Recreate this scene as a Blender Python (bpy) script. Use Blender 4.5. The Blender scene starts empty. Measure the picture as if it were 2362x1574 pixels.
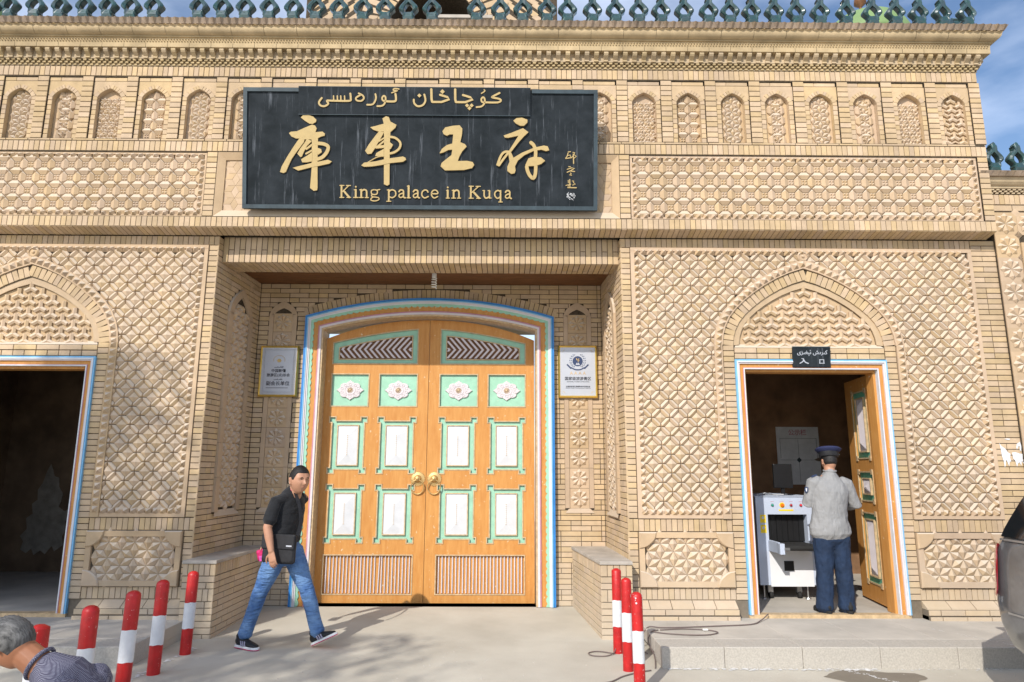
import bpy, math, random
from mathutils import Matrix, Vector
random.seed(7)
sc = bpy.context.scene
COL = sc.collection
R = math.radians
# ---------------------------------------------------------------- camera, world, sun, exposure
cd = bpy.data.cameras.new('camera'); cam = bpy.data.objects.new('camera', cd); COL.objects.link(cam); sc.camera = cam
cd.sensor_width = 36.0; cd.lens = 36 * 1560.0 / 2362; cd.clip_start = .05; cd.clip_end = 3000
def cam_matrix():
    yaw, pitch, roll = R(-.44), R(10.714), R(.1995)
    cy, sy, cp, sp, cr, sr = math.cos(yaw), math.sin(yaw), math.cos(pitch), math.sin(pitch), math.cos(roll), math.sin(roll)
    Ry = Matrix(((cy, 0, sy), (0, 1, 0), (-sy, 0, cy))); Rx = Matrix(((1, 0, 0), (0, cp, sp), (0, -sp, cp))); Rz = Matrix(((cr, -sr, 0), (sr, cr, 0), (0, 0, 1)))
    M = Rz @ Rx @ Ry
    r = Vector((M[0][0], M[0][2], -M[0][1])); u = -Vector((M[1][0], M[1][2], -M[1][1])); b = -Vector((M[2][0], M[2][2], -M[2][1]))
    return Matrix(((r.x, u.x, b.x, 0), (r.y, u.y, b.y, 0), (r.z, u.z, b.z, 1.68), (0, 0, 0, 1)))
cam.matrix_world = cam_matrix()
CI = cam.matrix_world.inverted()
SUN = Vector((-.51, -1.0, .80)).normalized()          # towards the sun
w = bpy.data.worlds.new("World"); sc.world = w; w.use_nodes = True
nt = w.node_tree; N = nt.nodes; L = nt.links; bg = N['Background']
sky = N.new('ShaderNodeTexSky'); sky.sky_type = 'NISHITA'; sky.sun_disc = False
sky.sun_elevation = math.asin(SUN.z); sky.sun_rotation = math.atan2(SUN.x, SUN.y) % (2 * math.pi)
sky.air_density = 1.0; sky.dust_density = .8; sky.ozone_density = 3.0
tc = N.new('ShaderNodeTexCoord'); mp = N.new('ShaderNodeMapping'); mp.inputs['Scale'].default_value = (1.0, 1.0, 2.6)
nz = N.new('ShaderNodeTexNoise'); nz.inputs['Scale'].default_value = 2.3; nz.inputs['Detail'].default_value = 7; nz.inputs['Roughness'].default_value = .52
cr_ = N.new('ShaderNodeValToRGB'); cr_.color_ramp.elements[0].position = .38; cr_.color_ramp.elements[1].position = .70
mx = N.new('ShaderNodeMixRGB'); mx.inputs[2].default_value = (8.0, 8.8, 10.4, 1)
mu = N.new('ShaderNodeMath'); mu.operation = 'MULTIPLY'; mu.inputs[1].default_value = .75
L.new(tc.outputs['Generated'], mp.inputs[0]); L.new(mp.outputs[0], nz.inputs['Vector']); L.new(nz.outputs['Fac'], cr_.inputs[0])
L.new(cr_.outputs[0], mu.inputs[0]); L.new(mu.outputs[0], mx.inputs[0]); L.new(sky.outputs[0], mx.inputs[1]); L.new(mx.outputs[0], bg.inputs[0])
bg.inputs['Strength'].default_value = .15
sl = bpy.data.lights.new('sun', 'SUN'); sl.energy = 3.95; sl.angle = R(.53); sl.color = (1, .945, .86)
so = bpy.data.objects.new('sun', sl); COL.objects.link(so); so.rotation_euler = SUN.to_track_quat('Z', 'Y').to_euler(); so.location = (-20, -30, 30)
sc.view_settings.view_transform = 'Standard'; sc.view_settings.look = 'None'; sc.view_settings.gamma = 1; sc.view_settings.use_curve_mapping = False
sc.view_settings.exposure = .2

# ---------------------------------------------------------------- materials
def mat(name, col, rough=.75, metal=0.0, var=.12, scale=6, rnd=0.0, col2=None, bump=0.0, bscale=60, spec=.4, emis=None, coat=0, stretch=None, dust=0.0, sheen=0, updust=0, chips=None, bstretch=None, bdist=.004):
    m = bpy.data.materials.new(name); m.use_nodes = True; t = m.node_tree; n = t.nodes; l = t.links
    b = n['Principled BSDF']; b.inputs['Roughness'].default_value = rough; b.inputs['Metallic'].default_value = metal
    b.inputs['Specular IOR Level'].default_value = spec; b.inputs['Coat Weight'].default_value = coat
    if sheen: b.inputs['Sheen Weight'].default_value = sheen
    g = n.new('ShaderNodeNewGeometry'); src = g.outputs['Position']
    if stretch:
        mpp = n.new('ShaderNodeMapping'); mpp.inputs['Scale'].default_value = stretch; l.new(src, mpp.inputs[0]); src = mpp.outputs[0]
    no = n.new('ShaderNodeTexNoise'); no.inputs['Scale'].default_value = scale; no.inputs['Detail'].default_value = 6; no.inputs['Roughness'].default_value = .6
    l.new(src, no.inputs['Vector'])
    c2 = col2 if col2 else tuple(max(0, c * (1 - var * 2.2)) for c in col)
    rp = n.new('ShaderNodeValToRGB'); rp.color_ramp.elements[0].position = .3; rp.color_ramp.elements[1].position = .68
    rp.color_ramp.elements[0].color = (*c2, 1); rp.color_ramp.elements[1].color = (*col, 1); l.new(no.outputs['Fac'], rp.inputs[0])
    out = rp.outputs[0]
    if rnd:
        oi = n.new('ShaderNodeObjectInfo'); at = n.new('ShaderNodeAttribute'); at.attribute_name = 'rnd'
        ad = n.new('ShaderNodeMath'); ad.operation = 'ADD'; l.new(oi.outputs['Random'], ad.inputs[0]); l.new(at.outputs['Fac'], ad.inputs[1])
        fr = n.new('ShaderNodeMath'); fr.operation = 'FRACT'; l.new(ad.outputs[0], fr.inputs[0])
        hs = n.new('ShaderNodeHueSaturation')
        r1 = n.new('ShaderNodeMapRange'); r1.inputs['To Min'].default_value = 1 - rnd; r1.inputs['To Max'].default_value = 1 + rnd * .55; l.new(fr.outputs[0], r1.inputs['Value'])
        m7 = n.new('ShaderNodeMath'); m7.operation = 'MULTIPLY'; m7.inputs[1].default_value = 7.31; l.new(fr.outputs[0], m7.inputs[0])
        f2 = n.new('ShaderNodeMath'); f2.operation = 'FRACT'; l.new(m7.outputs[0], f2.inputs[0])
        r2 = n.new('ShaderNodeMapRange'); r2.inputs['To Min'].default_value = .5 - rnd * .06; r2.inputs['To Max'].default_value = .5 + rnd * .02; l.new(f2.outputs[0], r2.inputs['Value'])
        r3 = n.new('ShaderNodeMapRange'); r3.inputs['To Min'].default_value = .9; r3.inputs['To Max'].default_value = 1.1; l.new(f2.outputs[0], r3.inputs['Value'])
        l.new(r1.outputs[0], hs.inputs['Value']); l.new(r2.outputs[0], hs.inputs['Hue']); l.new(r3.outputs[0], hs.inputs['Saturation']); l.new(out, hs.inputs['Color']); out = hs.outputs[0]
    if rnd:       # broad uneven weathering
        n4 = n.new('ShaderNodeTexNoise'); n4.inputs['Scale'].default_value = .9; n4.inputs['Detail'].default_value = 9; n4.inputs['Roughness'].default_value = .68; l.new(g.outputs['Position'], n4.inputs['Vector'])
        q4 = n.new('ShaderNodeMapRange'); q4.inputs['From Min'].default_value = .3; q4.inputs['From Max'].default_value = .7; q4.inputs['To Min'].default_value = .80; q4.inputs['To Max'].default_value = 1.08; l.new(n4.outputs['Fac'], q4.inputs['Value'])
        h4 = n.new('ShaderNodeHueSaturation'); l.new(q4.outputs[0], h4.inputs['Value']); l.new(out, h4.inputs['Color']); out = h4.outputs[0]
    if chips:     # small scuffs and chips in the paint
        n5 = n.new('ShaderNodeTexNoise'); n5.inputs['Scale'].default_value = chips[2]; n5.inputs['Detail'].default_value = 5; n5.inputs['Roughness'].default_value = .6; l.new(g.outputs['Position'], n5.inputs['Vector'])
        r5 = n.new('ShaderNodeMapRange'); r5.inputs['From Min'].default_value = chips[1]; r5.inputs['From Max'].default_value = chips[1] + .035; l.new(n5.outputs['Fac'], r5.inputs['Value'])
        m5 = n.new('ShaderNodeMixRGB'); m5.inputs[2].default_value = (*chips[0], 1); l.new(r5.outputs[0], m5.inputs[0]); l.new(out, m5.inputs[1]); out = m5.outputs[0]
    if updust:     # paler tint mixed in on the up-facing slopes of the carving
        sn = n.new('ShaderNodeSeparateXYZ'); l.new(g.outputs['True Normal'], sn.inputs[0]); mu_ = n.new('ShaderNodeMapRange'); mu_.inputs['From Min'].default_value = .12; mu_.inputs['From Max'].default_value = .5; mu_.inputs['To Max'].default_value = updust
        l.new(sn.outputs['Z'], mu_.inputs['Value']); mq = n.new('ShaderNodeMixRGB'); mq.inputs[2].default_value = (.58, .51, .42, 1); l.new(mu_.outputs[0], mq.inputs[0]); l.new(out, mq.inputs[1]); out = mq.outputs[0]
    if dust:       # pale cement bloom and dust on the lowest courses
        sp = n.new('ShaderNodeSeparateXYZ'); l.new(g.outputs['Position'], sp.inputs[0])
        n2 = n.new('ShaderNodeTexNoise'); n2.inputs['Scale'].default_value = 2.2; n2.inputs['Detail'].default_value = 8; n2.inputs['Roughness'].default_value = .7; l.new(g.outputs['Position'], n2.inputs['Vector'])
        ma = n.new('ShaderNodeMath'); ma.operation = 'MULTIPLY_ADD'; ma.inputs[1].default_value = -1.35; ma.inputs[2].default_value = .18; l.new(n2.outputs['Fac'], ma.inputs[0])
        ab = n.new('ShaderNodeMath'); ab.operation = 'ADD'; l.new(sp.outputs['Z'], ab.inputs[0]); l.new(ma.outputs[0], ab.inputs[1])
        mr = n.new('ShaderNodeMapRange'); mr.inputs['From Min'].default_value = .45; mr.inputs['From Max'].default_value = -.55; mr.inputs['To Min'].default_value = 0; mr.inputs['To Max'].default_value = dust; l.new(ab.outputs[0], mr.inputs['Value'])
        mm = n.new('ShaderNodeMixRGB'); mm.inputs[2].default_value = (.50, .43, .34, 1); l.new(mr.outputs[0], mm.inputs[0]); l.new(out, mm.inputs[1]); out = mm.outputs[0]
    l.new(out, b.inputs['Base Color'])
    if emis: b.inputs['Emission Color'].default_value = (*emis, 1); b.inputs['Emission Strength'].default_value = 1
    if bump:
        nb = n.new('ShaderNodeTexNoise'); nb.inputs['Scale'].default_value = bscale; nb.inputs['Detail'].default_value = 5; 
        if bstretch: mb_ = n.new('ShaderNodeMapping'); mb_.inputs['Scale'].default_value = bstretch; l.new(g.outputs['Position'], mb_.inputs[0]); l.new(mb_.outputs[0], nb.inputs['Vector'])
        else: l.new(src, nb.inputs['Vector'])
        bu = n.new('ShaderNodeBump'); bu.inputs['Strength'].default_value = bump; bu.inputs['Distance'].default_value = bdist; l.new(nb.outputs['Fac'], bu.inputs['Height']); l.new(bu.outputs[0], b.inputs['Normal'])
    return m
M_ = {}
def dm(k, *a, **kw): M_[k] = mat(k, *a, **kw)
dm('brick', (.585, .436, .270), .85, rnd=.12, var=.07, scale=9, bump=.5, bscale=90, spec=.2, dust=.75)
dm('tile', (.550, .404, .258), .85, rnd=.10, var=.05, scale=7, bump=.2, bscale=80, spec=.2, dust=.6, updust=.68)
dm('cornice', (.575, .445, .27), .85, rnd=.08, var=.14, scale=5, bump=.4, bscale=70, spec=.2)
dm('saw', (.48, .37, .27), .85, rnd=.10, var=.2, scale=5, bump=.4, spec=.2)
dm('mortar', (.10, .078, .055), .95, var=.25, scale=30, spec=.1, dust=.35)
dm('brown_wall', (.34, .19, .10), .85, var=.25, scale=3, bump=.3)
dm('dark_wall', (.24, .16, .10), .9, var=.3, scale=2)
dm('plaster', (.34, .30, .25), .9, var=.2, scale=8)
dm('wood', (.58, .285, .08), .55, var=.14, scale=4, col2=(.49, .205, .045), stretch=(7, 7, 1.0), bump=.3, bscale=30, spec=.35, chips=((.66, .50, .32), .655, 22))
dm('wood_h', (.57, .215, .03), .42, var=.14, scale=5, col2=(.42, .135, .016), stretch=(1, 9, 9), bump=.25, bscale=30, spec=.45)
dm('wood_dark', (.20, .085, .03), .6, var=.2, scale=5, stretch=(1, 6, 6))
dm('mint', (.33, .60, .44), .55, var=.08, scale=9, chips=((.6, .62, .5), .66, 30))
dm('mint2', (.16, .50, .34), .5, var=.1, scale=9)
dm('blue', (.03, .22, .58), .45, var=.1, scale=9)
dm('sky_blue', (.20, .48, .75), .45, var=.1, scale=9)
dm('white', (.64, .65, .67), .5, var=.05, scale=9)
dm('palepink', (.66, .60, .62), .5, var=.05, scale=8)
dm('pink', (.55, .25, .31), .5, var=.1, scale=8)
dm('trim', (.62, .45, .26), .5, var=.18, scale=20)
dm('gilt', (.68, .47, .17), .45, var=.12, scale=12, spec=.5)
dm('brass', (.66, .45, .19), .45, metal=.6, var=.1, scale=20)
dm('goldframe', (.85, .60, .14), .28, metal=.75, var=.03)
dm('slate', (.010, .014, .017), .75, var=.1, scale=5, col2=(.026, .032, .038), bump=.15, spec=.15)
dm('slate_edge', (.045, .07, .085), .5, var=.2, scale=8)
dm('plate', (.50, .52, .57), .4, metal=.25, var=.05, scale=3)
dm('ink', (.03, .03, .04), .6, var=0)
dm('navyink', (.03, .05, .12), .6, var=0)
dm('goldletter', (.50, .365, .155), .55, var=.06, scale=14)
dm('glaze', (.010, .060, .052), .32, var=.35, scale=14, col2=(.025, .045, .055), spec=.5, coat=.6)
dm('red', (.52, .014, .014), .42, var=.15, scale=12, spec=.45, bump=.35, bscale=45, chips=((.62, .40, .36), .665, 55))
dm('pwhite', (.72, .73, .75), .5, var=.08, scale=9, bump=.3, bscale=45, chips=((.35, .30, .27), .68, 50))
dm('concrete', (.53, .495, .42), .9, var=.10, scale=1.1, col2=(.42, .385, .32), bump=.5, bscale=120, spec=.2)
dm('granite', (.49, .455, .40), .8, var=.13, scale=70, bump=.5, bscale=150, spec=.25)
dm('slab', (.52, .48, .42), .85, var=.12, scale=2.0, bump=.35, bscale=130, spec=.25)
dm('cap', (.47, .42, .36), .9, var=.15, scale=4, bump=.5, bscale=70)
dm('skin', (.46, .235, .145), .5, var=.05, scale=15, bump=.05)
dm('skin2', (.36, .15, .075), .5, var=.08, scale=15, bump=.1)
dm('hair', (.016, .013, .012), .55, var=.3, scale=80, bump=.8, bscale=250)
dm('greyhair', (.15, .145, .14), .6, var=.3, scale=45, col2=(.016, .016, .016), stretch=(.45, 3, .45), bump=.5, bscale=120)
dm('tshirt', (.012, .013, .016), .9, var=.2, scale=8, bump=1.0, bscale=8, bstretch=(1.2, 1.2, 2.2), bdist=.025, sheen=.1)
dm('jeans', (.15, .27, .48), .85, var=.2, scale=5.5, col2=(.030, .09, .25), bump=1.0, bscale=9, bstretch=(1.2, 1.2, 4.5), bdist=.03)
dm('uniform', (.28, .278, .278), .8, var=.06, scale=8, bump=1.0, bscale=7, bstretch=(2.6, 1.5, .9), bdist=.03)
dm('navy', (.014, .032, .075), .85, var=.2, scale=9, bump=1.0, bscale=7, bstretch=(2.2, 2.2, .8), bdist=.03)
dm('cap_navy', (.022, .028, .085), .8, var=.1)
dm('black', (.012, .012, .013), .45, var=.1)
dm('nylon', (.018, .018, .021), .6, var=.2, scale=20, bump=.4, bscale=150)
dm('rubber', (.02, .02, .02), .8, var=.1)
dm('sole', (.75, .75, .75), .5, var=.03)
dm('grey_stripe', (.36, .34, .44), .5, var=.03)
dm('magenta', (.62, .02, .14), .4, var=.2, scale=30)
dm('pinkpack', (.70, .10, .42), .4, var=.2, scale=30)
dm('machine', (.50, .56, .68), .4, var=.03)
dm('machine_white', (.74, .75, .77), .4, var=.02)
dm('yellow', (.85, .62, .03), .5, var=.03)
dm('green_btn', (.02, .35, .25), .3, var=0)
dm('red_btn', (.75, .03, .05), .3, var=0)
dm('orange_btn', (.85, .16, .01), .3, var=0)
dm('steel', (.5, .5, .5), .3, metal=.8, var=.05)
dm('carpaint', (.21, .215, .225), .3, metal=.35, var=.1, scale=4, coat=.7, col2=(.12, .12, .125))
dm('glass', (.01, .012, .014), .06, var=0, spec=.8)
dm('taillight', (.55, .01, .02), .12, var=.1, spec=.8, coat=1)
dm('bulb', (.82, .82, .78), .3, var=0)
dm('green_dome', (.19, .29, .11), .6, var=.1, scale=2)
dm('bark', (.12, .08, .05), .9, var=.3, scale=10)
dm('leaf', (.05, .11, .03), .7, var=.3, scale=3)
dm('wet', (.21, .18, .14), .6, var=.1, scale=4)
dm('lime', (.72, .71, .69), .9, var=.1, scale=30)
dm('poster', (.75, .76, .78), .7, var=.05)
dm('cable', (.17, .13, .12), .6, var=.1)
dm('lip', (.36, .13, .10), .5, var=0)
dm('eye', (.7, .68, .66), .3, var=0)
# checked shirt of the crouching man
m = M_['shirtdots'] = bpy.data.materials.new('shirtdots'); m.use_nodes = True; n = m.node_tree.nodes; l = m.node_tree.links; b = n['Principled BSDF']; b.inputs['Roughness'].default_value = .85
tcc = n.new('ShaderNodeTexCoord'); vo = n.new('ShaderNodeTexVoronoi'); vo.inputs['Scale'].default_value = 215; vo.inputs['Randomness'].default_value = 0
rr = n.new('ShaderNodeValToRGB'); rr.color_ramp.elements[0].position = .22; rr.color_ramp.elements[1].position = .42; rr.color_ramp.elements[0].color = (.38, .39, .47, 1); rr.color_ramp.elements[1].color = (.055, .05, .085, 1)
l.new(tcc.outputs['Object'], vo.inputs['Vector']); l.new(vo.outputs['Distance'], rr.inputs[0]); l.new(rr.outputs[0], b.inputs['Base Color'])
# slate sign: add pale rain streaks of their own shape
def streaks(m, xs, top, bot):
    n = m.node_tree.nodes; l = m.node_tree.links; b = n['Principled BSDF']; src = b.inputs['Base Color'].links[0].from_socket
    g = n.new('ShaderNodeNewGeometry'); mpp = n.new('ShaderNodeMapping'); mpp.inputs['Scale'].default_value = (16, 4, .45); l.new(g.outputs['Position'], mpp.inputs[0])
    no = n.new('ShaderNodeTexNoise'); no.inputs['Scale'].default_value = 1.6; no.inputs['Detail'].default_value = 9; no.inputs['Roughness'].default_value = .72; l.new(mpp.outputs[0], no.inputs['Vector'])
    rp = n.new('ShaderNodeValToRGB'); rp.color_ramp.elements[0].position = .57; rp.color_ramp.elements[1].position = .82; l.new(no.outputs['Fac'], rp.inputs[0])
    mm = n.new('ShaderNodeMixRGB'); mm.inputs[2].default_value = (.20, .22, .25, 1); l.new(rp.outputs[0], mm.inputs[0]); l.new(src, mm.inputs[1]); l.new(mm.outputs[0], b.inputs['Base Color'])
streaks(M_['slate'], None, None, None)

# ---------------------------------------------------------------- mesh helpers
def par(o, p):
    o.parent = p; o.matrix_parent_inverse = Matrix.Translation(-p.location)
class MB:
    def __init__(s): s.v = []; s.f = []; s.r = []
    def add(s, vs, fs, M=None, rnd=0.0):
        o = len(s.v)
        s.v += [tuple(M @ Vector(p)) for p in vs] if M is not None else [tuple(p) for p in vs]
        for f in fs: s.f.append(tuple(i + o for i in f)); s.r.append(rnd)
    def box(s, x0, x1, y0, y1, z0, z1, M=None, rnd=0.0):
        vs = [(x0, y0, z0), (x1, y0, z0), (x1, y1, z0), (x0, y1, z0), (x0, y0, z1), (x1, y0, z1), (x1, y1, z1), (x0, y1, z1)]
        s.add(vs, [(0, 3, 2, 1), (4, 5, 6, 7), (0, 1, 5, 4), (1, 2, 6, 5), (2, 3, 7, 6), (3, 0, 4, 7)], M, rnd)
    def cbox(s, x0, x1, y0, y1, z0, z1, c=.01, M=None):   # chamfered box
        vs = []; 
        for z, i in ((z0, c), (z0 + c, 0), (z1 - c, 0), (z1, c)):
            vs += [(x0 + i + c, y0 + i, z), (x1 - i - c, y0 + i, z), (x1 - i, y0 + i + c, z), (x1 - i, y1 - i - c, z), (x1 - i - c, y1 - i, z), (x0 + i + c, y1 - i, z), (x0 + i, y1 - i - c, z), (x0 + i, y0 + i + c, z)]
        fs = [tuple(range(7, -1, -1)), tuple(range(24, 32))]
        for k in range(3):
            for j in range(8): fs.append((k * 8 + j, k * 8 + (j + 1) % 8, k * 8 + 8 + (j + 1) % 8, k * 8 + 8 + j))
        s.add(vs, fs, M)
    def prism(s, poly, n0, n1, M=None, rnd=0.0, bevel=0.0):  # polygon in (u,v) extruded along n, CCW seen from +n
        k = len(poly); A = sum(poly[i][0] * poly[(i + 1) % k][1] - poly[(i + 1) % k][0] * poly[i][1] for i in range(k))
        if A < 0: poly = poly[::-1]
        vs = [(p[0], p[1], n0) for p in poly] + [(p[0], p[1], n1 - bevel) for p in poly]; fs = [tuple(range(k - 1, -1, -1))]
        for i in range(k): fs.append((i, (i + 1) % k, k + (i + 1) % k, k + i))
        if bevel:
            cx = sum(p[0] for p in poly) / k; cy = sum(p[1] for p in poly) / k
            for p in poly:
                d = math.hypot(p[0] - cx, p[1] - cy) or 1; q = max(0, 1 - bevel * 1.2 / d); vs.append((cx + (p[0] - cx) * q, cy + (p[1] - cy) * q, n1))
            for i in range(k): fs.append((k + i, k + (i + 1) % k, 2 * k + (i + 1) % k, 2 * k + i))
            fs.append(tuple(range(2 * k, 3 * k)))
        else: fs.append(tuple(range(k, 2 * k)))
        s.add(vs, fs, M, rnd)
    def lathe(s, prof, n=24, M=None):   # profile (r,z)
        vs = []; fs = []
        for r, z in prof:
            for i in range(n): a = 2 * math.pi * i / n; vs.append((r * math.cos(a), r * math.sin(a), z))
        for k in range(len(prof) - 1):
            for i in range(n): fs.append((k * n + i, k * n + (i + 1) % n, (k + 1) * n + (i + 1) % n, (k + 1) * n + i))
        fs.append(tuple(range(n - 1, -1, -1))); fs.append(tuple((len(prof) - 1) * n + i for i in range(n)))
        s.add(vs, fs, M)
    def tube(s, pts, r, n=8, M=None, closed=False):
        pts = [Vector(p) for p in pts]; K = len(pts); rs = r if isinstance(r, (list, tuple)) else [r] * K; vs = []; fs = []; up = None
        for i, p in enumerate(pts):
            t = ((pts[(i + 1) % K] - pts[i - 1]) if closed else (pts[min(i + 1, K - 1)] - pts[max(i - 1, 0)])).normalized()
            if up is None: up = Vector((0, 0, 1)) if abs(t.z) < .9 else Vector((1, 0, 0))
            a = t.cross(up).normalized(); bb = a.cross(t).normalized(); up = bb
            for j in range(n): q = 2 * math.pi * j / n; vs.append(p + (a * math.cos(q) + bb * math.sin(q)) * rs[i])
        for i in range(K if closed else K - 1):
            i2 = (i + 1) % K
            for j in range(n): fs.append((i * n + j, i2 * n + j, i2 * n + (j + 1) % n, i * n + (j + 1) % n))
        if not closed: fs.append(tuple(range(n))); fs.append(tuple((K - 1) * n + j for j in range(n - 1, -1, -1)))
        s.add(vs, fs, M)
    def loft(s, rings, n=16, M=None):   # rings: (centre, ra, rb, side vector)
        cs = [Vector(r[0]) for r in rings]; K = len(rings)
        t0 = (cs[1] - cs[0]).normalized(); t1 = (cs[-1] - cs[-2]).normalized(); ex = []
        def rg(c, ra, rb, side, t):
            a = (side - t * side.dot(t)).normalized(); b2 = t.cross(a)
            return [c + a * ra * math.cos(2 * math.pi * j / n) + b2 * rb * math.sin(2 * math.pi * j / n) for j in range(n)]
        R0 = rings[0]; R1 = rings[-1]; sd = Vector(R0[3]); m0 = min(R0[1], R0[2]); m1 = min(R1[1], R1[2])
        for q in (.15, .6): ex.append(rg(cs[0] - t0 * m0 * math.sqrt(1 - q * q) * .9, R0[1] * q, R0[2] * q, sd, t0))
        for i, r in enumerate(rings):
            t = (cs[min(i + 1, K - 1)] - cs[max(i - 1, 0)]).normalized(); ex.append(rg(cs[i], r[1], r[2], Vector(r[3]), t))
        for q in (.6, .15): ex.append(rg(cs[-1] + t1 * m1 * math.sqrt(1 - q * q) * .9, R1[1] * q, R1[2] * q, Vector(R1[3]), t1))
        vs = [p for e in ex for p in e]; fs = []
        for i in range(len(ex) - 1):
            for j in range(n): fs.append((i * n + j, i * n + (j + 1) % n, (i + 1) * n + (j + 1) % n, (i + 1) * n + j))
        fs.append(tuple(range(n - 1, -1, -1))); fs.append(tuple((len(ex) - 1) * n + j for j in range(n)))
        s.add(vs, fs, M)
    def mesh(s, name, m, smooth=False, rnd=False):
        me = bpy.data.meshes.new(name); me.from_pydata(s.v, [], s.f); me.update()
        if m: me.materials.append(M_[m])
        if smooth: me.polygons.foreach_set('use_smooth', [True] * len(me.polygons))
        if rnd:
            a = me.attributes.new('rnd', 'FLOAT', 'FACE'); a.data.foreach_set('value', s.r)
        return me
    def obj(s, name, m, parent=None, smooth=False, rnd=False, **kw):
        o = bpy.data.objects.new(name, s.mesh(name, m, smooth, rnd)); COL.objects.link(o)
        if parent is not None: par(o, parent)
        for k, v in kw.items(): o[k] = v
        return o
def thing(name, label, cat, loc=(0, 0, 0), group=None, mesh=None):
    o = bpy.data.objects.new(name, mesh); COL.objects.link(o); o['label'] = label; o['category'] = cat
    o.location = loc
    if mesh is None: o.empty_display_size = .2
    if group: o['group'] = group
    return o
def frame(o, u, v, n):
    o, u, v, n = map(Vector, (o, u, v, n))
    return Matrix(((u.x, v.x, n.x, o.x), (u.y, v.y, n.y, o.y), (u.z, v.z, n.z, o.z), (0, 0, 0, 1)))
def front(y): return frame((0, y, 0), (1, 0, 0), (0, 0, 1), (0, -1, 0))
def T(u, v, n=0, rot=0): return Matrix.Translation((u, v, n)) @ Matrix.Rotation(rot, 4, 'Z')
def proj(p):   # pixel of a world point, 1024 wide
    q = CI @ p
    if q.z > -.1: return None
    s = 1560 / 2362 * 1024; return (512 + s * q.x / -q.z, 341 - s * q.y / -q.z)
def smooth_sharp(o, ang=40):
    pass

# ---------------------------------------------------------------- pieces: the 300 that show largest of each kind become objects, the rest one joined part
LIB = {}; PUT = {}
def lib(key, vs, fs, m): LIB[key] = (vs, fs, m)
def put(parent, kind, key, M):
    vs = LIB[key][0]; ps = [proj(M @ Vector(v)) for v in vs[:4] + vs[-3:]]
    if any(p is None for p in ps): area = 0
    else:
        xs = [p[0] for p in ps]; ys = [p[1] for p in ps]; cx = sum(xs) / len(xs); cy = sum(ys) / len(ys)
        area = (max(xs) - min(xs) + .5) * (max(ys) - min(ys) + .5)
        if cx < -60 or cx > 1084 or cy < -50 or cy > 730: area *= 1e-3
    PUT.setdefault((parent.name, kind), [parent, []])[1].append((area, key, M))
FIELD = {'brick': 'brickwork', 'soldier_brick': 'soldier_brickwork', 'carved_bar_tile': 'carved_bar_field', 'diamond_tile': 'diamond_tile_field', 'sawtooth_tile': 'sawtooth_edging', 'small_brick': 'small_brickwork', 'arch_brick': 'arch_brickwork', 'kite_tile': 'kite_tile_field', 'stud_tile': 'stud_tile_field', 'ridge_tile': 'ridge_tile_field', 'corbel': 'corbel_row'}
def flush():
    meshes = {}
    for (pn, kind), (parent, lst) in PUT.items():
        lst.sort(key=lambda t: -t[0]); ind = lst[:297]; rest = lst[297:]
        for a, key, M in ind:
            if key not in meshes:
                vs, fs, m = LIB[key]; b = MB(); b.add(vs, fs); meshes[key] = b.mesh(kind, m)
            o = bpy.data.objects.new(kind, meshes[key]); COL.objects.link(o); par(o, parent); o.matrix_basis = M
        if rest:
            bym = {}
            for a, key, M in rest:
                vs, fs, m = LIB[key]; bym.setdefault(m, MB()).add(vs, fs, M, random.random())
            for m, b in bym.items(): b.obj(FIELD.get(kind, kind + '_field'), m, parent, rnd=True, kind='stuff')
def rbrick(l, h, m='brick', d=.02, c=.003):
    key = ('b', round(l, 3), round(h, 3), m, d)
    if key not in LIB:
        a, b = l / 2, h / 2
        vs = [(-a, -b, -d), (a, -b, -d), (a, b, -d), (-a, b, -d), (-a, -b, -c), (a, -b, -c), (a, b, -c), (-a, b, -c), (-a + c, -b + c, 0), (a - c, -b + c, 0), (a - c, b - c, 0), (-a + c, b - c, 0)]
        fs = [(8, 9, 10, 11)] + [(i, (i + 1) % 4, 4 + (i + 1) % 4, 4 + i) for i in range(4)] + [(4 + i, 4 + (i + 1) % 4, 8 + (i + 1) % 4, 8 + i) for i in range(4)]
        lib(key, vs, fs, m)
    return key
J = .0075   # joint
def wob(): return random.uniform(-.0018, .0014)
def bricks(P, F, u0, u1, v0, v1, Lb=.26, H=.065, holes=None, kind='brick', m='brick', headers=True):
    rows = max(1, round((v1 - v0) / H)); h = (v1 - v0) / rows      # holes(v) -> intervals of u left open in the course at height v
    for r in range(rows):
        v = v0 + (r + .5) * h; segs = []; x = u0
        if r % 2: x = min(u1, u0 + Lb / 2); segs.append((u0, x))
        while x < u1 - .005:
            e = min(u1, x + (Lb if not (headers and random.random() < .28) else Lb / 2))
            if u1 - e < .05: e = u1
            segs.append((x, e)); x = e
        for ha, hb in (holes(v) if holes else ()):
            ns = []
            for a_, b_ in segs:
                if b_ <= ha or a_ >= hb: ns.append((a_, b_)); continue
                if a_ < ha: ns.append((a_, ha))
                if b_ > hb: ns.append((hb, b_))
            segs = ns
        for a_, b_ in segs:
            if b_ - a_ > .018: put(P, kind, rbrick(round(b_ - a_ - J, 3), round(h - J, 4), m), F @ T((a_ + b_) / 2, v, wob()))
def stack(P, F, u0, u1, v0, v1, H=.065, kind='brick', m='brick'):   # one brick per course
    bricks(P, F, u0, u1, v0, v1, Lb=99, H=H, kind=kind, m=m, headers=False) if False else None
    rows = max(1, round((v1 - v0) / H)); h = (v1 - v0) / rows
    for r in range(rows): put(P, kind, rbrick(round(u1 - u0 - J * .6, 3), round(h - J, 4), m), F @ T((u0 + u1) / 2, v0 + (r + .5) * h, wob()))
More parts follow.
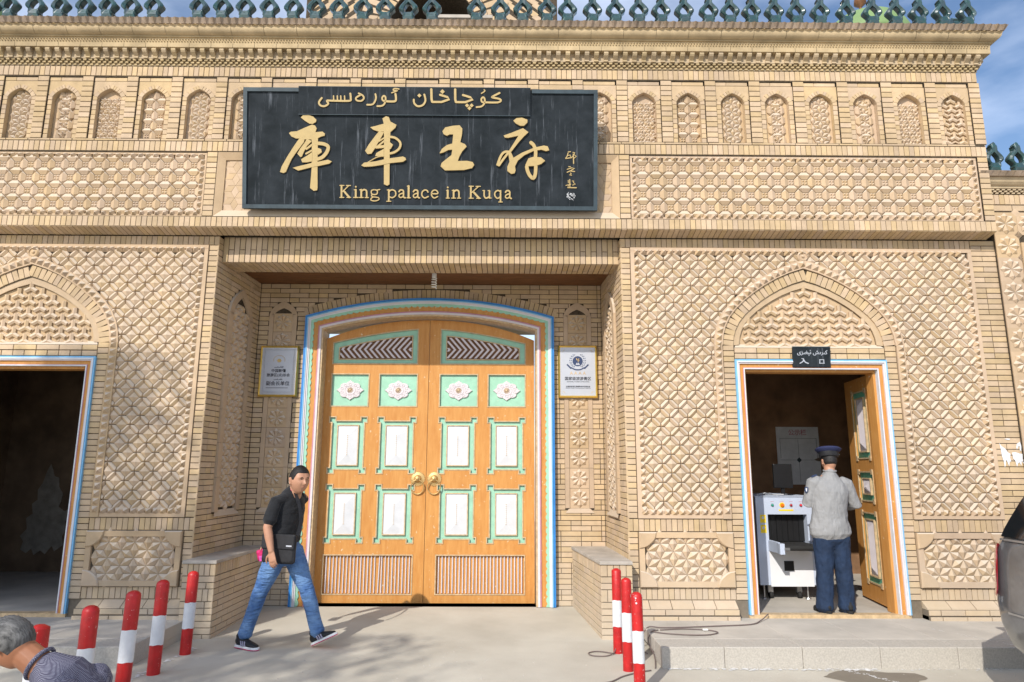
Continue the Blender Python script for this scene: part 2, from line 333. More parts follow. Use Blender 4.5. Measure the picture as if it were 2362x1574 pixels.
def soldiers(P, F, u0, u1, v0, v1, pitch=.0617, kind='soldier_brick', m='brick'):
    k = max(1, round((u1 - u0) / pitch)); p = (u1 - u0) / k
    for i in range(k): put(P, kind, rbrick(round(p - .0055, 4), round(v1 - v0 - .006, 3), m), F @ T(u0 + (i + .5) * p, (v0 + v1) / 2, wob()))

# ---------------------------------------------------------------- carved tile shapes
def pyr(key, poly, apex, m='tile', base=0.0, d=.012, g=.0022):
    k = len(poly); cx = sum(p[0] for p in poly) / k; cy = sum(p[1] for p in poly) / k
    q = []
    for p in poly:
        dd = math.hypot(p[0] - cx, p[1] - cy); s = (dd - g) / dd; q.append((cx + (p[0] - cx) * s, cy + (p[1] - cy) * s))
    vs = [(p[0], p[1], -d) for p in q] + [(p[0], p[1], base) for p in q]; fs = [(i, (i + 1) % k, k + (i + 1) % k, k + i) for i in range(k)]
    if len(apex) == 1:
        vs.append(apex[0]); fs += [(k + i, k + (i + 1) % k, 2 * k) for i in range(k)]
    lib(key, vs, fs, m); return q
def hexbar(key, L_, w, ridge, m='tile', d=.012, g=.002, tipc=None):   # elongated hexagon along u, pointed ends, ridge on top
    t = tipc if tipc is not None else w
    a = L_ / 2 - g; b = w - g * .8
    q = [(-a, 0), (-a + t, -b), (a - t, -b), (a, 0), (a - t, b), (-a + t, b)]
    vs = [(p[0], p[1], -d) for p in q] + [(p[0], p[1], 0) for p in q] + [(-a + t * .45, 0, ridge), (a - t * .45, 0, ridge)]
    fs = [(i, (i + 1) % 6, 6 + (i + 1) % 6, 6 + i) for i in range(6)] + [(6, 7, 12), (7, 8, 13, 12), (8, 9, 13), (9, 10, 13), (10, 11, 12, 13), (11, 6, 12)]
    lib(key, vs, fs, m)
def pat_bars(sink, u0, u1, v0, v1, inside=lambda u, v: True, a=.1025, h=.61, uc=None):
    # nodes where i+j is even; bars run diagonally between them, diamonds sit at the odd nodes
    if 'bar' not in LIB:
        H = a * h; D = math.sqrt(2) * a
        hexbar('bar', D, (a - H) / math.sqrt(2), .0185, g=.003, tipc=(a - H) / math.sqrt(2))
        pyr('dia', [(H, 0), (0, H), (-H, 0), (0, -H)], [(0, 0, .021)], g=.003)
    uc = (u0 + u1) / 2 if uc is None else uc
    for j in range(int((v1 - v0) / a) + 2):
        for i in range(-40, 41):
            u = uc + i * a; v = v0 + j * a
            if (i + j) % 2 == 0:
                for s in (1, -1):
                    cu, cv = u + a / 2 * s, v + a / 2
                    if u0 < cu < u1 and v0 < cv < v1 and inside(cu, cv): sink('carved_bar_tile', 'bar', cu, cv, math.pi / 4 * s)
            elif u0 - .01 < u < u1 + .01 and v0 - .01 < v < v1 + .01 and inside(u, v): sink('diamond_tile', 'dia', u, v, 0)
def pat_squares(sink, u0, u1, v0, v1, nu, nv, inside=lambda u, v: True, tag=''):
    p = (u1 - u0) / nu; pv = (v1 - v0) / nv; k = 'sq' + tag
    if k not in LIB:
        s = p * .44; c = (p - s) / 2
        hexbar('rb' + tag, p, c, .020 if p > .1 else .012, tipc=c)
        b = MB(); b.box(-s / 2 + .001, s / 2 - .001, -s / 2 + .001, s / 2 - .001, -.012, -.004)
        for x in (-1, 1):
            for y in (-1, 1):
                e = s * .21; cx = x * s * .24; cy = y * s * .24
                b.add([(cx - e, cy - e, -.004), (cx + e, cy - e, -.004), (cx + e, cy + e, -.004), (cx - e, cy + e, -.004), (cx, cy, .012)], [(0, 1, 4), (1, 2, 4), (2, 3, 4), (3, 0, 4)])
        lib(k, b.v, b.f, 'tile')
    for i in range(nu + 1):
        for j in range(nv + 1):
            u = u0 + i * p; v = v0 + j * pv
            if i < nu and inside(u + p / 2, v): sink('ridge_tile', 'rb' + tag, u + p / 2, v, 0)
            if j < nv and inside(u, v + pv / 2): sink('ridge_tile', 'rb' + tag, u, v + pv / 2, math.pi / 2)
            if i < nu and j < nv and inside(u + p / 2, v + pv / 2): sink('stud_tile', k, u + p / 2, v + pv / 2, 0)
def pat_kites(sink, u0, u1, v0, v1, d, inside=lambda u, v: True, tag='', ht=.018, rot=False, flat=False):
    k = 'kt' + tag
    if k not in LIB: pyr(k, [(d / 2, 0), (0, d / (2 * 3 ** .5)), (-d / 2, 0), (0, -d / (2 * 3 ** .5))], [(0, 0, ht if not flat else .0005)])
    A = [math.pi / 2, math.pi / 6, -math.pi / 6] if not rot else [0, math.pi / 3, -math.pi / 3]
    b1 = (0, d) if not rot else (d, 0); b2 = (d * .866, d * .5) if not rot else (d * .5, d * .866)
    uc, vc = (u0 + u1) / 2, (v0 + v1) / 2; n = int(max(u1 - u0, v1 - v0) / d / .8) + 3
    for i in range(-n, n + 1):
        for j in range(-2 * n, 2 * n + 1):
            x = uc + j * b1[0] + i * b2[0]; y = vc + j * b1[1] + i * b2[1]
            for t in A:
                cu, cv = x + math.cos(t) * d / 2, y + math.sin(t) * d / 2
                if u0 < cu < u1 and v0 < cv < v1 and inside(cu, cv): sink('kite_tile', k, cu, cv, t)
def pat_tri(sink, u0, u1, v0, v1, d=.155, inside=lambda u, v: True, tag='', kind='interlocking_tile'):
    k = 'tri' + tag
    if k not in LIB:
        b = MB(); ln = d * .50; wd = d * .155; hh = .026 * d / .155
        for t in (90, 210, 330):
            Mr = Matrix.Rotation(R(t), 4, 'Z')
            q = [(0.0, -wd), (ln, -wd), (ln, 0), (ln, wd), (0, wd)]
            vs = [(x, y, -.012) for x, y in q] + [(x, y, hh * .55) for x, y in q] + [(.0, 0, hh), (ln - wd * .2, 0, hh)]
            b.add(vs, [(0, 1, 6, 5), (1, 3, 8, 6), (3, 4, 9, 8), (5, 6, 11, 10), (6, 8, 11), (8, 9, 10, 11)], Mr)
        # chevron under the three-armed star
        y0 = -d * .50
        for s in (1, -1):
            q = [(0, y0 + wd * .9), (s * d * .40, y0 - d * .23 + wd * .9), (s * d * .40, y0 - d * .23 - wd * .3), (0, y0 - wd * .3)]
            b.prism(q, -.012, hh * .5, bevel=.004)
        lib(k, b.v, b.f, 'tile')
    uc = (u0 + u1) / 2; n = int((u1 - u0) / d) + 3
    for i in range(-n, n + 1):
        for j in range(-2, int((v1 - v0) / d * 2) + 3):
            if (i + j) % 2: continue
            cu, cv = uc + i * d * .866, v0 + j * d / 2
            if u0 < cu < u1 and v0 - .02 < cv < v1 and inside(cu, cv): sink(kind, k, cu, cv, 0)
def rosette_mesh(r=.118, key='ros'):
    b = MB(); b.box(-r * 1.06, r * 1.06, -r * 1.06, r * 1.06, -.014, 0)
    for i in range(8):
        t = math.pi / 4 * i; Mr = Matrix.Rotation(t, 4, 'Z'); w_ = r * .31
        b.add([(.004, 0, .002), (r * .72, -w_, .001), (r, 0, .004), (r * .72, w_, .001), (r * .66, 0, .026)], [(0, 1, 4), (1, 2, 4), (2, 3, 4), (3, 0, 4)], Mr)
    lib(key, b.v, b.f, 'tile')
rosette_mesh()
def saws(P, F, pts, size=.085, ht=.034, rotd=0, kind='sawtooth_tile'):
    key = 'saw%g' % size
    if key not in LIB: e = size / 2; pyr(key, [(e, e), (-e, e), (-e, -e), (e, -e)], [(0, 0, ht)])
    for u, v, r in pts: put(P, kind, key, F @ T(u, v, 0, r))
# ================================================================ the gate building
C = -1.03; F0 = 7.65; VF = 7.45; BW = 8.90
gate = thing('palace_gatehouse', 'buff brick palace gatehouse with carved tile panels, orange double gate and green glazed roof crest', 'gatehouse', (C, 8.9, 0))
FF, FV = front(F0), front(VF)
def mir(x): return 2 * C - x
# mortar-coloured cores that the bricks are laid on
for s in (1, -1):
    def X(a, c): return (a, c) if s > 0 else (mir(c), mir(a))
    for x0, x1, z0, z1, dy in ((1.343, 2.615, -.1, 4.375, 0), (2.615, 4.352, 2.92, 4.375, .045), (4.352, 5.80 if s > 0 else 7.0, -.1, 4.375, 0)):
        q = X(x0, x1); b = MB(); b.box(q[0], q[1], F0 + .008 + dy, 8.02, z0, z1); b.obj('wall', 'mortar', gate)
    q = X(1.343, 2.2); b = MB(); b.box(q[0], q[1], 8.02, 9.35, -.1, 4.30); b.obj('wall', 'mortar', gate)
JR, JB = 1.335, 1.27               # splayed side walls of the recess
for s in (1, -1):
    b = MB()
    xf, xb = (JR, JB) if s > 0 else (mir(JR), mir(JB)); xo = xf + .3 * s
    o = .008 * s
    b.add([(xf + o, F0 + .009, -.1), (xb + o, BW + .4, -.1), (xo, BW + .4, -.1), (xo, F0 + .009, -.1), (xf + o, F0 + .009, 4.33), (xb + o, BW + .4, 4.33), (xo, BW + .4, 4.33), (xo, F0 + .009, 4.33)],
          [(0, 3, 2, 1), (4, 5, 6, 7), (0, 1, 5, 4), (1, 2, 6, 5), (2, 3, 7, 6), (3, 0, 4, 7)]); b.obj('jamb_wall', 'mortar', gate)
# upper storey body
b = MB(); b.box(-7.2, 5.6967, VF + .125, 9.35, 4.4222, 6.9052); b.obj('upper_wall', 'mortar', gate)
for z0, z1 in ((6.3082, 6.5174), (5.3417, 5.5091), (4.4222, 4.5437)): b = MB(); b.box(-7.2, 5.6967, VF + .008, VF + .1249, z0, z1); b.obj('mortar_bed', 'mortar', gate)
b = MB(); b.box(5.6977, 5.7049, VF + .01, 9.36, 4.4253, 6.5174); b.obj('end_wall', 'brick', gate)
b = MB(); b.box(-7.2, 5.7151, 7.21, 9.4, 6.9062, 6.9205); b.obj('roof', 'cap', gate)
b = MB(); b.box(-7.2, 5.69, 9.3505, 14.2, 4.5, 6.9); b.obj('rear_storey', 'brick', gate); b = MB(); b.box(-7.2, 5.69, 9.401, 14.2, 6.901, 6.915); b.obj('rear_roof', 'cap', gate)
# back wall of the recess with its segmental arch
ARCR, ARCZ = 5.6, -1.67                      # gate arch circle: radius, centre height
def arcz(x, r=ARCR): return ARCZ + math.sqrt(max(0, r * r - (x - C) ** 2))
b = MB(); xs = [C - 1.66 + 3.32 * i / 24 for i in range(25)]
b.box(mir(1.275), C - 1.64, BW + .009, 9.36, -.1, 4.36); b.box(C + 1.64, 1.275, BW + .009, 9.36, -.1, 4.36)
for i in range(24):
    x0, x1 = xs[i], xs[i + 1]; z0, z1 = arcz(x0) - .02, arcz(x1) - .02
    b.add([(x0, BW + .009, z0), (x1, BW + .009, z1), (x1, BW + .009, 4.36), (x0, BW + .009, 4.36), (x0, 9.36, z0), (x1, 9.36, z1), (x1, 9.36, 4.36), (x0, 9.36, 4.36)], [(0, 1, 2, 3), (0, 4, 5, 1), (4, 7, 6, 5)])
b.obj('recess_wall', 'mortar', gate)
b = MB(); 
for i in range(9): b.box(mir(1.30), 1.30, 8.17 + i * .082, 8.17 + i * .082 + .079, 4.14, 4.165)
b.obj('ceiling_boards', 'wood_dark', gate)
b = MB(); b.box(mir(1.33), 1.33, 7.762, 8.165, 4.092, 4.43); b.obj('lintel', 'mortar', gate)
FL = front(7.754)
xa, xb = mir(1.33), 1.33; k = 72; p = (xb - xa) / k
for i in range(k):
    u = xa + (i + .5) * p
    if i % 2: put(gate, 'soldier_brick', rbrick(p - .0075, .150), FL @ T(u, 4.162, wob())); put(gate, 'soldier_brick', rbrick(p - .0075, .150), FL @ T(u, 4.319, wob()))
    else: put(gate, 'soldier_brick', rbrick(p - .0075, .308), FL @ T(u, 4.2405, wob()))
FLS = frame((0, 0, 4.084), (1, 0, 0), (0, -1, 0), (0, 0, -1))
for i in range(k):
    u = xa + (i + .5) * p
    for q in ((.205, .103), (.205, .309)) if i % 2 else ((.10, .05), (.205, .206), (.10, .362)): put(gate, 'soldier_brick', rbrick(p - .0075, q[0] - .006), FLS @ T(u, -7.756 - q[1], wob()))
_v = Vector((0, -.20, .038)).normalized(); FS = frame((0, 7.651, 4.376), (1, 0, 0), _v, Vector((1, 0, 0)).cross(_v))
soldiers(gate, FS, -6.5, 5.703, .002, .200)
def mirU(x): return 2 * -1.051 - x
# ---- bands of the upper storey
X0 = -6.45
soldiers(gate, FV, X0, 5.7049, 6.3184, 6.446)
soldiers(gate, FV, X0, 5.7049, 5.3489, 5.4764)
soldiers(gate, FV, X0, 5.7049, 4.4171, 4.5396)
put_stretch = bricks(gate, FV, X0, 5.5824, 5.4785, 5.5071, H=.028, headers=False)
# niches between pilasters
NP = .5354; N0 = -6.188; NW = .1327
def archz(u, hw, z0, zt):    # pointed arch profile: height at offset u
    t = min(1, abs(u) / hw); h = zt - z0
    return z0 + h * (math.sqrt(max(0, 1 - t ** 2.3)) * .52 + .48 * (1 - t))
def relief_sink(mb, F, n):
    def f(kind, key, cu, cv, rot): vs, fs, m = LIB[key]; mb.add(vs, fs, F @ T(cu, cv, n, rot), random.random())
    return f
def pat_crosskite(sink, u0, u1, v0, v1, d, inside, tag='n'):
    if 'ck' not in LIB: pyr('ck', [(d * .5, 0), (d * .2, d * .16), (0, 0), (d * .2, -d * .16)], [(d * .22, 0, .02)]); 
    uc = (u0 + u1) / 2
    for j in range(int((v1 - v0) / d) + 2):
        for i in (-1, 0, 1):
            for q in range(8 if (i + j) % 2 == 0 else 4):
                cu, cv = uc + i * d * .5, v0 + j * d * .62; t = q * math.pi / 4 if (i + j) % 2 == 0 else q * math.pi / 2 + math.pi / 4
                if inside(cu + math.cos(t) * d * .2, cv + math.sin(t) * d * .2): sink('kite_tile', 'ck', cu, cv, t)
designs = ['blocks', 'cross', 'studs', 'star', 'blocks', 'star']
for k_ in range(23):
    pl = N0 + NP * k_
    stack(gate, FV, pl, pl + NW, 5.5071, 6.3133)
    mb = MB(); mb.box(pl + .002, pl + NW - .002, 5.5101, 6.3072, -.1249, -.008, FV); mb.obj('mortar_bed', 'mortar', gate)
    if k_ == 22: continue
    a0, a1 = pl + NW, pl + NP; uc = (a0 + a1) / 2; bm_ = -.019
    hidden = 3 < 0
    FN = FV @ Matrix.Translation((0, 0, bm_))
    hw = .141
    for (s0, s1) in ((a0 + .002, uc - hw), (uc + hw, a1 - .002)):
        for r in range(9): put(gate, 'small_brick', rbrick(round(s1 - s0 - .004, 3), .0585), FN @ T((s0 + s1) / 2, 5.5071 + (r + .5) * .0625, wob()))
    put(gate, 'small_brick', rbrick(.13, .048), FN @ T(a0 + .067, 6.2806, 0)); put(gate, 'small_brick', rbrick(.255, .048), FN @ T(a0 + .263, 6.2806, 0))
    # spandrel plate with pointed opening, its reveal, and the voussoirs
    mb = MB(); n_ = 14; us = [uc - hw + 2 * hw * i / n_ for i in range(n_ + 1)]
    for i in range(n_):
        z0_, z1_ = archz(us[i] - uc, hw, 6.0377, 6.1602), archz(us[i + 1] - uc, hw, 6.0377, 6.1602)
        mb.add([(us[i], z0_, -.004), (us[i + 1], z1_, -.004), (us[i + 1], 6.2541, -.004), (us[i], 6.2541, -.004), (us[i], z0_, -.06), (us[i + 1], z1_, -.06)], [(0, 1, 2, 3), (0, 4, 5, 1)], FN)
    for s0, s1 in ((a0, uc - hw), (uc + hw, a1)): mb.add([(s0, 6.0786, -.004), (s1, 6.0786, -.004), (s1, 6.2541, -.004), (s0, 6.2541, -.004)], [(0, 1, 2, 3)], FN)
    for sx in (-1, 1): mb.add([(uc + sx * hw, 5.5071, -.005), (uc + sx * hw, 6.0377, -.005), (uc + sx * hw, 6.0377, -.06), (uc + sx * hw, 5.5071, -.06)], [(0, 1, 2, 3)], FN)
    mb.obj('niche_surround', 'brick', gate)
    nv = 10
    for q in range(nv):
        ta, tb = -1 + 2 * (q + .04) / nv, -1 + 2 * (q + .96) / nv
        def pt(t, o): 
            u = t * hw; z = archz(u, hw, 6.0377, 6.1602); e = .001; du = e; dz = archz(u + e, hw + .0001, 6.0377, 6.1602) - archz(u - e, hw + .0001, 6.0377, 6.1602)
            nrm = Vector((-dz, 2 * du)); nrm.normalize()
            if abs(t) > .97: nrm = Vector((math.copysign(1, t), .25)).normalized()
            return (u + nrm.x * o, z + nrm.y * o)
        key = ('nv', q)
        if key not in LIB:
            mb2 = MB(); mb2.prism([pt(ta, .002), pt(tb, .002), pt(tb, .052), pt(ta, .052)], -.01, .003, bevel=.002); lib(key, mb2.v, mb2.f, 'brick')
        put(gate, 'arch_brick', key, FN @ T(uc, 0, 0))
    mb = MB(); mb.add([(uc - hw, 5.5071, -.062), (uc + hw, 5.5071, -.062), (uc + hw, 6.1602, -.062), (uc - hw, 6.1602, -.062)], [(0, 1, 2, 3)], FN); mb.obj('niche_back', 'tile', gate)
    ins = lambda u, v, uc=uc: 5.5224 < v < archz(u - uc, hw, 6.0377, 6.1602) - .012 and abs(u - uc) < hw - .006
    rel = MB(); sk = relief_sink(rel, FN, -.052); dz = designs[(k_ + 5) % 6] if k_ != 21 else 'tri'
    if dz == 'star': pat_kites(sk, uc - hw, uc + hw, 5.5071, 6.1602, .105, ins, 'n', .02)
    elif dz == 'studs': pat_squares(sk, uc - hw, uc + hw, 5.5071, 6.1602, 2, 5, ins, 'n')
    elif dz == 'cross': pat_crosskite(sk, uc - hw, uc + hw, 5.5071, 6.1602, .16, ins)
    elif dz == 'blocks': pat_squares(sk, uc - hw - .065, uc + hw + .065, 5.5071, 6.1602, 3, 5, ins, 'n'); pat_kites(sk, uc - .05, uc + .05, 5.5785, 6.0888, .09, ins, 'm', .024)
    else: pat_tri(sk, uc - hw, uc + hw, 5.5071, 6.1602, .12, ins, 'n')
    rel.obj('niche_relief', 'tile', gate, rnd=True)
# carved panels left and right of the sign
def sink_put(P, F, n=0): return lambda kind, key, cu, cv, rot: put(P, kind, key, F @ T(cu, cv, n, rot))
def border(P, F, u0, u1, v0, v1, w_, h_=.02, name='panel_border', m='tile', inner=0.0):   # flat raised border round a field
    mb = MB()
    for a in ((u0, u1, v1 - w_, v1), (u0, u1, v0, v0 + w_), (u0, u0 + w_, v0 + w_, v1 - w_), (u1 - w_, u1, v0 + w_, v1 - w_)): mb.box(a[0] + .0015, a[1] - .0015, a[2] + .0015, a[3] - .0015, -.03, h_, F)
    mb.obj(name, m, P)
for s in (1, -1):
    def XX(a, c): return (a, c) if s > 0 else (mirU(c), mirU(a))
    u0, u1 = XX(1.441, 5.5783); FP = FV @ Matrix.Translation((0, 0, -.03))
    mb = MB(); mb.add([(u0, 4.5426, -.006), (u1, 4.5426, -.006), (u1, 5.3438, -.006), (u0, 5.3438, -.006)], [(0, 1, 2, 3)], FP); mb.obj('panel_back', 'mortar', gate)
    border(gate, FP, u0 + .004, u1 - .004, 4.5447, 5.3417, .030, .012)
    pat_squares(sink_put(gate, FP), u0 + .073, u1 - .073, 4.612, 5.2652, 25, 4, tag='P', inside=lambda u, v: u > -6.5)
    n_ = 46; st = (u1 - u0 - .08) / n_
    pts = [(u0 + .04 + (i + .5) * st, 5.2989, 0) for i in range(n_)] + [(u0 + .04 + (i + .5) * st, 4.5824, 0) for i in range(n_)]
    pts += [(u, 4.5784 + (i + .5) * .0757, 0) for i in range(9) for u in (u0 + .050, u1 - .050)]
    saws(gate, FP, [q for q in pts if q[0] > -6.5], .075, .046)
    su = XX(1.3165, 1.4369); stack(gate, FV, su[0], su[1], 4.5447, 5.3438); mb = MB(); mb.box(su[0] + .002, su[1] - .002, 4.5447, 5.3407, -.1249, -.008, FV); mb.obj('mortar_bed', 'mortar', gate)
    if s > 0: stack(gate, FV, 5.5824, 5.7028, 4.5447, 5.3438); mb = MB(); mb.box(5.5844, 5.6967, 4.5447, 5.3407, -.1249, -.008, FV); mb.obj('mortar_bed', 'mortar', gate)
# bevelled frame and flat rhombus field behind the sign
FP = FV @ Matrix.Translation((0, 0, -.05)); u0, u1 = mirU(1.3124), 1.3124
mb = MB(); mb.add([(u0, 4.5447, -.006), (u1, 4.5447, -.006), (u1, 5.3438, -.006), (u0, 5.3438, -.006)], [(0, 1, 2, 3)], FP); mb.obj('panel_back', 'tile', gate)
mb = MB(); q = .085
for A in (((u0, 4.5447), (u1, 4.5447), (u1 - q, 4.5447 + q), (u0 + q, 4.5447 + q)), ((u1, 4.5447), (u1, 5.3417), (u1 - q, 5.3417 - q), (u1 - q, 4.5447 + q)), ((u1, 5.3417), (u0, 5.3417), (u0 + q, 5.3417 - q), (u1 - q, 5.3417 - q)), ((u0, 5.3417), (u0, 4.5447), (u0 + q, 4.5447 + q), (u0 + q, 5.3417 - q))):
    mb.add([(A[0][0], A[0][1], .048), (A[1][0], A[1][1], .048), (A[2][0], A[2][1], .012), (A[3][0], A[3][1], .012), (A[2][0], A[2][1], -.02), (A[3][0], A[3][1], -.02)], [(0, 1, 2, 3), (3, 2, 4, 5)], FP)
mb.obj('bevelled_frame', 'tile', gate)
pat_kites(sink_put(gate, FP), u0 + q, u1 - q, 4.5447 + q, 5.3417 - q, .155, inside=lambda u, v: u < -2.8 or u > .78, tag='flat', flat=True)
# ---- cornice: courses swept along the front and returned at the right end
def sweep(name, prof, m, P=gate, xl=-7.2, VFy=VF, xr=5.7049, yb=9.35, seg=None):
    mb = MB(); pr = prof; k = len(pr)
    xs_ = [xl] + ([xl + i * seg for i in range(1, int((xr - xl) / seg) + 1)] if seg else [])
    pieces = []
    for i, x in enumerate(xs_):
        x2 = xs_[i + 1] - .004 if i + 1 < len(xs_) else None
        A = [(x, VFy - o, z) for o, z in pr]; Bq = [(x2, VFy - o, z) for o, z in pr] if x2 is not None else [(xr + o, VFy - o, z) for o, z in pr]
        o_ = len(mb.v); mb.v += A + Bq
        for j in range(k - 1): mb.f.append((o_ + j, o_ + k + j, o_ + k + j + 1, o_ + j + 1)); mb.r.append(0)
    A = [(xr + o, VFy - o, z) for o, z in pr]; Bq = [(xr + o, yb, z) for o, z in pr]; o_ = len(mb.v); mb.v += A + Bq
    for j in range(k - 1): mb.f.append((o_ + j, o_ + k + j, o_ + k + j + 1, o_ + j + 1)); mb.r.append(0)
    return mb.obj(name, m, P)
b = MB()                                     # three rows of small staggered dentils
for r in range(3):
    n_ = int((5.7151 + 6.5) / .066); z = 6.4516 + r * .0225; o = .012 + r * .015
    for i in range(n_): x = -6.5 + i * .066 + (r % 2) * .033; b.box(x, x + .037, VF - o, VF + .02, z + .001, z + .0215)
    for i in range(int(2.0 / .066)): y = VF + i * .066 + (r % 2) * .033; b.box(5.6845, 5.7049 + o, y, y + .037, z + .001, z + .0215)
b.obj('dentil_course', 'cornice', gate, kind='stuff')
sweep('corbel_backing', [(0.0, 6.448), (.0, 6.5199), (.045, 6.5215), (.045, 6.6297)], 'cornice')
cor = MB(); pf = [(.046, 6.5215), (.062, 6.5215), (.062, 6.5347), (.052, 6.545), (.070, 6.5603), (.098, 6.5786), (.112, 6.599), (.113, 6.6133), (.106, 6.6184), (.106, 6.6286), (.046, 6.6286)]
vs = [(-.026, -o, z) for o, z in pf] + [(.026, -o, z) for o, z in pf]; k = len(pf)
lib('corbel', vs, [tuple(range(k)), tuple(range(2 * k - 1, k - 1, -1))] + [(j, j + k, (j + 1) % k + k, (j + 1) % k) for j in range(k)], 'cornice')
for i in range(int((5.7151 + 6.5) / .1154)): put(gate, 'corbel', 'corbel', Matrix.Translation((5.6793 - i * .1154, VF, 0)))
for i in range(14): put(gate, 'corbel', 'corbel', Matrix.Translation((5.7049, VF + .03 + i * .1154, 0)) @ Matrix.Rotation(R(90), 4, 'Z'))
put(gate, 'corbel', 'corbel', Matrix.Translation((5.7049 - .02, VF + .02, 0)) @ Matrix.Rotation(R(45), 4, 'Z'))
sweep('corbel_top', [(.045, 6.6291), (.118, 6.6291), (.120, 6.6827), (.09, 6.6832)], 'cornice', seg=.26)
b = MB()
for r in range(2):
    for i in range(int((5.8375 + 6.5) / .0345)):
        x = -6.5 + i * .0345 + r * .01; z = 6.6991 + r * .026; y = VF - .122 - r * .006
        b.add([(x - .012, y, z), (x, y, z - .012), (x + .012, y, z), (x, y, z + .012), (x, y - .016, z), (x, y + .02, z)], [(0, 1, 4), (1, 2, 4), (2, 3, 4), (3, 0, 4), (1, 0, 5), (2, 1, 5), (3, 2, 5), (0, 3, 5)])
b.obj('bead_moulding', 'cornice', gate, kind='stuff')
sweep('bead_backing', [(.09, 6.6837), (.119, 6.6837), (.126, 6.747), (.142, 6.748), (.145, 6.7623), (.138, 6.7633)], 'cornice')
cov = [(.138 + .078 * math.sin(t * math.pi / 2 * 1) ** 1.0, 6.7644 + .073 * (1 - math.cos(t * math.pi / 2))) for t in [i / 8 for i in range(9)]]
sweep('cove_moulding', cov + [(.222, 6.846), (.222, 6.8613), (.17, 6.8613)], 'cornice', seg=.39)
sweep('crown_moulding', [(.15, 6.8618), (.236, 6.8623), (.262, 6.9072), (.268, 6.9175), (0, 6.9195)], 'saw')
def tri_saw(key, w_, z0, z1, o0, o1, pk, m):
    lib(key, [(-w_ / 2, -o1, z1), (w_ / 2, -o1, z1), (0, -o0, z0), (0, -(o1 + pk), z1 - (z1 - z0) * .12), (-w_ / 2, -o1 + .02, z1), (w_ / 2, -o1 + .02, z1), (0, -o0 + .02, z0)], [(0, 2, 3), (2, 1, 3), (1, 0, 3), (0, 4, 6, 2), (2, 6, 5, 1)], m)
tri_saw('crown', .088, 6.8603, 6.9164, .238, .262, .030, 'saw'); 
lib('crown2', [(-.044, -.222, 6.8465), (.044, -.222, 6.8465), (0, -.236, 6.8618), (0, -.248, 6.8501), (-.044, -.21, 6.8465), (.044, -.21, 6.8465), (0, -.21, 6.8613)], [(0, 1, 3), (1, 2, 3), (2, 0, 3), (0, 4, 5, 1)], 'cornice')
for i in range(int((5.9702 + 6.7011) / .088)):
    x = 5.9192 - i * .088; put(gate, 'crown_tooth', 'crown', Matrix.Translation((x, VF, 0))); put(gate, 'crown_tooth', 'crown2', Matrix.Translation((x - .044, VF, 0)))
# ---- glazed ceramic crest on the roof
def finial_mesh():
    mb = MB(); th = .036
    def ring(out, inn, y0=0):
        n = len(out); vs = []; c = .010
        mid = [((x * .55 + u * .45), (z * .55 + v * .45)) for (x, z), (u, v) in zip(out, inn)]
        for P_, y in ((out, th), (out, -th + c), ([(x * .93, z) for x, z in out], -th), (mid, -th - .014), ([(x * 1.08, z) for x, z in inn], -th), (inn, -th + c), (inn, th)): vs += [(x, y, z) for x, z in P_]
        for r in range(7):
            r2 = (r + 1) % 7
            for j in range(n): mb.f.append((r * n + j, r * n + (j + 1) % n, r2 * n + (j + 1) % n, r2 * n + j)); mb.r.append(0)
        mb.v += vs
    half_o = [(.0, .0), (.062, 0), (.070, .018), (.062, .038), (.060, .060), (.072, .072), (.066, .086), (.058, .095), (.066, .115), (.092, .140), (.113, .165), (.114, .190), (.100, .215), (.074, .245), (.048, .272), (.030, .300), (.030, .325), (.042, .338), (.028, .350), (.020, .368), (0, .385)]
    half_i = [(.0, .118), (.010, .117), (.018, .116), (.026, .118), (.034, .122), (.040, .128), (.046, .135), (.048, .142), (.050, .150), (.051, .158), (.052, .166), (.051, .175), (.049, .185), (.045, .196), (.040, .206), (.034, .216), (.028, .225), (.020, .235), (.012, .245), (.006, .252), (0, .258)]
    out = half_o + [(-x, z) for x, z in half_o[-2:0:-1]]; inn = half_i + [(-x, z) for x, z in half_i[-2:0:-1]]
    ring(out, inn)
    mb.tube([(.030 * math.cos(t), -th - .002, .055 + .030 * math.sin(t)) for t in [i * math.pi / 6 for i in range(12)]], .007, 6, closed=True)
    return mb.mesh('finial', 'glaze')
FX = [-6.189, -5.948, -5.648, -5.349, -5.057, -4.777, -4.507, -4.234, -3.699, -3.416, -3.144, -2.864, -2.572, -2.305, -2.026, -1.747, -1.474, -1.195, -0.912, -0.382, -0.096, 0.169, 0.461, 0.708, 1.005, 1.287, 1.568, 1.835, 2.114, 2.403, 2.663, 2.927, 3.202, 3.469, 3.749, 4.062, 4.381, 4.664, 4.950, 5.236, 5.526]
fme = finial_mesh()
def finial(P, x, y, z, rz=0, s=1):
    o = bpy.data.objects.new('finial', fme); COL.objects.link(o); par(o, P)
    o.matrix_basis = Matrix.Translation((x, y, z)) @ Matrix.Rotation(rz, 4, 'Z') @ Matrix.Rotation(R(random.uniform(-2, 2)), 4, 'Y') @ Matrix.Scale(s, 4)
for x in FX: finial(gate, x, 7.25, 6.9205, R(random.uniform(-5, 5)))
for i in range(5): finial(gate, 5.6334, 7.60 + i * .29, 6.9205, R(90))

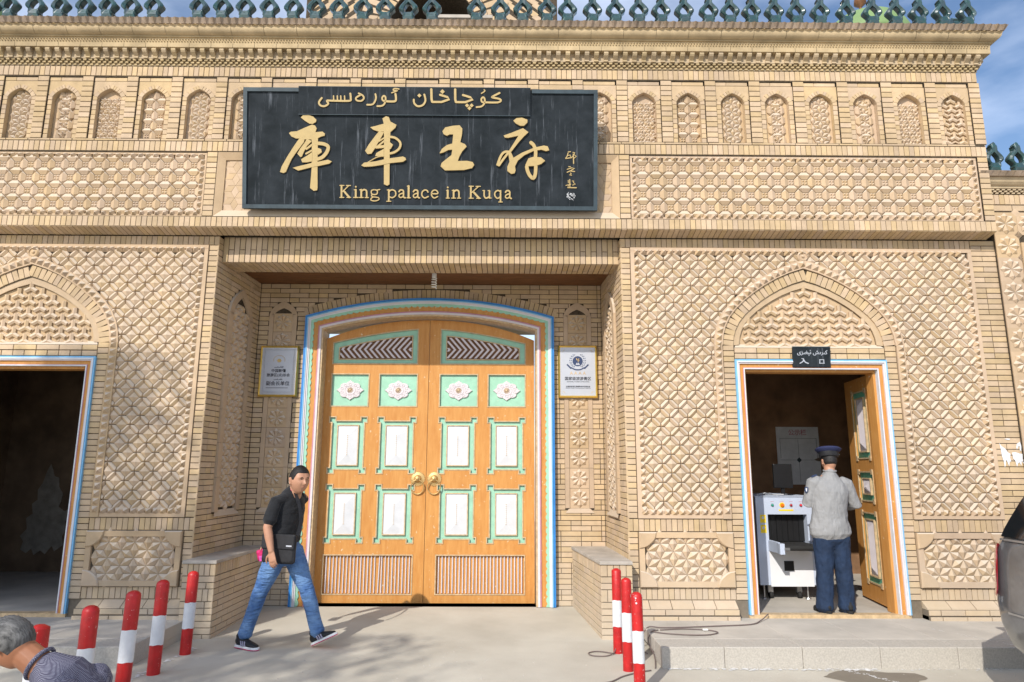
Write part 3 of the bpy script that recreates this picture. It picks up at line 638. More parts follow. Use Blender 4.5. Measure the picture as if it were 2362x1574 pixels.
# ---------------------------------------------------------------- lower storey, both sides
def arch_pts(hw, z0, zt, n=24):          # four-centred arch outline from right spring over apex to left spring
    ks = [(1.0, 0.0), (.985, .13), (.955, .24), (.90, .36), (.82, .47), (.72, .575), (.60, .68), (.47, .775), (.33, .862), (.17, .94), (0, 1.0)]
    def ev(t):
        x = t * (len(ks) - 1); i = min(int(x), len(ks) - 2); f = x - i; return ((ks[i][0] * (1 - f) + ks[i + 1][0] * f) * hw, z0 + (ks[i][1] * (1 - f) + ks[i + 1][1] * f) * (zt - z0))
    r = [ev(i / n) for i in range(n + 1)]
    return r + [(-x, z) for x, z in r[-2::-1]]
AC = 3.482
for s in (1, -1):
    sx = lambda x: x if s > 0 else mir(x)
    def PU(u, v, n=0, rot=0): return FF @ T(sx(u), v, n, rot if s > 0 else -rot)
    def rng(a, c): return (a, c) if s > 0 else (mir(c), mir(a))
    far = 5.5
    vis = (lambda u: True) if s > 0 else (lambda u: u > -6.35)
    # soldier course in the shade under the overhang, corner strips
    q = rng(1.335, 5.50); soldiers(gate, FF, q[0], q[1], 4.262, 4.371)
    q = rng(1.335, 1.448); stack(gate, FF, q[0], q[1], 1.15, 4.26)
    if s > 0: bricks(gate, FF, 5.502, 5.80, .30, 4.371, H=.065)
    # main carved field
    q = rng(1.452, 5.50)
    mb = MB(); e = .045
    for (a, c, z0, z1) in ((1.452, 5.497, 4.26 - e, 4.258), (1.452, 1.452 + e, 1.152 + e, 4.258 - e), (5.497 - e, 5.497, 1.152 + e, 4.258 - e), (1.452, 2.39, 1.152, 1.152 + e), (4.575, 5.497, 1.152, 1.152 + e)):
        r = rng(a, c); mb.box(r[0], r[1], z0, z1, -.006, .014, FF)
    mb.obj('panel_border', 'tile', gate)
    ao = arch_pts(1.115, 3.09, 4.115)
    def in_arch(u, v, g=0.0):
        d = abs((u if s > 0 else mir(u)) - AC)
        if v < 3.09: return d < 1.10 + g
        if v > 4.10 + g: return False
        t = min(1, max(0, (v - 3.09) / 1.02)); ks = [(0, 1.0), (.13, .985), (.24, .955), (.36, .90), (.47, .82), (.575, .72), (.68, .60), (.775, .47), (.862, .33), (.94, .17), (1.0, 0)]
        for i in range(10):
            if ks[i][0] <= t <= ks[i + 1][0]:
                f = (t - ks[i][0]) / (ks[i + 1][0] - ks[i][0]); return d < (ks[i][1] * (1 - f) + ks[i + 1][1] * f) * 1.10 + g
        return False
    r = rng(1.452 + .06, 5.497 - .06)
    pat_bars(sink_put(gate, FF), r[0], r[1], 1.23, 4.19, inside=lambda u, v: vis(u) and not in_arch(u, v, -.058), uc=sx(AC), a=.1025)
    pts = []
    st = .0815
    for i in range(int(3.0 / st)): pts += [(sx(1.452 + .068), 1.24 + i * st, 0), (sx(5.497 - .068), 1.24 + i * st, 0)]
    for i in range(int(3.96 / st)): pts.append((sx(1.52 + i * st), 4.205, 0))
    for i in range(11): pts += [(sx(1.53 + i * st), 1.215, 0), (sx(5.42 - i * st), 1.215, 0)]
    saws(gate, FF, [q_ for q_ in pts if vis(q_[0])], .078, .048)
    # arch: band of sawteeth, ring of headers, stepped inner ring, carved tympanum
    aout, amid = arch_pts(1.0, 3.09, 4.01, 40), arch_pts(.875, 3.09, 3.86, 40); ain = arch_pts(.80, 3.10, 3.785, 40); asaw = arch_pts(1.10, 3.09, 4.115, 40)
    mb = MB()
    def ringplate(A, B_, n0, n1, name, m):
        mb = MB(); k = len(A)
        for i in range(k - 1):
            pa, pb, pc, pd = A[i], A[i + 1], B_[i + 1], B_[i]
            vs = []
            for n_ in (n0, n1): vs += [(sx(AC + p_[0]), p_[1], n_) for p_ in (pa, pb, pc, pd)]
            mb.add(vs, [(4, 5, 6, 7), (0, 4, 7, 3), (1, 2, 6, 5), (0, 1, 5, 4), (3, 7, 6, 2)], FF)
        mb.obj(name, m, gate)
    ringplate(asaw, aout, -.004, .024, 'saw_band', 'tile')
    ringplate(aout, amid, -.03, -.003, 'arch_bed', 'mortar')
    mb = MB(); cl = [(max(-.868, min(.868, p_[0])), p_[1]) for p_ in amid]
    for p_, q_ in zip(cl, cl[1:]):
        if abs(p_[0] - q_[0]) > 1e-5: mb.add([(sx(AC + p_[0]), p_[1], -.008), (sx(AC + q_[0]), q_[1], -.008), (sx(AC + q_[0]), 4.359, -.008), (sx(AC + p_[0]), 4.359, -.008)], [(0, 1, 2, 3)], FF)
    mb.add([(sx(AC - .868), 2.925, -.008), (sx(AC + .868), 2.925, -.008), (sx(AC + .868), 3.062, -.008), (sx(AC - .868), 3.062, -.008)], [(0, 1, 2, 3)], FF)
    mb.obj('spandrel_bed', 'mortar', gate)
    def along(path, step):
        out = []; acc = 0; nxt = step / 2
        for i in range(len(path) - 1):
            a, c = Vector(path[i]), Vector(path[i + 1]); d = (c - a).length
            while nxt <= acc + d: f = (nxt - acc) / d; out.append((a + (c - a) * f, (c - a).normalized())); nxt += step
            acc += d
        return out
    mid = [((a[0] + c[0]) / 2, (a[1] + c[1]) / 2) for a, c in zip(asaw, aout)]
    saws(gate, FF @ Matrix.Translation((0, 0, .022)), [(sx(AC + p_.x), p_.y, math.atan2(t_.y, t_.x) * s) for p_, t_ in along(mid, .083) if vis(sx(AC + p_.x))], .074, .042)
    down = [(sx(2.43), 3.06 - i * .083, 0) for i in range(23)] + [(sx(4.535), 3.06 - i * .083, 0) for i in range(23)]
    mb = MB()
    for a in (2.383, 4.488): r = rng(a, a + .094); mb = MB(); mb.box(r[0], r[1], 1.15, 3.09, -.004, .024, FF); mb.obj('saw_band', 'tile', gate)
    saws(gate, FF @ Matrix.Translation((0, 0, .022)), [q_ for q_ in down if vis(q_[0])], .074, .042)
    # headers of the arch ring: wedge bricks
    k = len(aout); L_ = along([((a[0] + c[0]) / 2, (a[1] + c[1]) / 2) for a, c in zip(aout, amid)], .0655)
    for p_, t_ in L_:
        u = sx(AC + p_.x)
        if vis(u): put(gate, 'arch_brick', rbrick(.059, .128), FF @ T(u, p_.y, .006 + wob(), math.atan2(t_.y, t_.x) * s))
    ringplate(amid, ain, -.03, -.012, 'stepped_arch', 'brick')
    for a in (2.487, 4.357):
        r = rng(a, a + .127); 
        if vis(r[1]): stack(gate, FF @ Matrix.Translation((0, 0, .006)), r[0], r[1], .30, 3.09)
    # tympanum
    mb = MB(); r = rng(2.60, 4.365); mb.box(r[0], r[1], 2.925, 3.9, -.05, -.035, FF) if False else None
    ks = ain; mb.add([(sx(AC + p_[0]), p_[1], -.040) for p_ in ks], [tuple(range(len(ks)))], FF); mb.obj('tympanum_back', 'tile', gate)
    def in_t(u, v):
        d = abs(u - sx(AC)); 
        for i in range(len(ain) - 1):
            if ain[i][1] <= v <= ain[i + 1][1] and ain[i][0] >= 0: 
                f = (v - ain[i][1]) / (ain[i + 1][1] - ain[i][1] + 1e-9); return d < ain[i][0] * (1 - f) + ain[i + 1][0] * f - .015
        return False
    pat_tri(sink_put(gate, FF, -.034), sx(AC) - .85, sx(AC) + .85, 3.11, 3.8, .155, inside=lambda u, v: in_t(u, v) and vis(u))
    mb = MB(); r = rng(2.617, 4.352); mb.add([(r[0], 3.062, .006), (r[1], 3.062, .006), (r[1] - .04, 3.108, -.036), (r[0] + .04, 3.108, -.036)], [(0, 1, 2, 3)], FF); mb.obj('tympanum_sill', 'tile', gate)
    r = rng(2.617, 4.352)
    bricks(gate, FF @ Matrix.Translation((0, 0, .006)), r[0], r[1], 2.998, 3.062, Lb=.26, headers=False); bricks(gate, FF @ Matrix.Translation((0, 0, .006)), r[0], r[1], 2.93, 2.996, Lb=.13, headers=False)
    # little flower boss above the arch
    mb = MB(); mb.lathe([(.062, -.01), (.064, .018), (.050, .030), (.046, .018), (.02, .02), (.012, .034), (.002, .036)], 20, FF @ T(sx(AC + .005), 4.155, 0)); mb.obj('flower_boss', 'tile', gate, smooth=False)
    # base: soldier band, lower panel, soldier band, plinth
    for a, c in ((1.335, 2.487), (4.484, 5.60 if s > 0 else 5.5)):
        r = rng(a, c)
        if not vis(r[1]): continue
        soldiers(gate, FF, r[0], r[1], 1.012, 1.146); soldiers(gate, FF, r[0], r[1], .302, .425)
        pa, pc = (1.448, 2.483) if a < 2 else (4.488, 5.497); r = rng(pa, pc)
        FPn = FF @ Matrix.Translation((0, 0, -.002))
        
        pat_kites(sink_put(gate, FPn), r[0] + .07, r[1] - .07, .475, .968, .163, tag='low', ht=.026)
        border(gate, FPn, r[0] + .002, r[1] - .002, .432, 1.008, .062, .028, 'panel_frame')
        for cu in (r[0] + .03, r[1] - .03):
            for cv in (.46, .98):
                mb = MB()
                du = 1 if cu < (r[0] + r[1]) / 2 else -1; dv = 1 if cv < .7 else -1
                arc = [(cu - du * .028 + du * .19 * math.cos(t), cv - dv * .028 + dv * .17 * math.sin(t)) for t in [i * math.pi / 2 / 8 for i in range(9)]]
                mb.prism([(cu - du * .028, cv - dv * .028)] + arc, .0, .046, FPn, bevel=.012); mb.obj('panel_corner', 'tile', gate)
        if pa < 2: rr_ = rng(1.335, 1.445); stack(gate, FF, rr_[0], rr_[1], .43, 1.01)
        # plinth
        r = rng(a if a > 2 else 1.30, c - .01 if a < 2 else 5.80 if s > 0 else 6.2); n_ = max(2, round((r[1] - r[0]) / .24)); p_ = (r[1] - r[0]) / n_
        for i in range(n_):
            key = ('pl', round(p_, 3)); h_ = p_ / 2 - .004
            if key not in LIB: lib(key, [(-h_, .297, -.01), (h_, .297, -.01), (h_, .235, .085), (-h_, .235, .085), (-h_, .222, .088), (h_, .222, .088), (-h_, .222, -.01), (h_, .222, -.01)], [(0, 3, 2, 1), (3, 4, 5, 2), (0, 6, 4, 3), (1, 2, 5, 7)], 'brick')
            put(gate, 'plinth_tile', key, FF @ T(r[0] + (i + .5) * p_, 0, wob()))
        mb = MB(); mb.box(r[0], r[1], .10, .222, -.01, .105, FF); mb.box(r[0] - .0, r[1], .10, .16, -.01, .128, FF); mb.obj('plinth', 'mortar', gate)
        bricks(gate, FF @ Matrix.Translation((0, 0, .118)), r[0], r[1], .163, .224); bricks(gate, FF @ Matrix.Translation((0, 0, .142)), r[0], r[1], .100, .160)
# ---------------------------------------------------------------- recess: side walls, back wall, seats
for s in (1, -1):
    xf, xb = (JR, JB) if s > 0 else (mir(JR), mir(JB)); Pf, Pb = Vector((xf, F0, 0)), Vector((xb, BW, 0)); d = (Pb - Pf).normalized()
    if s < 0: FJ = frame(Pf, d, (0, 0, 1), (d.y, -d.x, 0)); U0 = 0; fu = lambda a: a
    else: FJ = frame(Pb, -d, (0, 0, 1), (-d.y, d.x, 0)); 
    Ln = (Pb - Pf).length
    uu = (lambda a: a) if s < 0 else (lambda a: Ln - a)
    a0, a1 = .36, 1.02; ac_ = (a0 + a1) / 2
    def rr2(a, c): return (uu(a), uu(c)) if s < 0 else (uu(c), uu(a))
    def hj(v):
        if not 1.14 < v < 3.89: return ()
        x_ = .328
        while x_ > .01 and archz(x_, .335, 3.55, 3.91) < v: x_ -= .01
        r_ = rr2(ac_ - x_, ac_ + x_); return (r_,)
    bricks(gate, FJ, 0, Ln, 0, 4.14, holes=hj); r = rr2(.0, .125); bricks(gate, FJ, r[0], r[1], 4.145, 4.372, Lb=.125, headers=False)
    mb = MB(); po = [(uu(ac_ + x), z) for x, z in [(.33 * math.cos(t), 0) for t in ()]]
    prof = [(t, archz(t, .33, 3.55, 3.90)) for t in [-.33 + .66 * i / 16 for i in range(17)]]
    pin = [(t, archz(t, .235, 3.52, 3.80)) for t in [-.235 + .47 * i / 16 for i in range(17)]]
    for i in range(16):
        A = [(uu(ac_ + q_[0]), q_[1]) for q_ in (prof[i], prof[i + 1], pin[i + 1], pin[i])]
        mb.add([(x, y, .026) for x, y in A] + [(A[2][0], A[2][1], -.008), (A[3][0], A[3][1], -.008), (A[0][0], A[0][1], -.008), (A[1][0], A[1][1], -.008)], [(0, 1, 2, 3), (3, 2, 4, 5), (1, 0, 6, 7)], FJ)
    for e0, e1 in ((-.33, -.235), (.235, .33)):
        r = rr2(ac_ + e0, ac_ + e1); 
        for i in range(6): mb.box(r[0], r[1], 1.18 + i * .396, 1.18 + i * .396 + .392, -.03, .026, FJ)
    r = rr2(ac_ - .33, ac_ + .33); mb.add([(r[0], 1.13, .028), (r[1], 1.13, .028), (r[1] - .07, 1.20, .0), (r[0] + .07, 1.20, .0)], [(0, 1, 2, 3)], FJ)
    mb.obj('niche_frame', 'tile', gate)
    r = rr2(ac_ - .24, ac_ + .24)
    rel = MB(); sk = relief_sink(rel, FJ, -.002)
    pat_kites(sk, r[0], r[1], 1.2, 3.8, .15, inside=lambda u, v: abs(uu(u) - ac_) < .22 and v < archz(uu(u) - ac_, .235, 3.52, 3.80) - .03, tag='j', ht=.03)
    rel.obj('niche_relief', 'tile', gate, rnd=True)
FB = front(BW)
SC_ = .945
def hb(v):
    out = []; x_ = 1.652
    if v > 3.6:
        while x_ > 0 and arcz(C + x_, ARCR + .137) < v: x_ -= .01
        if v < arcz(C + 1.652, ARCR): x_ = 1.652
    if x_ > 0: out.append((C - x_, C + x_))
    for uc in (SC_, mir(SC_)):
        if 1.135 < v < 3.89:
            y_ = .183
            while y_ > .01 and archz(y_, .19, 3.72, 3.90) < v: y_ -= .008
            out.append((uc - y_, uc + y_))
    return out
bricks(gate, FB, mir(JB), JB, 0.0, 4.14, holes=hb)
nv = 54
for i in range(nv):                         # segmental arch of headers over the gate
    t = (-1 + 2 * (i + .5) / nv) * math.asin(1.70 / (ARCR + .07)); rr_ = ARCR + .068
    put(gate, 'arch_brick', rbrick(.0575, .132), FB @ T(C + rr_ * math.sin(t), ARCZ + rr_ * math.cos(t), .002 + wob(), -t))
for s in (1, -1):
    uc = SC_ if s > 0 else mir(SC_)
    mb = MB(); mb.box(uc - .19, uc + .19, 1.12, 3.72, -.03, -.012, FB); mb.obj('niche_back', 'mortar', gate)
    for i in range(10): put(gate, 'rosette_tile', 'ros', FB @ T(uc, 1.311 + .2545 * i, -.004))
    mb = MB()
    for e0, e1 in ((-.185, -.128), (.128, .185)):
        for i in range(5): mb.box(uc + e0, uc + e1, 1.19 + i * .506, 1.19 + i * .506 + .502, -.02, .008, FB)
    pr = [(t, archz(t, .185, 3.72, 3.895)) for t in [-.185 + .37 * i / 12 for i in range(13)]]; pi_ = [(t, archz(t, .128, 3.70, 3.80)) for t in [-.128 + .256 * i / 12 for i in range(13)]]
    for i in range(12):
        A = [(uc + q_[0], q_[1]) for q_ in (pr[i], pr[i + 1], pi_[i + 1], pi_[i])]; mb.add([(x, y, .008) for x, y in A] + [(A[2][0], A[2][1], -.02), (A[3][0], A[3][1], -.02)], [(0, 1, 2, 3), (3, 2, 4, 5)], FB)
    mb.add([(uc - .185, 1.13, .010), (uc + .185, 1.13, .010), (uc + .135, 1.185, -.006), (uc - .135, 1.185, -.006)], [(0, 1, 2, 3)], FB)
    mb.obj('niche_frame', 'tile', gate)
# brick seats on both sides of the gate
for s in (1, -1):
    if s > 0: q = [(1.005, 7.46), (1.34, 7.46), (1.29, 8.89), (.84, 8.89)]
    else: q = [(mir(1.34), 7.46), (mir(.995), 7.46), (-3.02, 8.89), (mir(1.29), 8.89)]
    mb = MB(); mb.prism([(q_[0] + ((.009 if i_ in (0, 3) else 0) if s > 0 else (-.009 if i_ in (1, 2) else 0)), q_[1] + .008) for i_, q_ in enumerate(q)], -.1, .69); mb.obj('seat', 'mortar', gate)
    mb = MB(); mb.prism([(q[0][0] - .012, q[0][1] - .014), (q[1][0] + .0, q[1][1] - .014), (q[2][0], q[2][1]), (q[3][0] - .012, q[3][1])] if s > 0 else [(q[0][0], q[0][1] - .014), (q[1][0] + .012, q[1][1] - .014), (q[2][0] + .012, q[2][1]), (q[3][0], q[3][1])], .69, .722, bevel=.006); mb.obj('seat_top', 'cap', gate)
    Fq = front(7.46); soldiers(gate, Fq, q[0][0], q[1][0], .565, .688, .0617); bricks(gate, Fq, q[0][0], q[1][0], .435, .563); soldiers(gate, Fq, q[0][0], q[1][0], .31, .433, .0617); bricks(gate, Fq, q[0][0], q[1][0], -.08, .308)
    if s > 0: pf_, pb_ = Vector((q[0][0], q[0][1], 0)), Vector((q[3][0], q[3][1], 0)); d = (pb_ - pf_).normalized(); Fs = frame(pb_, -d, (0, 0, 1), (-d.y, d.x, 0))
    else: pf_, pb_ = Vector((q[1][0], q[1][1], 0)), Vector((q[2][0], q[2][1], 0)); d = (pb_ - pf_).normalized(); Fs = frame(pf_, d, (0, 0, 1), (d.y, -d.x, 0))
    Ls = (pb_ - pf_).length; soldiers(gate, Fs, 0, Ls, .565, .688); bricks(gate, Fs, 0, Ls, -.08, .563)
# ---------------------------------------------------------------- rooms behind the side doors
for s in (1, -1):
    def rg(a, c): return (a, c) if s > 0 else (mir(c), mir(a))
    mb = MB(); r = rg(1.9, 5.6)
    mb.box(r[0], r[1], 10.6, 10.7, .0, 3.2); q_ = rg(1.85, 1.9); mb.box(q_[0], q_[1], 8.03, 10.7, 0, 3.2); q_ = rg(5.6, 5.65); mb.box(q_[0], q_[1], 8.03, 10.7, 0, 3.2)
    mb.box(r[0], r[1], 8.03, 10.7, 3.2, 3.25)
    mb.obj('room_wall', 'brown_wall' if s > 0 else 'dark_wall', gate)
    mb = MB(); r2 = rg(1.9, 5.6); mb.box(r2[0], r2[1], 8.021, 10.7, .0, .150); q_ = rg(2.62, 4.35); mb.box(q_[0], q_[1], 7.70, 8.0205, .0, .150); mb.obj('room_floor', 'slab', gate)
# patch of bare plaster in the left room, side partition
mb = MB(); random.seed(3)
pl = [(0, .95), (.03, 1.04), (.06, .97), (.08, .90), (.13, .88), (.14, .78), (.19, .70), (.18, .62), (.16, .55), (.22, .50), (.27, .52), (.29, .44), (.24, .38), (.27, .30), (.23, .22), (.25, .12), (.17, .05), (.14, .11), (.08, .02), (.03, .06), (-.03, .01), (-.06, .08), (-.11, .03), (-.17, .07), (-.15, .16), (-.19, .22), (-.13, .30), (-.15, .42), (-.09, .47), (-.11, .58), (-.06, .63), (-.07, .74), (-.03, .82)]
mb.prism([(x * 1.5, z * 1.3) for x, z in pl], 0, .006, frame((-7.02, 10.596, .38), (1, 0, 0), (0, 0, 1), (0, -1, 0)) ); mb.obj('bare_plaster', 'plaster', gate)
mb = MB(); mb.box(-5.62, -5.55, 10.57, 10.6, 1.75, 1.84); mb.obj('switch', 'white', gate)
# ---------------------------------------------------------------- painted frames of the side doorways
def rect_band(name, m, s, a0, a1, n0, n1, zb=.155, ztop=2.923, wx=.872, out=gate):
    mb = MB()
    cx_ = AC if s > 0 else mir(AC)
    for (x0, x1, z0, z1) in ((cx_ - wx + a0, cx_ - wx + a1, zb, ztop - a0), (cx_ + wx - a1, cx_ + wx - a0, zb, ztop - a0), (cx_ - wx + a1, cx_ + wx - a1, ztop - a1, ztop - a0)): mb.box(x0, x1, z0, z1, n0, n1, FF)
    return mb.obj(name, m, out)
for s in (1, -1):
    rect_band('frame_moulding', 'sky_blue' if s > 0 else 'sky_blue', s, .0, .018, -.25, .030); rect_band('frame_moulding', 'white', s, .018, .034, -.25, .038); rect_band('frame_moulding', 'palepink', s, .034, .050, -.25, .026)
    rect_band('door_frame', 'wood', s, .050, .092, -.25, .006); rect_band('frame_bead', 'pink', s, .092, .098, -.25, .010); rect_band('frame_bead', 'white', s, .098, .110, -.25, .016); rect_band('door_frame', 'wood', s, .110, .138, -.20, -.045)
    mb = MB(); cx_ = AC if s > 0 else mir(AC); mb.box(cx_ - .87, cx_ + .87, F0 - .02, F0 + .09, .10, .158); mb.obj('door_sill', 'trim', gate)
# ================================================================ painted frame and leaves of the main gate
GH = 1.655; FG = front(8.85)
def gpath(t, step=.05):
    x0, x1 = C - GH + t, C + GH - t; r = ARCR - t; za = arcz(x0, r); n1 = max(2, int(3.68 / step)); n2 = max(8, int(3.4 / step))
    P_ = [(x0, .0 + za * i / n1) for i in range(n1)]; P_ += [(x0 + (x1 - x0) * i / n2, arcz(x0 + (x1 - x0) * i / n2, r)) for i in range(n2 + 1)]; P_ += [(x1, za * (1 - i / n1)) for i in range(1, n1 + 1)]
    return P_
def gband(name, m, t0, t1, n0, n1, step=.05, scal=0):
    A = gpath(t0, step); B_ = gpath(t1, step); K = len(A); mb = MB()
    if scal:
        for i in range(K):
            ph = abs(math.sin(math.pi * i * step / .085)) ; q = scal * (ph ** .6); a, c = Vector(A[i]), Vector(B_[i]); d = (c - a).normalized() if (c - a).length > 1e-6 else Vector((0, 0)); B_[i] = tuple(c + d * (q - scal * .4))
    for i in range(K - 1):
        Q = (A[i], A[i + 1], B_[i + 1], B_[i]); vs = [(p_[0], p_[1], n_) for n_ in (n0, n1) for p_ in Q]
        mb.add(vs, [(4, 7, 6, 5), (0, 4, 5, 1), (3, 2, 6, 7)], FG)
    mb.obj(name, m, gate)
gband('frame_moulding', 'blue', .0, .030, -.30, .035); gband('frame_moulding', 'sky_blue', .030, .044, -.30, .045)
gband('frame_moulding', 'palepink', .044, .060, -.30, .038); gband('frame_moulding', 'white', .060, .078, -.30, .026); gband('scalloped_board', 'mint', .078, .108, -.05, .016, .0125, .022)
gband('gate_frame', 'wood', .080, .178, -.30, .004); gband('frame_bead', 'pink', .178, .196, -.30, .020); gband('frame_bead', 'palepink', .196, .222, -.30, .026); gband('frame_bead', 'trim', .222, .244, -.30, .012)
mb = MB(); mb.box(C - 1.62, C + 1.62, 8.87, 9.12, -.10, -.004); mb.obj('threshold', 'cap', gate)
LC = -1.05; LY = 9.05
def gate_leaf(s):
    def xx(t): return LC + s * t
    leaf_name = 'gate_leaf'
    top = lambda t: 3.675 - .275 * (t / 1.42) ** 2.2; htop = lambda t: 3.555 - .2 * (t / 1.3) ** 1.6
    def ear(t0, t1, z0, z1):
        return [(t0 + .034, t1 - .034, z0 + .052, z1 - .052), (t0, t0 + .085, z0, z0 + .075), (t1 - .085, t1, z0, z0 + .075), (t0, t0 + .085, z1 - .075, z1), (t1 - .085, t1, z1 - .075, z1)]
    sq = [(.15, .66, 2.495, 2.93), (.80, 1.30, 2.495, 2.93)]
    ears = [(.15, .66, 1.615, 2.355), (.80, 1.30, 1.615, 2.355), (.15, .66, .735, 1.475), (.80, 1.30, .735, 1.475)]
    sl = (.15, 1.29, .11, .59); gr = (.155, 1.30, 3.07, 3.60)
    rects = [(q,) for q in sq] + [tuple(ear(*q)) for q in ears] + [(sl,)]
    ts = sorted({.003, 1.42} | {v for g in rects for r in g for v in r[:2]}); zs = sorted({.004, 3.07} | {v for g in rects for r in g for v in r[2:]})
    def hole(t, z): return any(r[0] < t < r[1] and r[2] < z < r[3] for g in rects for r in g)
    F = front(LY); mb = MB(); tr = MB()
    def bx(m_, t0, t1, z0, z1, n0, n1): a, c = sorted((xx(t0), xx(t1))); m_.box(a, c, z0, z1, n0, n1, F)
    nt_, nz_ = len(ts) - 1, len(zs) - 1; H_ = [[hole((ts[i] + ts[i + 1]) / 2, (zs[j] + zs[j + 1]) / 2) for j in range(nz_)] for i in range(nt_)]
    for i in range(nt_):
        j = 0
        while j < nz_:
            if H_[i][j]: j += 1; continue
            k = j
            while k < nz_ and not H_[i][k]: k += 1
            bx(mb, ts[i], ts[i + 1], zs[j], zs[k], -.03, 0); j = k
    e = .007
    for i in range(nt_):
        for j in range(nz_):
            if i + 1 < nt_ and H_[i][j] != H_[i + 1][j]: t = ts[i + 1]; bx(tr, t - e, t + e, zs[j] - e, zs[j + 1] + e, -.004, .0078 + .00035 * ((i * 3 + j) % 5))
            if j + 1 < nz_ and H_[i][j] != H_[i][j + 1]: z = zs[j + 1]; bx(tr, ts[i] - e, ts[i + 1] + e, z - e, z + e, -.004, .0056 + .00035 * ((i + j * 3) % 5))
    n_ = 18
    def strip(m_, t0, t1, fa, fb, n0, n1, k=n_):
        for i in range(k):
            ta, tb = t0 + (t1 - t0) * i / k, t0 + (t1 - t0) * (i + 1) / k
            Q = [(xx(ta), fa(ta)), (xx(tb), fa(tb)), (xx(tb), fb(tb)), (xx(ta), fb(ta))]
            vs = [(p_[0], p_[1], nn) for nn in (n0, n1) for p_ in Q]; f_ = [(4, 5, 6, 7), (0, 1, 5, 4), (2, 3, 7, 6)]
            if s < 0: f_ = [tuple(reversed(q)) for q in f_]
            if i == 0: f_.append((0, 4, 7, 3))
            if i == k - 1: f_.append((1, 2, 6, 5))
            m_.add(vs, f_, F)
    strip(mb, .003, .155, lambda t: 3.07, top, -.03, 0, 4); strip(mb, 1.30, 1.42, lambda t: 3.07, top, -.03, 0, 4); strip(mb, .155, 1.30, htop, top, -.03, 0)
    strip(mb, .003, 1.42, lambda t: .004, lambda t: top(t) - .004, -.065, -.034)
    leaf = mb.obj(leaf_name, 'wood', gate)
    strip(tr, .148, 1.307, lambda t: htop(t) - e, lambda t: htop(t) + e, -.004, .007); bx(tr, .148, 1.307, 3.063, 3.077, -.004, .0075); bx(tr, .148, .162, 3.07, htop(.155), -.004, .0082); bx(tr, 1.293, 1.307, 3.07, htop(1.3), -.004, .0082)
    # inner trim of the lattice and the slatted panel
    ht2 = lambda t: htop(t) - .085
    strip(tr, .225, 1.225, lambda t: ht2(t) - e, lambda t: ht2(t) + e, -.02, -.006); bx(tr, .225, 1.225, 3.125, 3.139, -.02, -.006); bx(tr, .225, .239, 3.13, ht2(.23), -.02, -.0055); bx(tr, 1.211, 1.225, 3.13, ht2(1.22), -.02, -.0055)
    mf = MB()
    for q in sq: bx(mf, q[0], q[1], q[2], q[3], -.033, -.024)
    for q in ears:
        bx(mf, q[0] + .0, q[1], q[2], q[3], -.033, -.022)
    strip(mf, .155, .232, lambda t: 3.07, htop, -.033, -.02, 3); strip(mf, 1.218, 1.30, lambda t: 3.07, htop, -.033, -.02, 3); strip(mf, .232, 1.218, ht2, htop, -.033, -.02); bx(mf, .232, 1.218, 3.07, 3.132, -.033, -.02)
    mf.obj('painted_field', 'mint', leaf)
    dots = MB()
    for q in ears:
        wp = MB()
        a, c, z0, z1 = q[0] + .118, q[1] - .118, q[2] + .112, q[3] - .118; g_ = .012
        for (t0, t1, y0, y1) in ((a - g_, c + g_, z1, z1 + g_), (a - g_, c + g_, z0 - g_, z0), (a - g_, a, z0, z1), (c, c + g_, z0, z1)): bx(tr, t0, t1, y0, y1, -.0215, .004)
        A = [xx(a), xx(c)]; A.sort(); a_, c_ = A; i_ = .085
        wp.add([(a_, z0, -.008), (c_, z0, -.008), (c_, z1, -.008), (a_, z1, -.008), (a_ + .03, z0 + .03, -.004), (c_ - .03, z0 + .03, -.004), (c_ - .03, z1 - .03, -.004), (a_ + .03, z1 - .03, -.004), ((a_ + c_) / 2, z0 + .14, .014), ((a_ + c_) / 2, z1 - .14, .014)],
               [(0, 1, 5, 4), (1, 2, 6, 5), (2, 3, 7, 6), (3, 0, 4, 7), (4, 5, 8), (5, 6, 9, 8), (6, 7, 9), (7, 4, 8, 9)], F)
        wp.obj('white_panel', 'white', leaf)
        for k in range(11): z = z0 + .13 + (z1 - z0 - .26) * k / 10; x = (a_ + c_) / 2; dots.box(x - .007, x + .007, z - .004, z + .004, .010, .0165, F)
    dots.obj('studs', 'trim', leaf)
    tr.obj('trim', 'trim', leaf)
    # chevron lattice
    k = 0
    mb2 = MB(); t0 = .27
    while t0 < 1.50:
        for up in (0, 1):
            L_ = .165; zm = 3.27
            for st in range(8):
                ta, tb = t0 - L_ * st / 8, t0 - L_ * (st + 1) / 8; za, zb = zm + (1 if up else -1) * L_ * 1.15 * st / 8, zm + (1 if up else -1) * L_ * 1.15 * (st + 1) / 8
                tm, zz = (ta + tb) / 2, (za + zb) / 2
                if .24 < tm < 1.21 and 3.14 < zz < ht2(tm) - .008:
                    w_ = .0165; Q = [(xx(ta - w_), za), (xx(ta + w_), za), (xx(tb + w_), zb), (xx(tb - w_), zb)]; mb2.prism(Q, -.03, -.012, F)
        t0 += .076
    mb2.obj('lattice_slat', 'palepink', leaf)
    mb2 = MB(); strip(mb2, .232, 1.218, lambda t: 3.132, ht2, -.034, -.0335); mb2.obj('lattice_back', 'wood_dark', leaf)
    # vertical half-round slats at the foot
    st_ = (sl[1] - sl[0] - .03) / 25
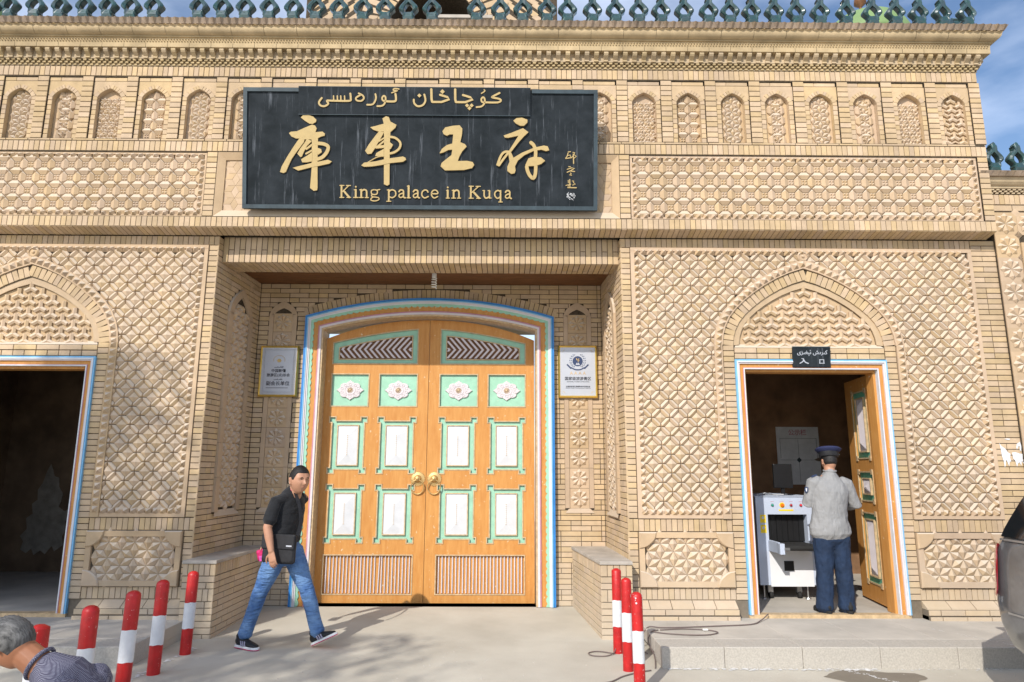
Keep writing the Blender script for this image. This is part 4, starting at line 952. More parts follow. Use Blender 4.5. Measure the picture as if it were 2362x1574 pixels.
    smb = MB(); smb.add([(x_, y_, z_) for z_ in (sl[2] + .012, sl[3] - .012) for x_, y_ in [(.0085 * math.cos(a_), -.026 + .012 * math.sin(a_)) for a_ in [math.pi * q / 5 for q in range(6)]]], [(i, i + 1, i + 7, i + 6) for i in range(5)]); smb.v = [(v_[0], -v_[1] + 0, v_[2]) for v_ in smb.v]
    sm_ = smb.mesh('slat', 'palepink')
    for i in range(25):
        o = bpy.data.objects.new('slat', sm_); COL.objects.link(o); par(o, leaf); o.matrix_basis = Matrix.Translation((xx(sl[0] + .015 + st_ * (i + .5)), LY, 0)) @ (Matrix.Rotation(R(1.6 if i == 9 and s < 0 else 0), 4, 'Y'))
    # carved medallions
    for q in sq:
        cu, cv = (xx((q[0] + q[1]) / 2)), (q[2] + q[3]) / 2
        def lob(sx_, sz_, n=96):
            r_ = []
            for i in range(n):
                a_ = 2 * math.pi * i / n; rr = .80 + .13 * abs(math.cos(4 * a_)) ** .8 + (.12 * max(0, 1 - abs(((a_ * 2 / math.pi) + .5) % 1 - .5) / .09)); r_.append((sx_ * rr * math.cos(a_), sz_ * rr * math.sin(a_)))
            return r_
        Mx = F @ Matrix.Translation((cu, cv, 0)); m1 = MB(); m1.prism(lob(.175, .128), -.026, -.004, Mx, bevel=.005); m1.obj('medallion', 'palepink', leaf)
        m2 = MB()
        for a_ in range(10):
            t = 2 * math.pi * (a_ + .5) / 10; px, pz = .112 * math.cos(t), .078 * math.sin(t); m2.tube([Mx @ Vector((px + .019 * math.cos(b_), pz + .015 * math.sin(b_), -.002)) for b_ in [i * math.pi / 4 for i in range(8)]], .0036, 5, closed=True)
        m2.tube([Mx @ Vector((.070 * math.cos(b_), .058 * math.sin(b_), -.002)) for b_ in [i * math.pi / 12 for i in range(24)]], .004, 5, closed=True)
        m2.obj('medallion_scrolls', 'palepink', leaf)
        m3 = MB()
        for a_ in range(12): Mr = Mx @ Matrix.Rotation(R(a_ * 30), 4, 'Z'); m3.add([(.012, 0, .0), (.03, -.007, -.003), (.046, 0, 0), (.03, .007, -.003), (.03, 0, .006)], [(0, 1, 4), (1, 2, 4), (2, 3, 4), (3, 0, 4)], Mr)
        m3.lathe([(.016, -.004), (.012, .006), (.002, .010)], 12, Mx); m3.obj('medallion_flower', 'trim', leaf)
    # knocker: beaded disc with dome, loose ring
    kx, kz = xx(.108), 1.55; K = F @ Matrix.Translation((kx, kz, 0)); m1 = MB()
    m1.lathe([(.088, 0), (.088, .004), (.050, .012), (.040, .030), (.030, .044), (.014, .052), (.002, .054)], 32, K)
    for i in range(26): t = 2 * math.pi * i / 26; m1.lathe([(.009, 0), (.008, .007), (.001, .011)], 6, K @ Matrix.Translation((.090 * math.cos(t), .090 * math.sin(t), 0)))
    m1.lathe([(.012, .05), (.016, .062), (.012, .074), (.002, .078)], 12, K); m1.obj('knocker_plate', 'brass', leaf, smooth=False)
    m1 = MB(); m1.tube([K @ Vector((.084 * math.cos(t), -.105 + .092 * math.sin(t), .030 + .012 * math.sin(t))) for t in [i * math.pi / 16 for i in range(32)]], .0075, 8, closed=True); m1.obj('knocker_ring', 'brass', leaf, smooth=True)
    return leaf
gate_leaf(-1); gate_leaf(1)
# lamp under the recess ceiling
cf = thing('spiral_lamp', 'white spiral energy saving bulb hanging under the recess ceiling above the gate', 'lamp', (-.935, 8.38, 4.14))
mb = MB(); mb.lathe([(.028, 4.08), (.030, 4.09), (.030, 4.139)], 16, Matrix.Translation((-.935, 8.38, 0))); mb.obj('socket', 'bulb', cf)
mb = MB(); mb.tube([(-.935 + .030 * math.cos(t), 8.38 + .030 * math.sin(t), 4.08 - t * .0052) for t in [i * .35 for i in range(75)]], .0075, 6); mb.obj('glass_spiral', 'bulb', cf, smooth=True)

# ================================================================ signs
def ribbon(mb, pts, w_, n0, n1, F):
    pts = [Vector(p_) for p_ in pts]; K = len(pts); ws = w_ if isinstance(w_, (list, tuple)) else [w_] * K; Lf = []; Rt = []
    for i, p_ in enumerate(pts):
        t = (pts[min(i + 1, K - 1)] - pts[max(i - 1, 0)]).normalized(); nn = Vector((-t.y, t.x)); Lf.append(p_ + nn * ws[i] / 2); Rt.append(p_ - nn * ws[i] / 2)
    t0 = (pts[0] - pts[1]).normalized() * ws[0] * .35; t1 = (pts[-1] - pts[-2]).normalized() * ws[-1] * .35
    Lf = [pts[0] + (Lf[0] - pts[0]) * .5 + t0] + Lf + [pts[-1] + (Lf[-1] - pts[-1]) * .5 + t1]; Rt = [pts[0] + (Rt[0] - pts[0]) * .5 + t0] + Rt + [pts[-1] + (Rt[-1] - pts[-1]) * .5 + t1]; K = len(Lf)
    vs = [(p_.x, p_.y, n1) for p_ in Lf] + [(p_.x, p_.y, n1) for p_ in Rt] + [(p_.x, p_.y, n0) for p_ in Lf] + [(p_.x, p_.y, n0) for p_ in Rt]; fs = []
    for i in range(K - 1): fs += [(i, K + i, K + i + 1, i + 1), (i, i + 1, 2 * K + i + 1, 2 * K + i), (K + i, 3 * K + i, 3 * K + i + 1, K + i + 1)]
    fs += [(0, 2 * K, 3 * K, K), (K - 1, 2 * K - 1, 4 * K - 1, 3 * K - 1)]
    mb.add(vs, fs, F)
def curve(pts, k=4):
    P_ = [Vector(p_) for p_ in pts]; out = []
    for i in range(len(P_) - 1):
        p0, p1, p2, p3 = P_[max(i - 1, 0)], P_[i], P_[i + 1], P_[min(i + 2, len(P_) - 1)]
        for j in range(k): t = j / k; out.append(.5 * ((2 * p1) + (p2 - p0) * t + (2 * p0 - 5 * p1 + 4 * p2 - p3) * t * t + (3 * p1 - p0 - 3 * p2 + p3) * t ** 3))
    return out + [P_[-1]]
sgn = thing('name_board', 'long black slate board over the gate with gold calligraphy reading King palace in Kuqa', 'sign', (-1.0, 7.38, 4.61))
FSG = frame((-3.045, 7.38, 4.612), (1, 0, 0), Vector((0, -.24, 1.375)).normalized(), Vector((0, -1.375, -.24)).normalized())
mb = MB(); mb.box(0, 4.08, 0, 1.395, -.05, .0, FSG); mb.obj('board', 'slate', sgn)
mb = MB()
for a in ((0, 4.08, 0, .045), (0, .045, .046, 1.349), (4.035, 4.08, .046, 1.349), (0, .64, 1.350, 1.395), (3.32, 4.08, 1.350, 1.395)): mb.box(a[0], a[1], a[2], a[3], -.052, .018, FSG)
mb.obj('board_frame', 'slate_edge', sgn)
def SP(px, py): return ((px - 559) / 820 * 4.08, (481.5 - py) / 277.5 * 1.395)
u0, v0 = SP(686.5, 265); u1, v1 = SP(1223, 265); mb = MB(); mb.box(u0, u1, v0, 1.407, .001, .020, FSG); mb.obj('upper_board', 'slate', sgn); mb = MB(); mb.box(u0, u1, 1.407, 1.412, .001, .021, FSG); mb.box(u0, u1, v0 - .006, v0, .001, .022, FSG); mb.obj('upper_board_edge', 'slate_edge', sgn)
def mk(ox, oy, s_): return lambda pts: [SP(ox + x / s_, oy + y / s_) for x, y in pts]
zA, zB = mk(630, 250, 7.84), mk(980, 250, 7.84); SC = 4.08 / 820 / 7.84
mb = MB(); dn = [0.0]
def P_(f, pts): dn[0] += .0004; mb.prism(f(pts), .0, .014 + dn[0], FSG)
def S_(f, pts, w_): dn[0] += .0004; ribbon(mb, curve(f(pts)), w_ * SC, .0, .014 + dn[0], FSG)
P_(zA, [(485, 175), (530, 135), (620, 130), (710, 160), (768, 215), (760, 255), (700, 290), (640, 285), (560, 235)])
P_(zA, [(275, 460), (310, 435), (420, 425), (560, 360), (690, 305), (745, 320), (775, 370), (750, 440), (880, 428), (925, 465), (920, 500), (850, 520), (800, 545), (795, 800), (795, 1060), (800, 1440), (790, 1485), (730, 1495), (665, 1445), (690, 1100), (690, 600), (680, 570), (560, 570), (480, 555), (400, 555), (320, 520)])
P_(zA, [(470, 550), (560, 560), (545, 620), (420, 790), (330, 920), (270, 1050), (225, 1160), (180, 1180), (120, 1160), (150, 1060), (250, 880), (350, 720), (430, 600)])
P_(zA, [(600, 560), (690, 600), (600, 690), (540, 810), (510, 880), (485, 890), (430, 830), (480, 740), (560, 630)])
S_(zA, [(770, 640), (900, 650), (985, 700), (960, 800), (880, 890), (790, 925)], 62); P_(zA, [(780, 715), (860, 745), (872, 800), (800, 850)]); S_(zA, [(590, 745), (690, 670)], 36); S_(zA, [(585, 830), (690, 770)], 30)
P_(zA, [(500, 930), (600, 870), (700, 800), (700, 965), (600, 985), (520, 985)]); P_(zA, [(350, 1085), (440, 1060), (680, 1000), (800, 975), (985, 935), (1055, 965), (1010, 1005), (790, 1055), (680, 1075), (450, 1135)])
mb.obj('character', 'goldletter', sgn); mb = MB(); P_(zA, [(1965, 185), (2030, 145), (2080, 160), (2110, 240), (2220, 300), (2200, 350), (2110, 430), (2100, 700), (2100, 1370), (2060, 1395), (2000, 1370), (1995, 500), (1990, 420), (1910, 425), (1800, 390), (1745, 345), (1830, 325), (1990, 280)])
P_(zA, [(1900, 424), (1994, 430), (1960, 500), (1880, 640), (1810, 760), (1770, 820), (1700, 830), (1655, 770), (1720, 660), (1830, 510)])
S_(zA, [(1895, 600), (2010, 530)], 26); S_(zA, [(1880, 690), (2000, 590)], 30); S_(zA, [(1850, 705), (2000, 690)], 50); S_(zA, [(2090, 515), (2200, 535), (2290, 620), (2275, 720), (2190, 790), (2105, 815)], 40); P_(zA, [(2090, 600), (2160, 660), (2120, 730), (2090, 750)]); P_(zA, [(1840, 865), (1860, 810), (1995, 735), (1995, 875)])
S_(zA, [(1995, 860), (1860, 890), (1690, 990)], 14); P_(zA, [(1590, 1035), (1640, 985), (1850, 960), (2000, 925), (2100, 905), (2340, 870), (2385, 890), (2400, 925), (2340, 965), (2100, 990), (1980, 1020), (1800, 1050), (1640, 1060)])
mb.obj('character', 'goldletter', sgn); mb = MB(); P_(zB, [(310, 410), (360, 340), (500, 310), (620, 300), (670, 360), (665, 460), (635, 605), (720, 640), (750, 680), (670, 770), (620, 860), (590, 945), (760, 940), (860, 960), (890, 1010), (850, 1070), (700, 1105), (360, 1115), (280, 1040), (300, 980), (410, 890), (475, 840), (490, 740), (420, 745), (330, 790), (260, 810), (300, 730), (390, 660), (490, 630), (505, 465), (440, 465), (390, 490), (330, 460)])
mb.obj('character', 'goldletter', sgn); mb = MB(); P_(zB, [(1595, 210), (1650, 165), (1750, 155), (1850, 190), (1850, 240), (1790, 300), (1720, 300), (1640, 260)]); P_(zB, [(1420, 480), (1560, 430), (1770, 345), (1870, 415), (1790, 490), (1700, 590), (1560, 770), (1520, 750), (1690, 480), (1500, 520), (1440, 515)])
S_(zB, [(1540, 775), (1440, 775), (1370, 850), (1310, 1010)], 42); S_(zB, [(1500, 800), (1420, 900), (1335, 1020)], 40)
P_(zB, [(1520, 760), (1560, 790), (1600, 880), (1750, 790), (1940, 710), (2000, 690), (2150, 655), (2220, 670), (2250, 740), (2190, 755), (2100, 730), (1960, 755), (1800, 830), (1680, 930), (1630, 1030), (1640, 1110), (1620, 1160), (1560, 1170), (1490, 1120), (1490, 1040), (1530, 950), (1510, 830)])
S_(zB, [(1910, 600), (1965, 650), (2000, 750), (2000, 900), (2005, 1050), (1995, 1180), (1960, 1245), (1900, 1200), (1860, 1120), (1840, 1030)], 62); P_(zB, [(1815, 1010), (1870, 890), (1960, 860), (2100, 870), (2175, 930), (2100, 990), (1990, 1025), (1840, 1030)])
mb.obj('character', 'goldletter', sgn)
mb = MB(); zC = mk(720, 190, 5.1152); SC = 4.08 / 820 / 5.1152; FU = FSG @ Matrix.Translation((0, 0, .020))
def U_(pts, w_=22, sm=True): dn[0] += .0002; ribbon(mb, curve(zC(pts), 3) if sm else [Vector(q) for q in zC(pts)], w_ * SC, .0, .008 + dn[0], FU)
def D_(x, y, r=24): mb.prism(zC([(x - r, y), (x, y - r), (x + r, y), (x, y + r)]), 0, .012, FU)
dn[0] = 0
U_([(2208, 120), (2130, 160), (2120, 175), (2200, 190), (2222, 212), (2180, 233), (2040, 233)], 22); U_([(2040, 233), (2000, 230), (1990, 195), (2012, 172), (2030, 195), (2028, 240), (1995, 280), (1932, 290)], 20); U_([(2022, 85), (2032, 100), (1990, 128)], 13)
U_([(1770, 148), (1860, 175), (1890, 200), (1800, 233), (1690, 233)], 25, False); D_(1822, 272); D_(1876, 272); D_(1850, 305); U_([(1690, 233), (1682, 200), (1680, 82)], 27, False)
U_([(1500, 148), (1590, 175), (1612, 200), (1520, 233), (1410, 233)], 25, False); D_(1530, 112, 28); U_([(1410, 233), (1402, 200), (1398, 82)], 27, False)
U_([(1315, 145), (1330, 215), (1300, 270), (1240, 285), (1198, 250), (1192, 205)], 22); D_(1258, 160, 24)
mb.obj('word', 'goldletter', sgn); mb = MB(); U_([(1018, 85), (965, 78), (948, 100), (1000, 102), (930, 130)], 14); U_([(975, 140), (982, 200), (965, 230), (870, 230)], 24); U_([(870, 230), (830, 222), (818, 190), (840, 165), (860, 190), (850, 250), (820, 282), (760, 288)], 20)
U_([(738, 145), (745, 200), (710, 265), (640, 272)], 20); U_([(540, 138), (590, 165), (602, 200), (570, 228), (520, 222), (510, 192), (560, 160)], 20)
U_([(442, 140), (448, 200), (430, 228), (230, 228), (165, 228), (185, 262), (140, 293), (90, 283), (74, 245), (108, 195)], 22)
for x in (375, 330, 290, 245): U_([(x, 170), (x + 3, 228)], 15, False)
mb.obj('word', 'goldletter', sgn)
# serif line: strokes per letter in a unit box (x 0..1 of its width, y 0 baseline, 1 = x height)
SER = {'K': [[(.2, 0), (.2, 1.5), .2], [(.05, 0), (.42, 0), .09], [(.05, 1.5), (.42, 1.5), .09], [(.22, .62), (.85, 1.5), .09], [(.38, .85), (.9, 0), .22], [(.62, 1.5), (1.0, 1.5), .08], [(.68, 0), (1.02, 0), .08]],
 'i': [[(.5, 0), (.5, 1), .34], [(.1, 0), (.95, 0), .1], [(.2, .95), (.6, .98), .1], [(.48, 1.33), (.52, 1.36), .34]],
 'n': [[(.22, 0), (.22, 1), .2], [(.05, .96), (.25, .98), .1], [(.0, 0), (.45, 0), .09], [(.25, .8), (.5, 1.0), (.74, .9), (.8, .6), (.8, 0), .18], [(.62, 0), (1.0, 0), .09]],
 'g': [[(.45, 1), (.15, .9), (.15, .5), (.45, .38), (.72, .5), (.72, .88), (.45, 1), .13], [(.7, .95), (1, 1.02), .12], [(.2, .4), (.15, .2), (.45, .08), (.85, .0), (.9, -.25), (.5, -.42), (.1, -.32), (.15, -.05), (.4, .08), .12]],
 'p': [[(.22, -.45), (.22, 1), .19], [(0, -.45), (.45, -.45), .09], [(.05, .96), (.22, .98), .1], [(.25, .8), (.55, 1), (.9, .8), (.93, .3), (.6, 0), (.28, .12), .15]],
 'a': [[(.12, .75), (.3, .97), (.62, .95), (.72, .7), (.72, .12), (.95, 0), .17], [(.7, .6), (.25, .45), (.12, .2), (.35, .02), (.7, .18), .14]],
 'l': [[(.5, 0), (.5, 1.5), .36], [(.1, 0), (.95, 0), .1], [(.15, 1.46), (.5, 1.48), .1]],
 'c': [[(.85, .72), (.75, .92), (.45, 1), (.15, .75), (.12, .3), (.45, .0), (.9, .2), .15]],
 'e': [[(.14, .55), (.9, .55), (.82, .88), (.5, 1), (.18, .8), (.12, .35), (.45, 0), (.92, .2), .14]],
 'u': [[(.2, .98), (.2, .3), (.4, .02), (.75, .2), .17], [(.03, .97), (.2, .97), .09], [(.78, .98), (.78, .03), .18], [(.6, .97), (.78, .97), .09], [(.75, .03), (.98, .04), .09]],
 'q': [[(.78, .98), (.78, -.45), .18], [(.55, -.45), (1, -.45), .09], [(.75, .85), (.45, 1), (.12, .75), (.12, .3), (.42, 0), (.75, .2), .15]]}
mb = MB(); zD = mk(770, 415, 5.472); SC = 4.08 / 820 / 5.472; dn[0] = 0
for ch, x0, x1 in (('K', 65, 208), ('i', 238, 310), ('n', 318, 435), ('g', 455, 578), ('p', 665, 785), ('a', 808, 905), ('l', 915, 968), ('a', 990, 1085), ('c', 1098, 1202), ('e', 1220, 1318), ('i', 1410, 1462), ('n', 1485, 1602), ('K', 1698, 1850), ('u', 1875, 1990), ('q', 2022, 2128), ('a', 2155, 2248)):
    if x0 in (665, 1410, 1698): mb.obj('word', 'goldletter', sgn); mb = MB()
    for st in SER[ch]:
        pts = [(x0 + (x1 - x0) * q[0], 220 - 100 * q[1]) for q in st[:-1]]; w_ = st[-1] * 110; w_ = w_ if ch not in 'il' else w_ * .62; dn[0] += .0002
        ribbon(mb, curve(zD(pts), 3) if len(pts) > 3 else [Vector(q) for q in zD(pts)], max(w_, 12) * SC, .0, .010 + dn[0] % .003, FSG)
mb.obj('word', 'goldletter', sgn)
mb = MB(); zE = mk(1280, 330, 11.2); SC = 4.08 / 820 / 11.2
for pts, w_ in (([(345, 190), (410, 185)], 22), ([(345, 215), (320, 300), (280, 355)], 22), ([(330, 285), (400, 270), (410, 320)], 20), ([(280, 360), (440, 335), (460, 300)], 26), ([(470, 200), (520, 210), (500, 260), (560, 300), (500, 350)], 22), ([(480, 240), (490, 490)], 26),
                ([(360, 570), (410, 575)], 22), ([(320, 640), (440, 600), (515, 610), (400, 680)], 22), ([(320, 715), (400, 680), (520, 695)], 24), ([(410, 730), (430, 750), (385, 785), (440, 790)], 22),
                ([(350, 920), (355, 990)], 18), ([(390, 900), (395, 1090)], 24), ([(290, 1055), (420, 1020)], 20), ([(360, 1060), (330, 1110), (565, 1112)], 26), ([(455, 940), (495, 940), (485, 980), (535, 1020), (465, 1045)], 20)):
    dn[0] += .0001; ribbon(mb, [Vector(q) for q in zE(pts)], w_ * SC, 0, .006 + dn[0] % .002, FSG)
mb.obj('signature', 'goldletter', sgn)
mb = MB(); random.seed(4)
for k in range(26):
    x, y = 320 + random.random() * 190, 1235 + random.random() * 170; ribbon(mb, [Vector(q) for q in zE([(x, y), (x + random.uniform(-40, 40), y + random.uniform(-35, 35)), (x + random.uniform(-30, 30), y + random.uniform(10, 40))])], 8 * SC, 0, .002 + k * .00005, FSG)
mb.obj('seal', 'pwhite', sgn)
def text(body, size, m, P, Mx, ext=.0012, bold=0.0, align='CENTER'):
    c = bpy.data.curves.new('t', 'FONT'); c.body = body; c.size = size; c.extrude = ext; c.offset = bold; c.align_x = align; c.resolution_u = 2
    o = bpy.data.objects.new('lettering', c); COL.objects.link(o); bpy.context.view_layer.update()
    me = bpy.data.meshes.new_from_object(o.evaluated_get(bpy.context.evaluated_depsgraph_get())); bpy.data.objects.remove(o); bpy.data.curves.remove(c)
    me.materials.clear(); me.materials.append(M_[m]); me.transform(Mx); o = bpy.data.objects.new('lettering', me); COL.objects.link(o); par(o, P); return o
AR = {'entry': '\ufeef\ufeb0\ufbe9\ufed0\ufbe7\ufe8b \ufeb6\ufbe8\ufeae\ufbe9\ufedb'}
es = thing('entrance_sign', 'small dark slate sign reading entrance above the right hand doorway', 'sign', (3.49, 7.60, 2.83))
Fe = frame((3.272, 7.615, 2.835), (1, 0, 0), Vector((0, -.10, 1)).normalized(), Vector((0, -1, -.10)).normalized())
mb = MB(); mb.cbox(0, .432, 0, .225, -.03, .0, .004, Fe); mb.obj('board', 'slate', es); mb = MB(); mb.box(.0, .432, .226, .236, -.03, .004, Fe); mb.obj('board_edge', 'slate_edge', es)
text(AR['entry'], .062, 'plate', es, Fe @ Matrix.Translation((.22, .148, .002)), bold=.0008)
mb = MB()
for pts, w_ in (([(.098, .098), (.118, .092)], .007), ([(.118, .095), (.112, .065), (.075, .042)], .010), ([(.118, .085), (.138, .055), (.172, .042)], .012), ([(.300, .085), (.352, .085)], .007), ([(.305, .086), (.303, .043)], .008), ([(.349, .086), (.350, .043)], .008), ([(.298, .044), (.355, .044)], .007)):
    dn[0] += .0001; ribbon(mb, curve(pts, 3) if len(pts) > 2 else [Vector(q) for q in pts], w_, .0, .003 + dn[0] % .002, Fe)
mb.obj('lettering', 'plate', es)
# two metal plaques beside the gate
def plaque(label, x0, x1, z0, z1, left):
    t = thing('metal_plaque', label, 'plaque', ((x0 + x1) / 2, 8.88, z0)); F = frame((x0, 8.862, z0), (1, 0, 0), (0, 0, 1), (0, -1, 0)); W, H = x1 - x0, z1 - z0
    mb = MB(); mb.box(.02, W - .02, .02, H - .02, -.02, .004, F); mb.obj('plate', 'plate', t)
    mb = MB(); e = .028
    for A in (((0, 0), (W, 0), (W - e, e), (e, e)), ((W, 0), (W, H), (W - e, H - e), (W - e, e)), ((W, H), (0, H), (e, H - e), (W - e, H - e)), ((0, H), (0, 0), (e, e), (e, H - e))):
        A2 = [((A[0][0] * 1 + A[3][0]) / 2, (A[0][1] + A[3][1]) / 2), ((A[1][0] + A[2][0]) / 2, (A[1][1] + A[2][1]) / 2)]
        mb.add([(A[0][0], A[0][1], .0), (A[1][0], A[1][1], .0), (A2[1][0], A2[1][1], .022), (A2[0][0], A2[0][1], .022), (A[2][0], A[2][1], .004), (A[3][0], A[3][1], .004), (A[0][0], A[0][1], -.02), (A[1][0], A[1][1], -.02)], [(0, 1, 2, 3), (3, 2, 4, 5), (0, 6, 7, 1)], F)
    mb.obj('plaque_frame', 'goldframe', t)
    tx = lambda s_, size, y, m='ink', b_=.0008: text(s_, size, m, t, F @ Matrix.Translation((W / 2, y, .0052)), ext=.0006, bold=b_)
    if left:
        mb = MB()
        for i in range(13):
            for y in (.055, H - .055): mb.tube([F @ Vector((.062 + i * (W - .124) / 12 + .010 * math.cos(a), y + .010 * math.sin(a), .006)) for a in [k * math.pi / 4 for k in range(8)]], .0028, 4, closed=True)
        for i in range(1, 17):
            for x in (.062, W - .062): mb.tube([F @ Vector((x + .010 * math.cos(a), .055 + i * (H - .11) / 17 + .010 * math.sin(a), .006)) for a in [k * math.pi / 4 for k in range(8)]], .0028, 4, closed=True)
        mb.obj('ring_border', 'plate', t)
        mb = MB(); mb.tube([F @ Vector((W / 2 + .075 * math.cos(a), .485 + .06 * math.sin(a), .006)) for a in [math.pi * (-.1 + 1.2 * k / 16) for k in range(17)]], .0025, 4); mb.box(W / 2 - .022, W / 2 + .022, .455, .475, .004, .007, F); mb.prism([(W / 2 - .035, .475), (W / 2 + .035, .475), (W / 2 + .012, .50), (W / 2 - .012, .50)], .004, .007, F); mb.obj('emblem', 'gilt', t)
        tx(u'\ufef0\ufeb4\ufbe8\ufe97\ufef0\ufeb8\ufe8e\ufbff\ufe8e\ufe8b', .024, .385); tx(u'中国新疆', .048, .325); tx(u'旅游区(点)协会', .046, .268); tx(u'\ufef0\ufeb4\ufbe8\ufe97\ufef0\ufeb8\ufe8e\ufbff', .026, .222); tx(u'副会长单位', .062, .152); mb = MB(); mb.box(.10, W - .12, .112, .118, .004, .006, F); mb.obj('text_line', 'ink', t)
    else:
        mb = MB(); mb.lathe([(.068, .004), (.068, .0062), (.001, .0063)], 28, F @ Matrix.Translation((W / 2, .485, 0)))
        for sg in (-1, 1):
            for i in range(7):
                a = R(-55 + i * 19); cx, cy = W / 2 + sg * .094 * math.cos(a), .485 + .094 * math.sin(a)
                for q in (-1, 1): mb.prism([(cx + sg * q * .006, cy - .006), (cx + sg * q * .016, cy + .004), (cx + sg * q * .014, cy + .016), (cx + sg * q * .004, cy + .006)], .004, .0062 + .0001 * (q + 1), F)
            mb.prism([(W / 2 + sg * .08, .392), (W / 2 + sg * .135, .448), (W / 2 + sg * .15, .436), (W / 2 + sg * .092, .378)], .004, .0062, F)
        ribbon(mb, curve([(W / 2 - .09, .40), (W / 2 - .04, .375), (W / 2, .370), (W / 2 + .04, .375), (W / 2 + .09, .40)], 4), .016, .004, .0065, F); mb.obj('emblem', 'navyink', t)
        mb = MB(); mb.prism([(W / 2 - .03, .435), (W / 2 - .008, .47), (W / 2 + .0, .44), (W / 2 + .008, .47), (W / 2 + .03, .435)], .0066, .0072, F); mb.obj('emblem_tower', 'plate', t)
        mb = MB(); ribbon(mb, curve([(W / 2 - .016, .525), (W / 2 - .010, .50), (W / 2 + .012, .505), (W / 2 + .016, .49), (W / 2 + .002, .482)], 3), .007, .0066, .0080, F); ribbon(mb, [Vector((W / 2 + .004, .515)), Vector((W / 2 + .02, .518))], .005, .0066, .0082, F); mb.obj('emblem_horse', 'gilt', t)
        tx('A A A A', .060, .305, 'trim'); tx(u'国家级旅游景区', .050, .235); tx('NATIONAL TOURIST ATTRACTION', .0185, .205, b_=.0003); tx(u'全国旅游景区质量等级评定委员会', .0215, .140, b_=.0003); tx('NATIONAL TOURIST ATTRACTION QUALITY COMMITTEE', .0125, .122, b_=.0002)
        mb = MB()
        for cx in (.055, W - .055):
            for cy in (.055, H - .055): dx = 1 if cx < W / 2 else -1; dy = 1 if cy < H / 2 else -1; mb.prism([(cx - dx * .0, cy + dy * .035), (cx + dx * .035, cy), (cx + dx * .025, cy + dy * .018)], .004, .007, F)
        mb.obj('corner_ornament', 'gilt', t)
plaque('silver plaque with a border of small rings in a gold frame left of the gate', -3.262, -2.752, 2.60, 3.277, True)
plaque('silver plaque with a round wreath emblem in a gold frame right of the gate', .68, 1.20, 2.602, 3.30, False)

# ================================================================ lower boundary wall at the right edge
wl = thing('boundary_wall', 'lower brick wall with star tiles and glazed crest at the right edge', 'wall', (7.3, 7.65, 0)); AY = 7.62; FA = front(AY)
mb = MB(); mb.box(5.79, 9.0, AY + .008, 8.0, -.1, 5.10); mb.obj('wall', 'mortar', wl)
bricks(wl, FA, 5.79, 9.0, 4.733, 4.811, H=.075, headers=False); soldiers(wl, FA, 5.60, 9.0, 4.816, 4.946, .0617)
b = MB()
for r in range(3):
    for i in range(52): x = 5.60 + i * .066 + (r % 2) * .033; b.box(x, x + .037, AY - .012 - r * .012, AY + .02, 4.950 + r * .018, 4.9675 + r * .018)
b.obj('dentil_course', 'cornice', wl, kind='stuff')
def flat_sweep(name, prof, m):
    mb = MB(); A = [(5.60, AY - o, z + .117) for o, z in prof]; Bq = [(9.0, AY - o, z + .117) for o, z in prof]; k = len(prof); mb.add(A + Bq, [(j, k + j, k + j + 1, j + 1) for j in range(k - 1)] + [tuple(range(k - 1, -1, -1))]); mb.obj(name, m, wl)
flat_sweep('cove_moulding', [(0, 4.888), (.045, 4.889), (.048, 4.90), (.05, 4.912), (.075, 4.925), (.10, 4.95), (.115, 4.985), (.12, 5.0), (0, 5.001)], 'cornice'); flat_sweep('crown_moulding', [(.10, 5.0015), (.15, 5.002), (.178, 5.045), (.183, 5.055), (-.3, 5.056)], 'saw')
lib('crownA', [(-.044, -.178, 5.052), (.044, -.178, 5.052), (0, -.152, 5.003), (0, -.190, 5.046), (-.044, -.16, 5.052), (.044, -.16, 5.052), (0, -.13, 5.003)], [(0, 2, 3), (2, 1, 3), (1, 0, 3), (0, 4, 6, 2), (2, 6, 5, 1)], 'saw')
for i in range(38): put(wl, 'crown_tooth', 'crownA', Matrix.Translation((5.64 + i * .088, AY, .117)))
for i in range(10): finial(wl, 5.815 + i * .293, 7.52, 5.174)
rosette_mesh(.133, 'ros2'); pyr('fill', [(.052, 0), (0, .052), (-.052, 0), (0, -.052)], [(0, 0, .004)])
for j in range(13):
    for i in range(9):
        x, z = 5.935 + i * .285, 4.575 - j * .282
        if i == 0 or j == 0: put(wl, 'rosette_tile', 'ros2', FA @ T(x, z, .004)); put(wl, 'corner_tile', 'fill', FA @ T(x + .1425, z + .141, .004)); put(wl, 'corner_tile', 'fill', FA @ T(x + .1425, z - .141, .004))
mb = MB()
for i in range(8): mb.box(6.085, 6.155, .9 + i * .43, .9 + i * .43 + .426, -.01, .02, FA)
mb.obj('tile_border', 'tile', wl); bricks(wl, FA, 6.16, 9.0, -.05, 4.42); bricks(wl, FA, 5.79, 6.08, -.05, 1.06)
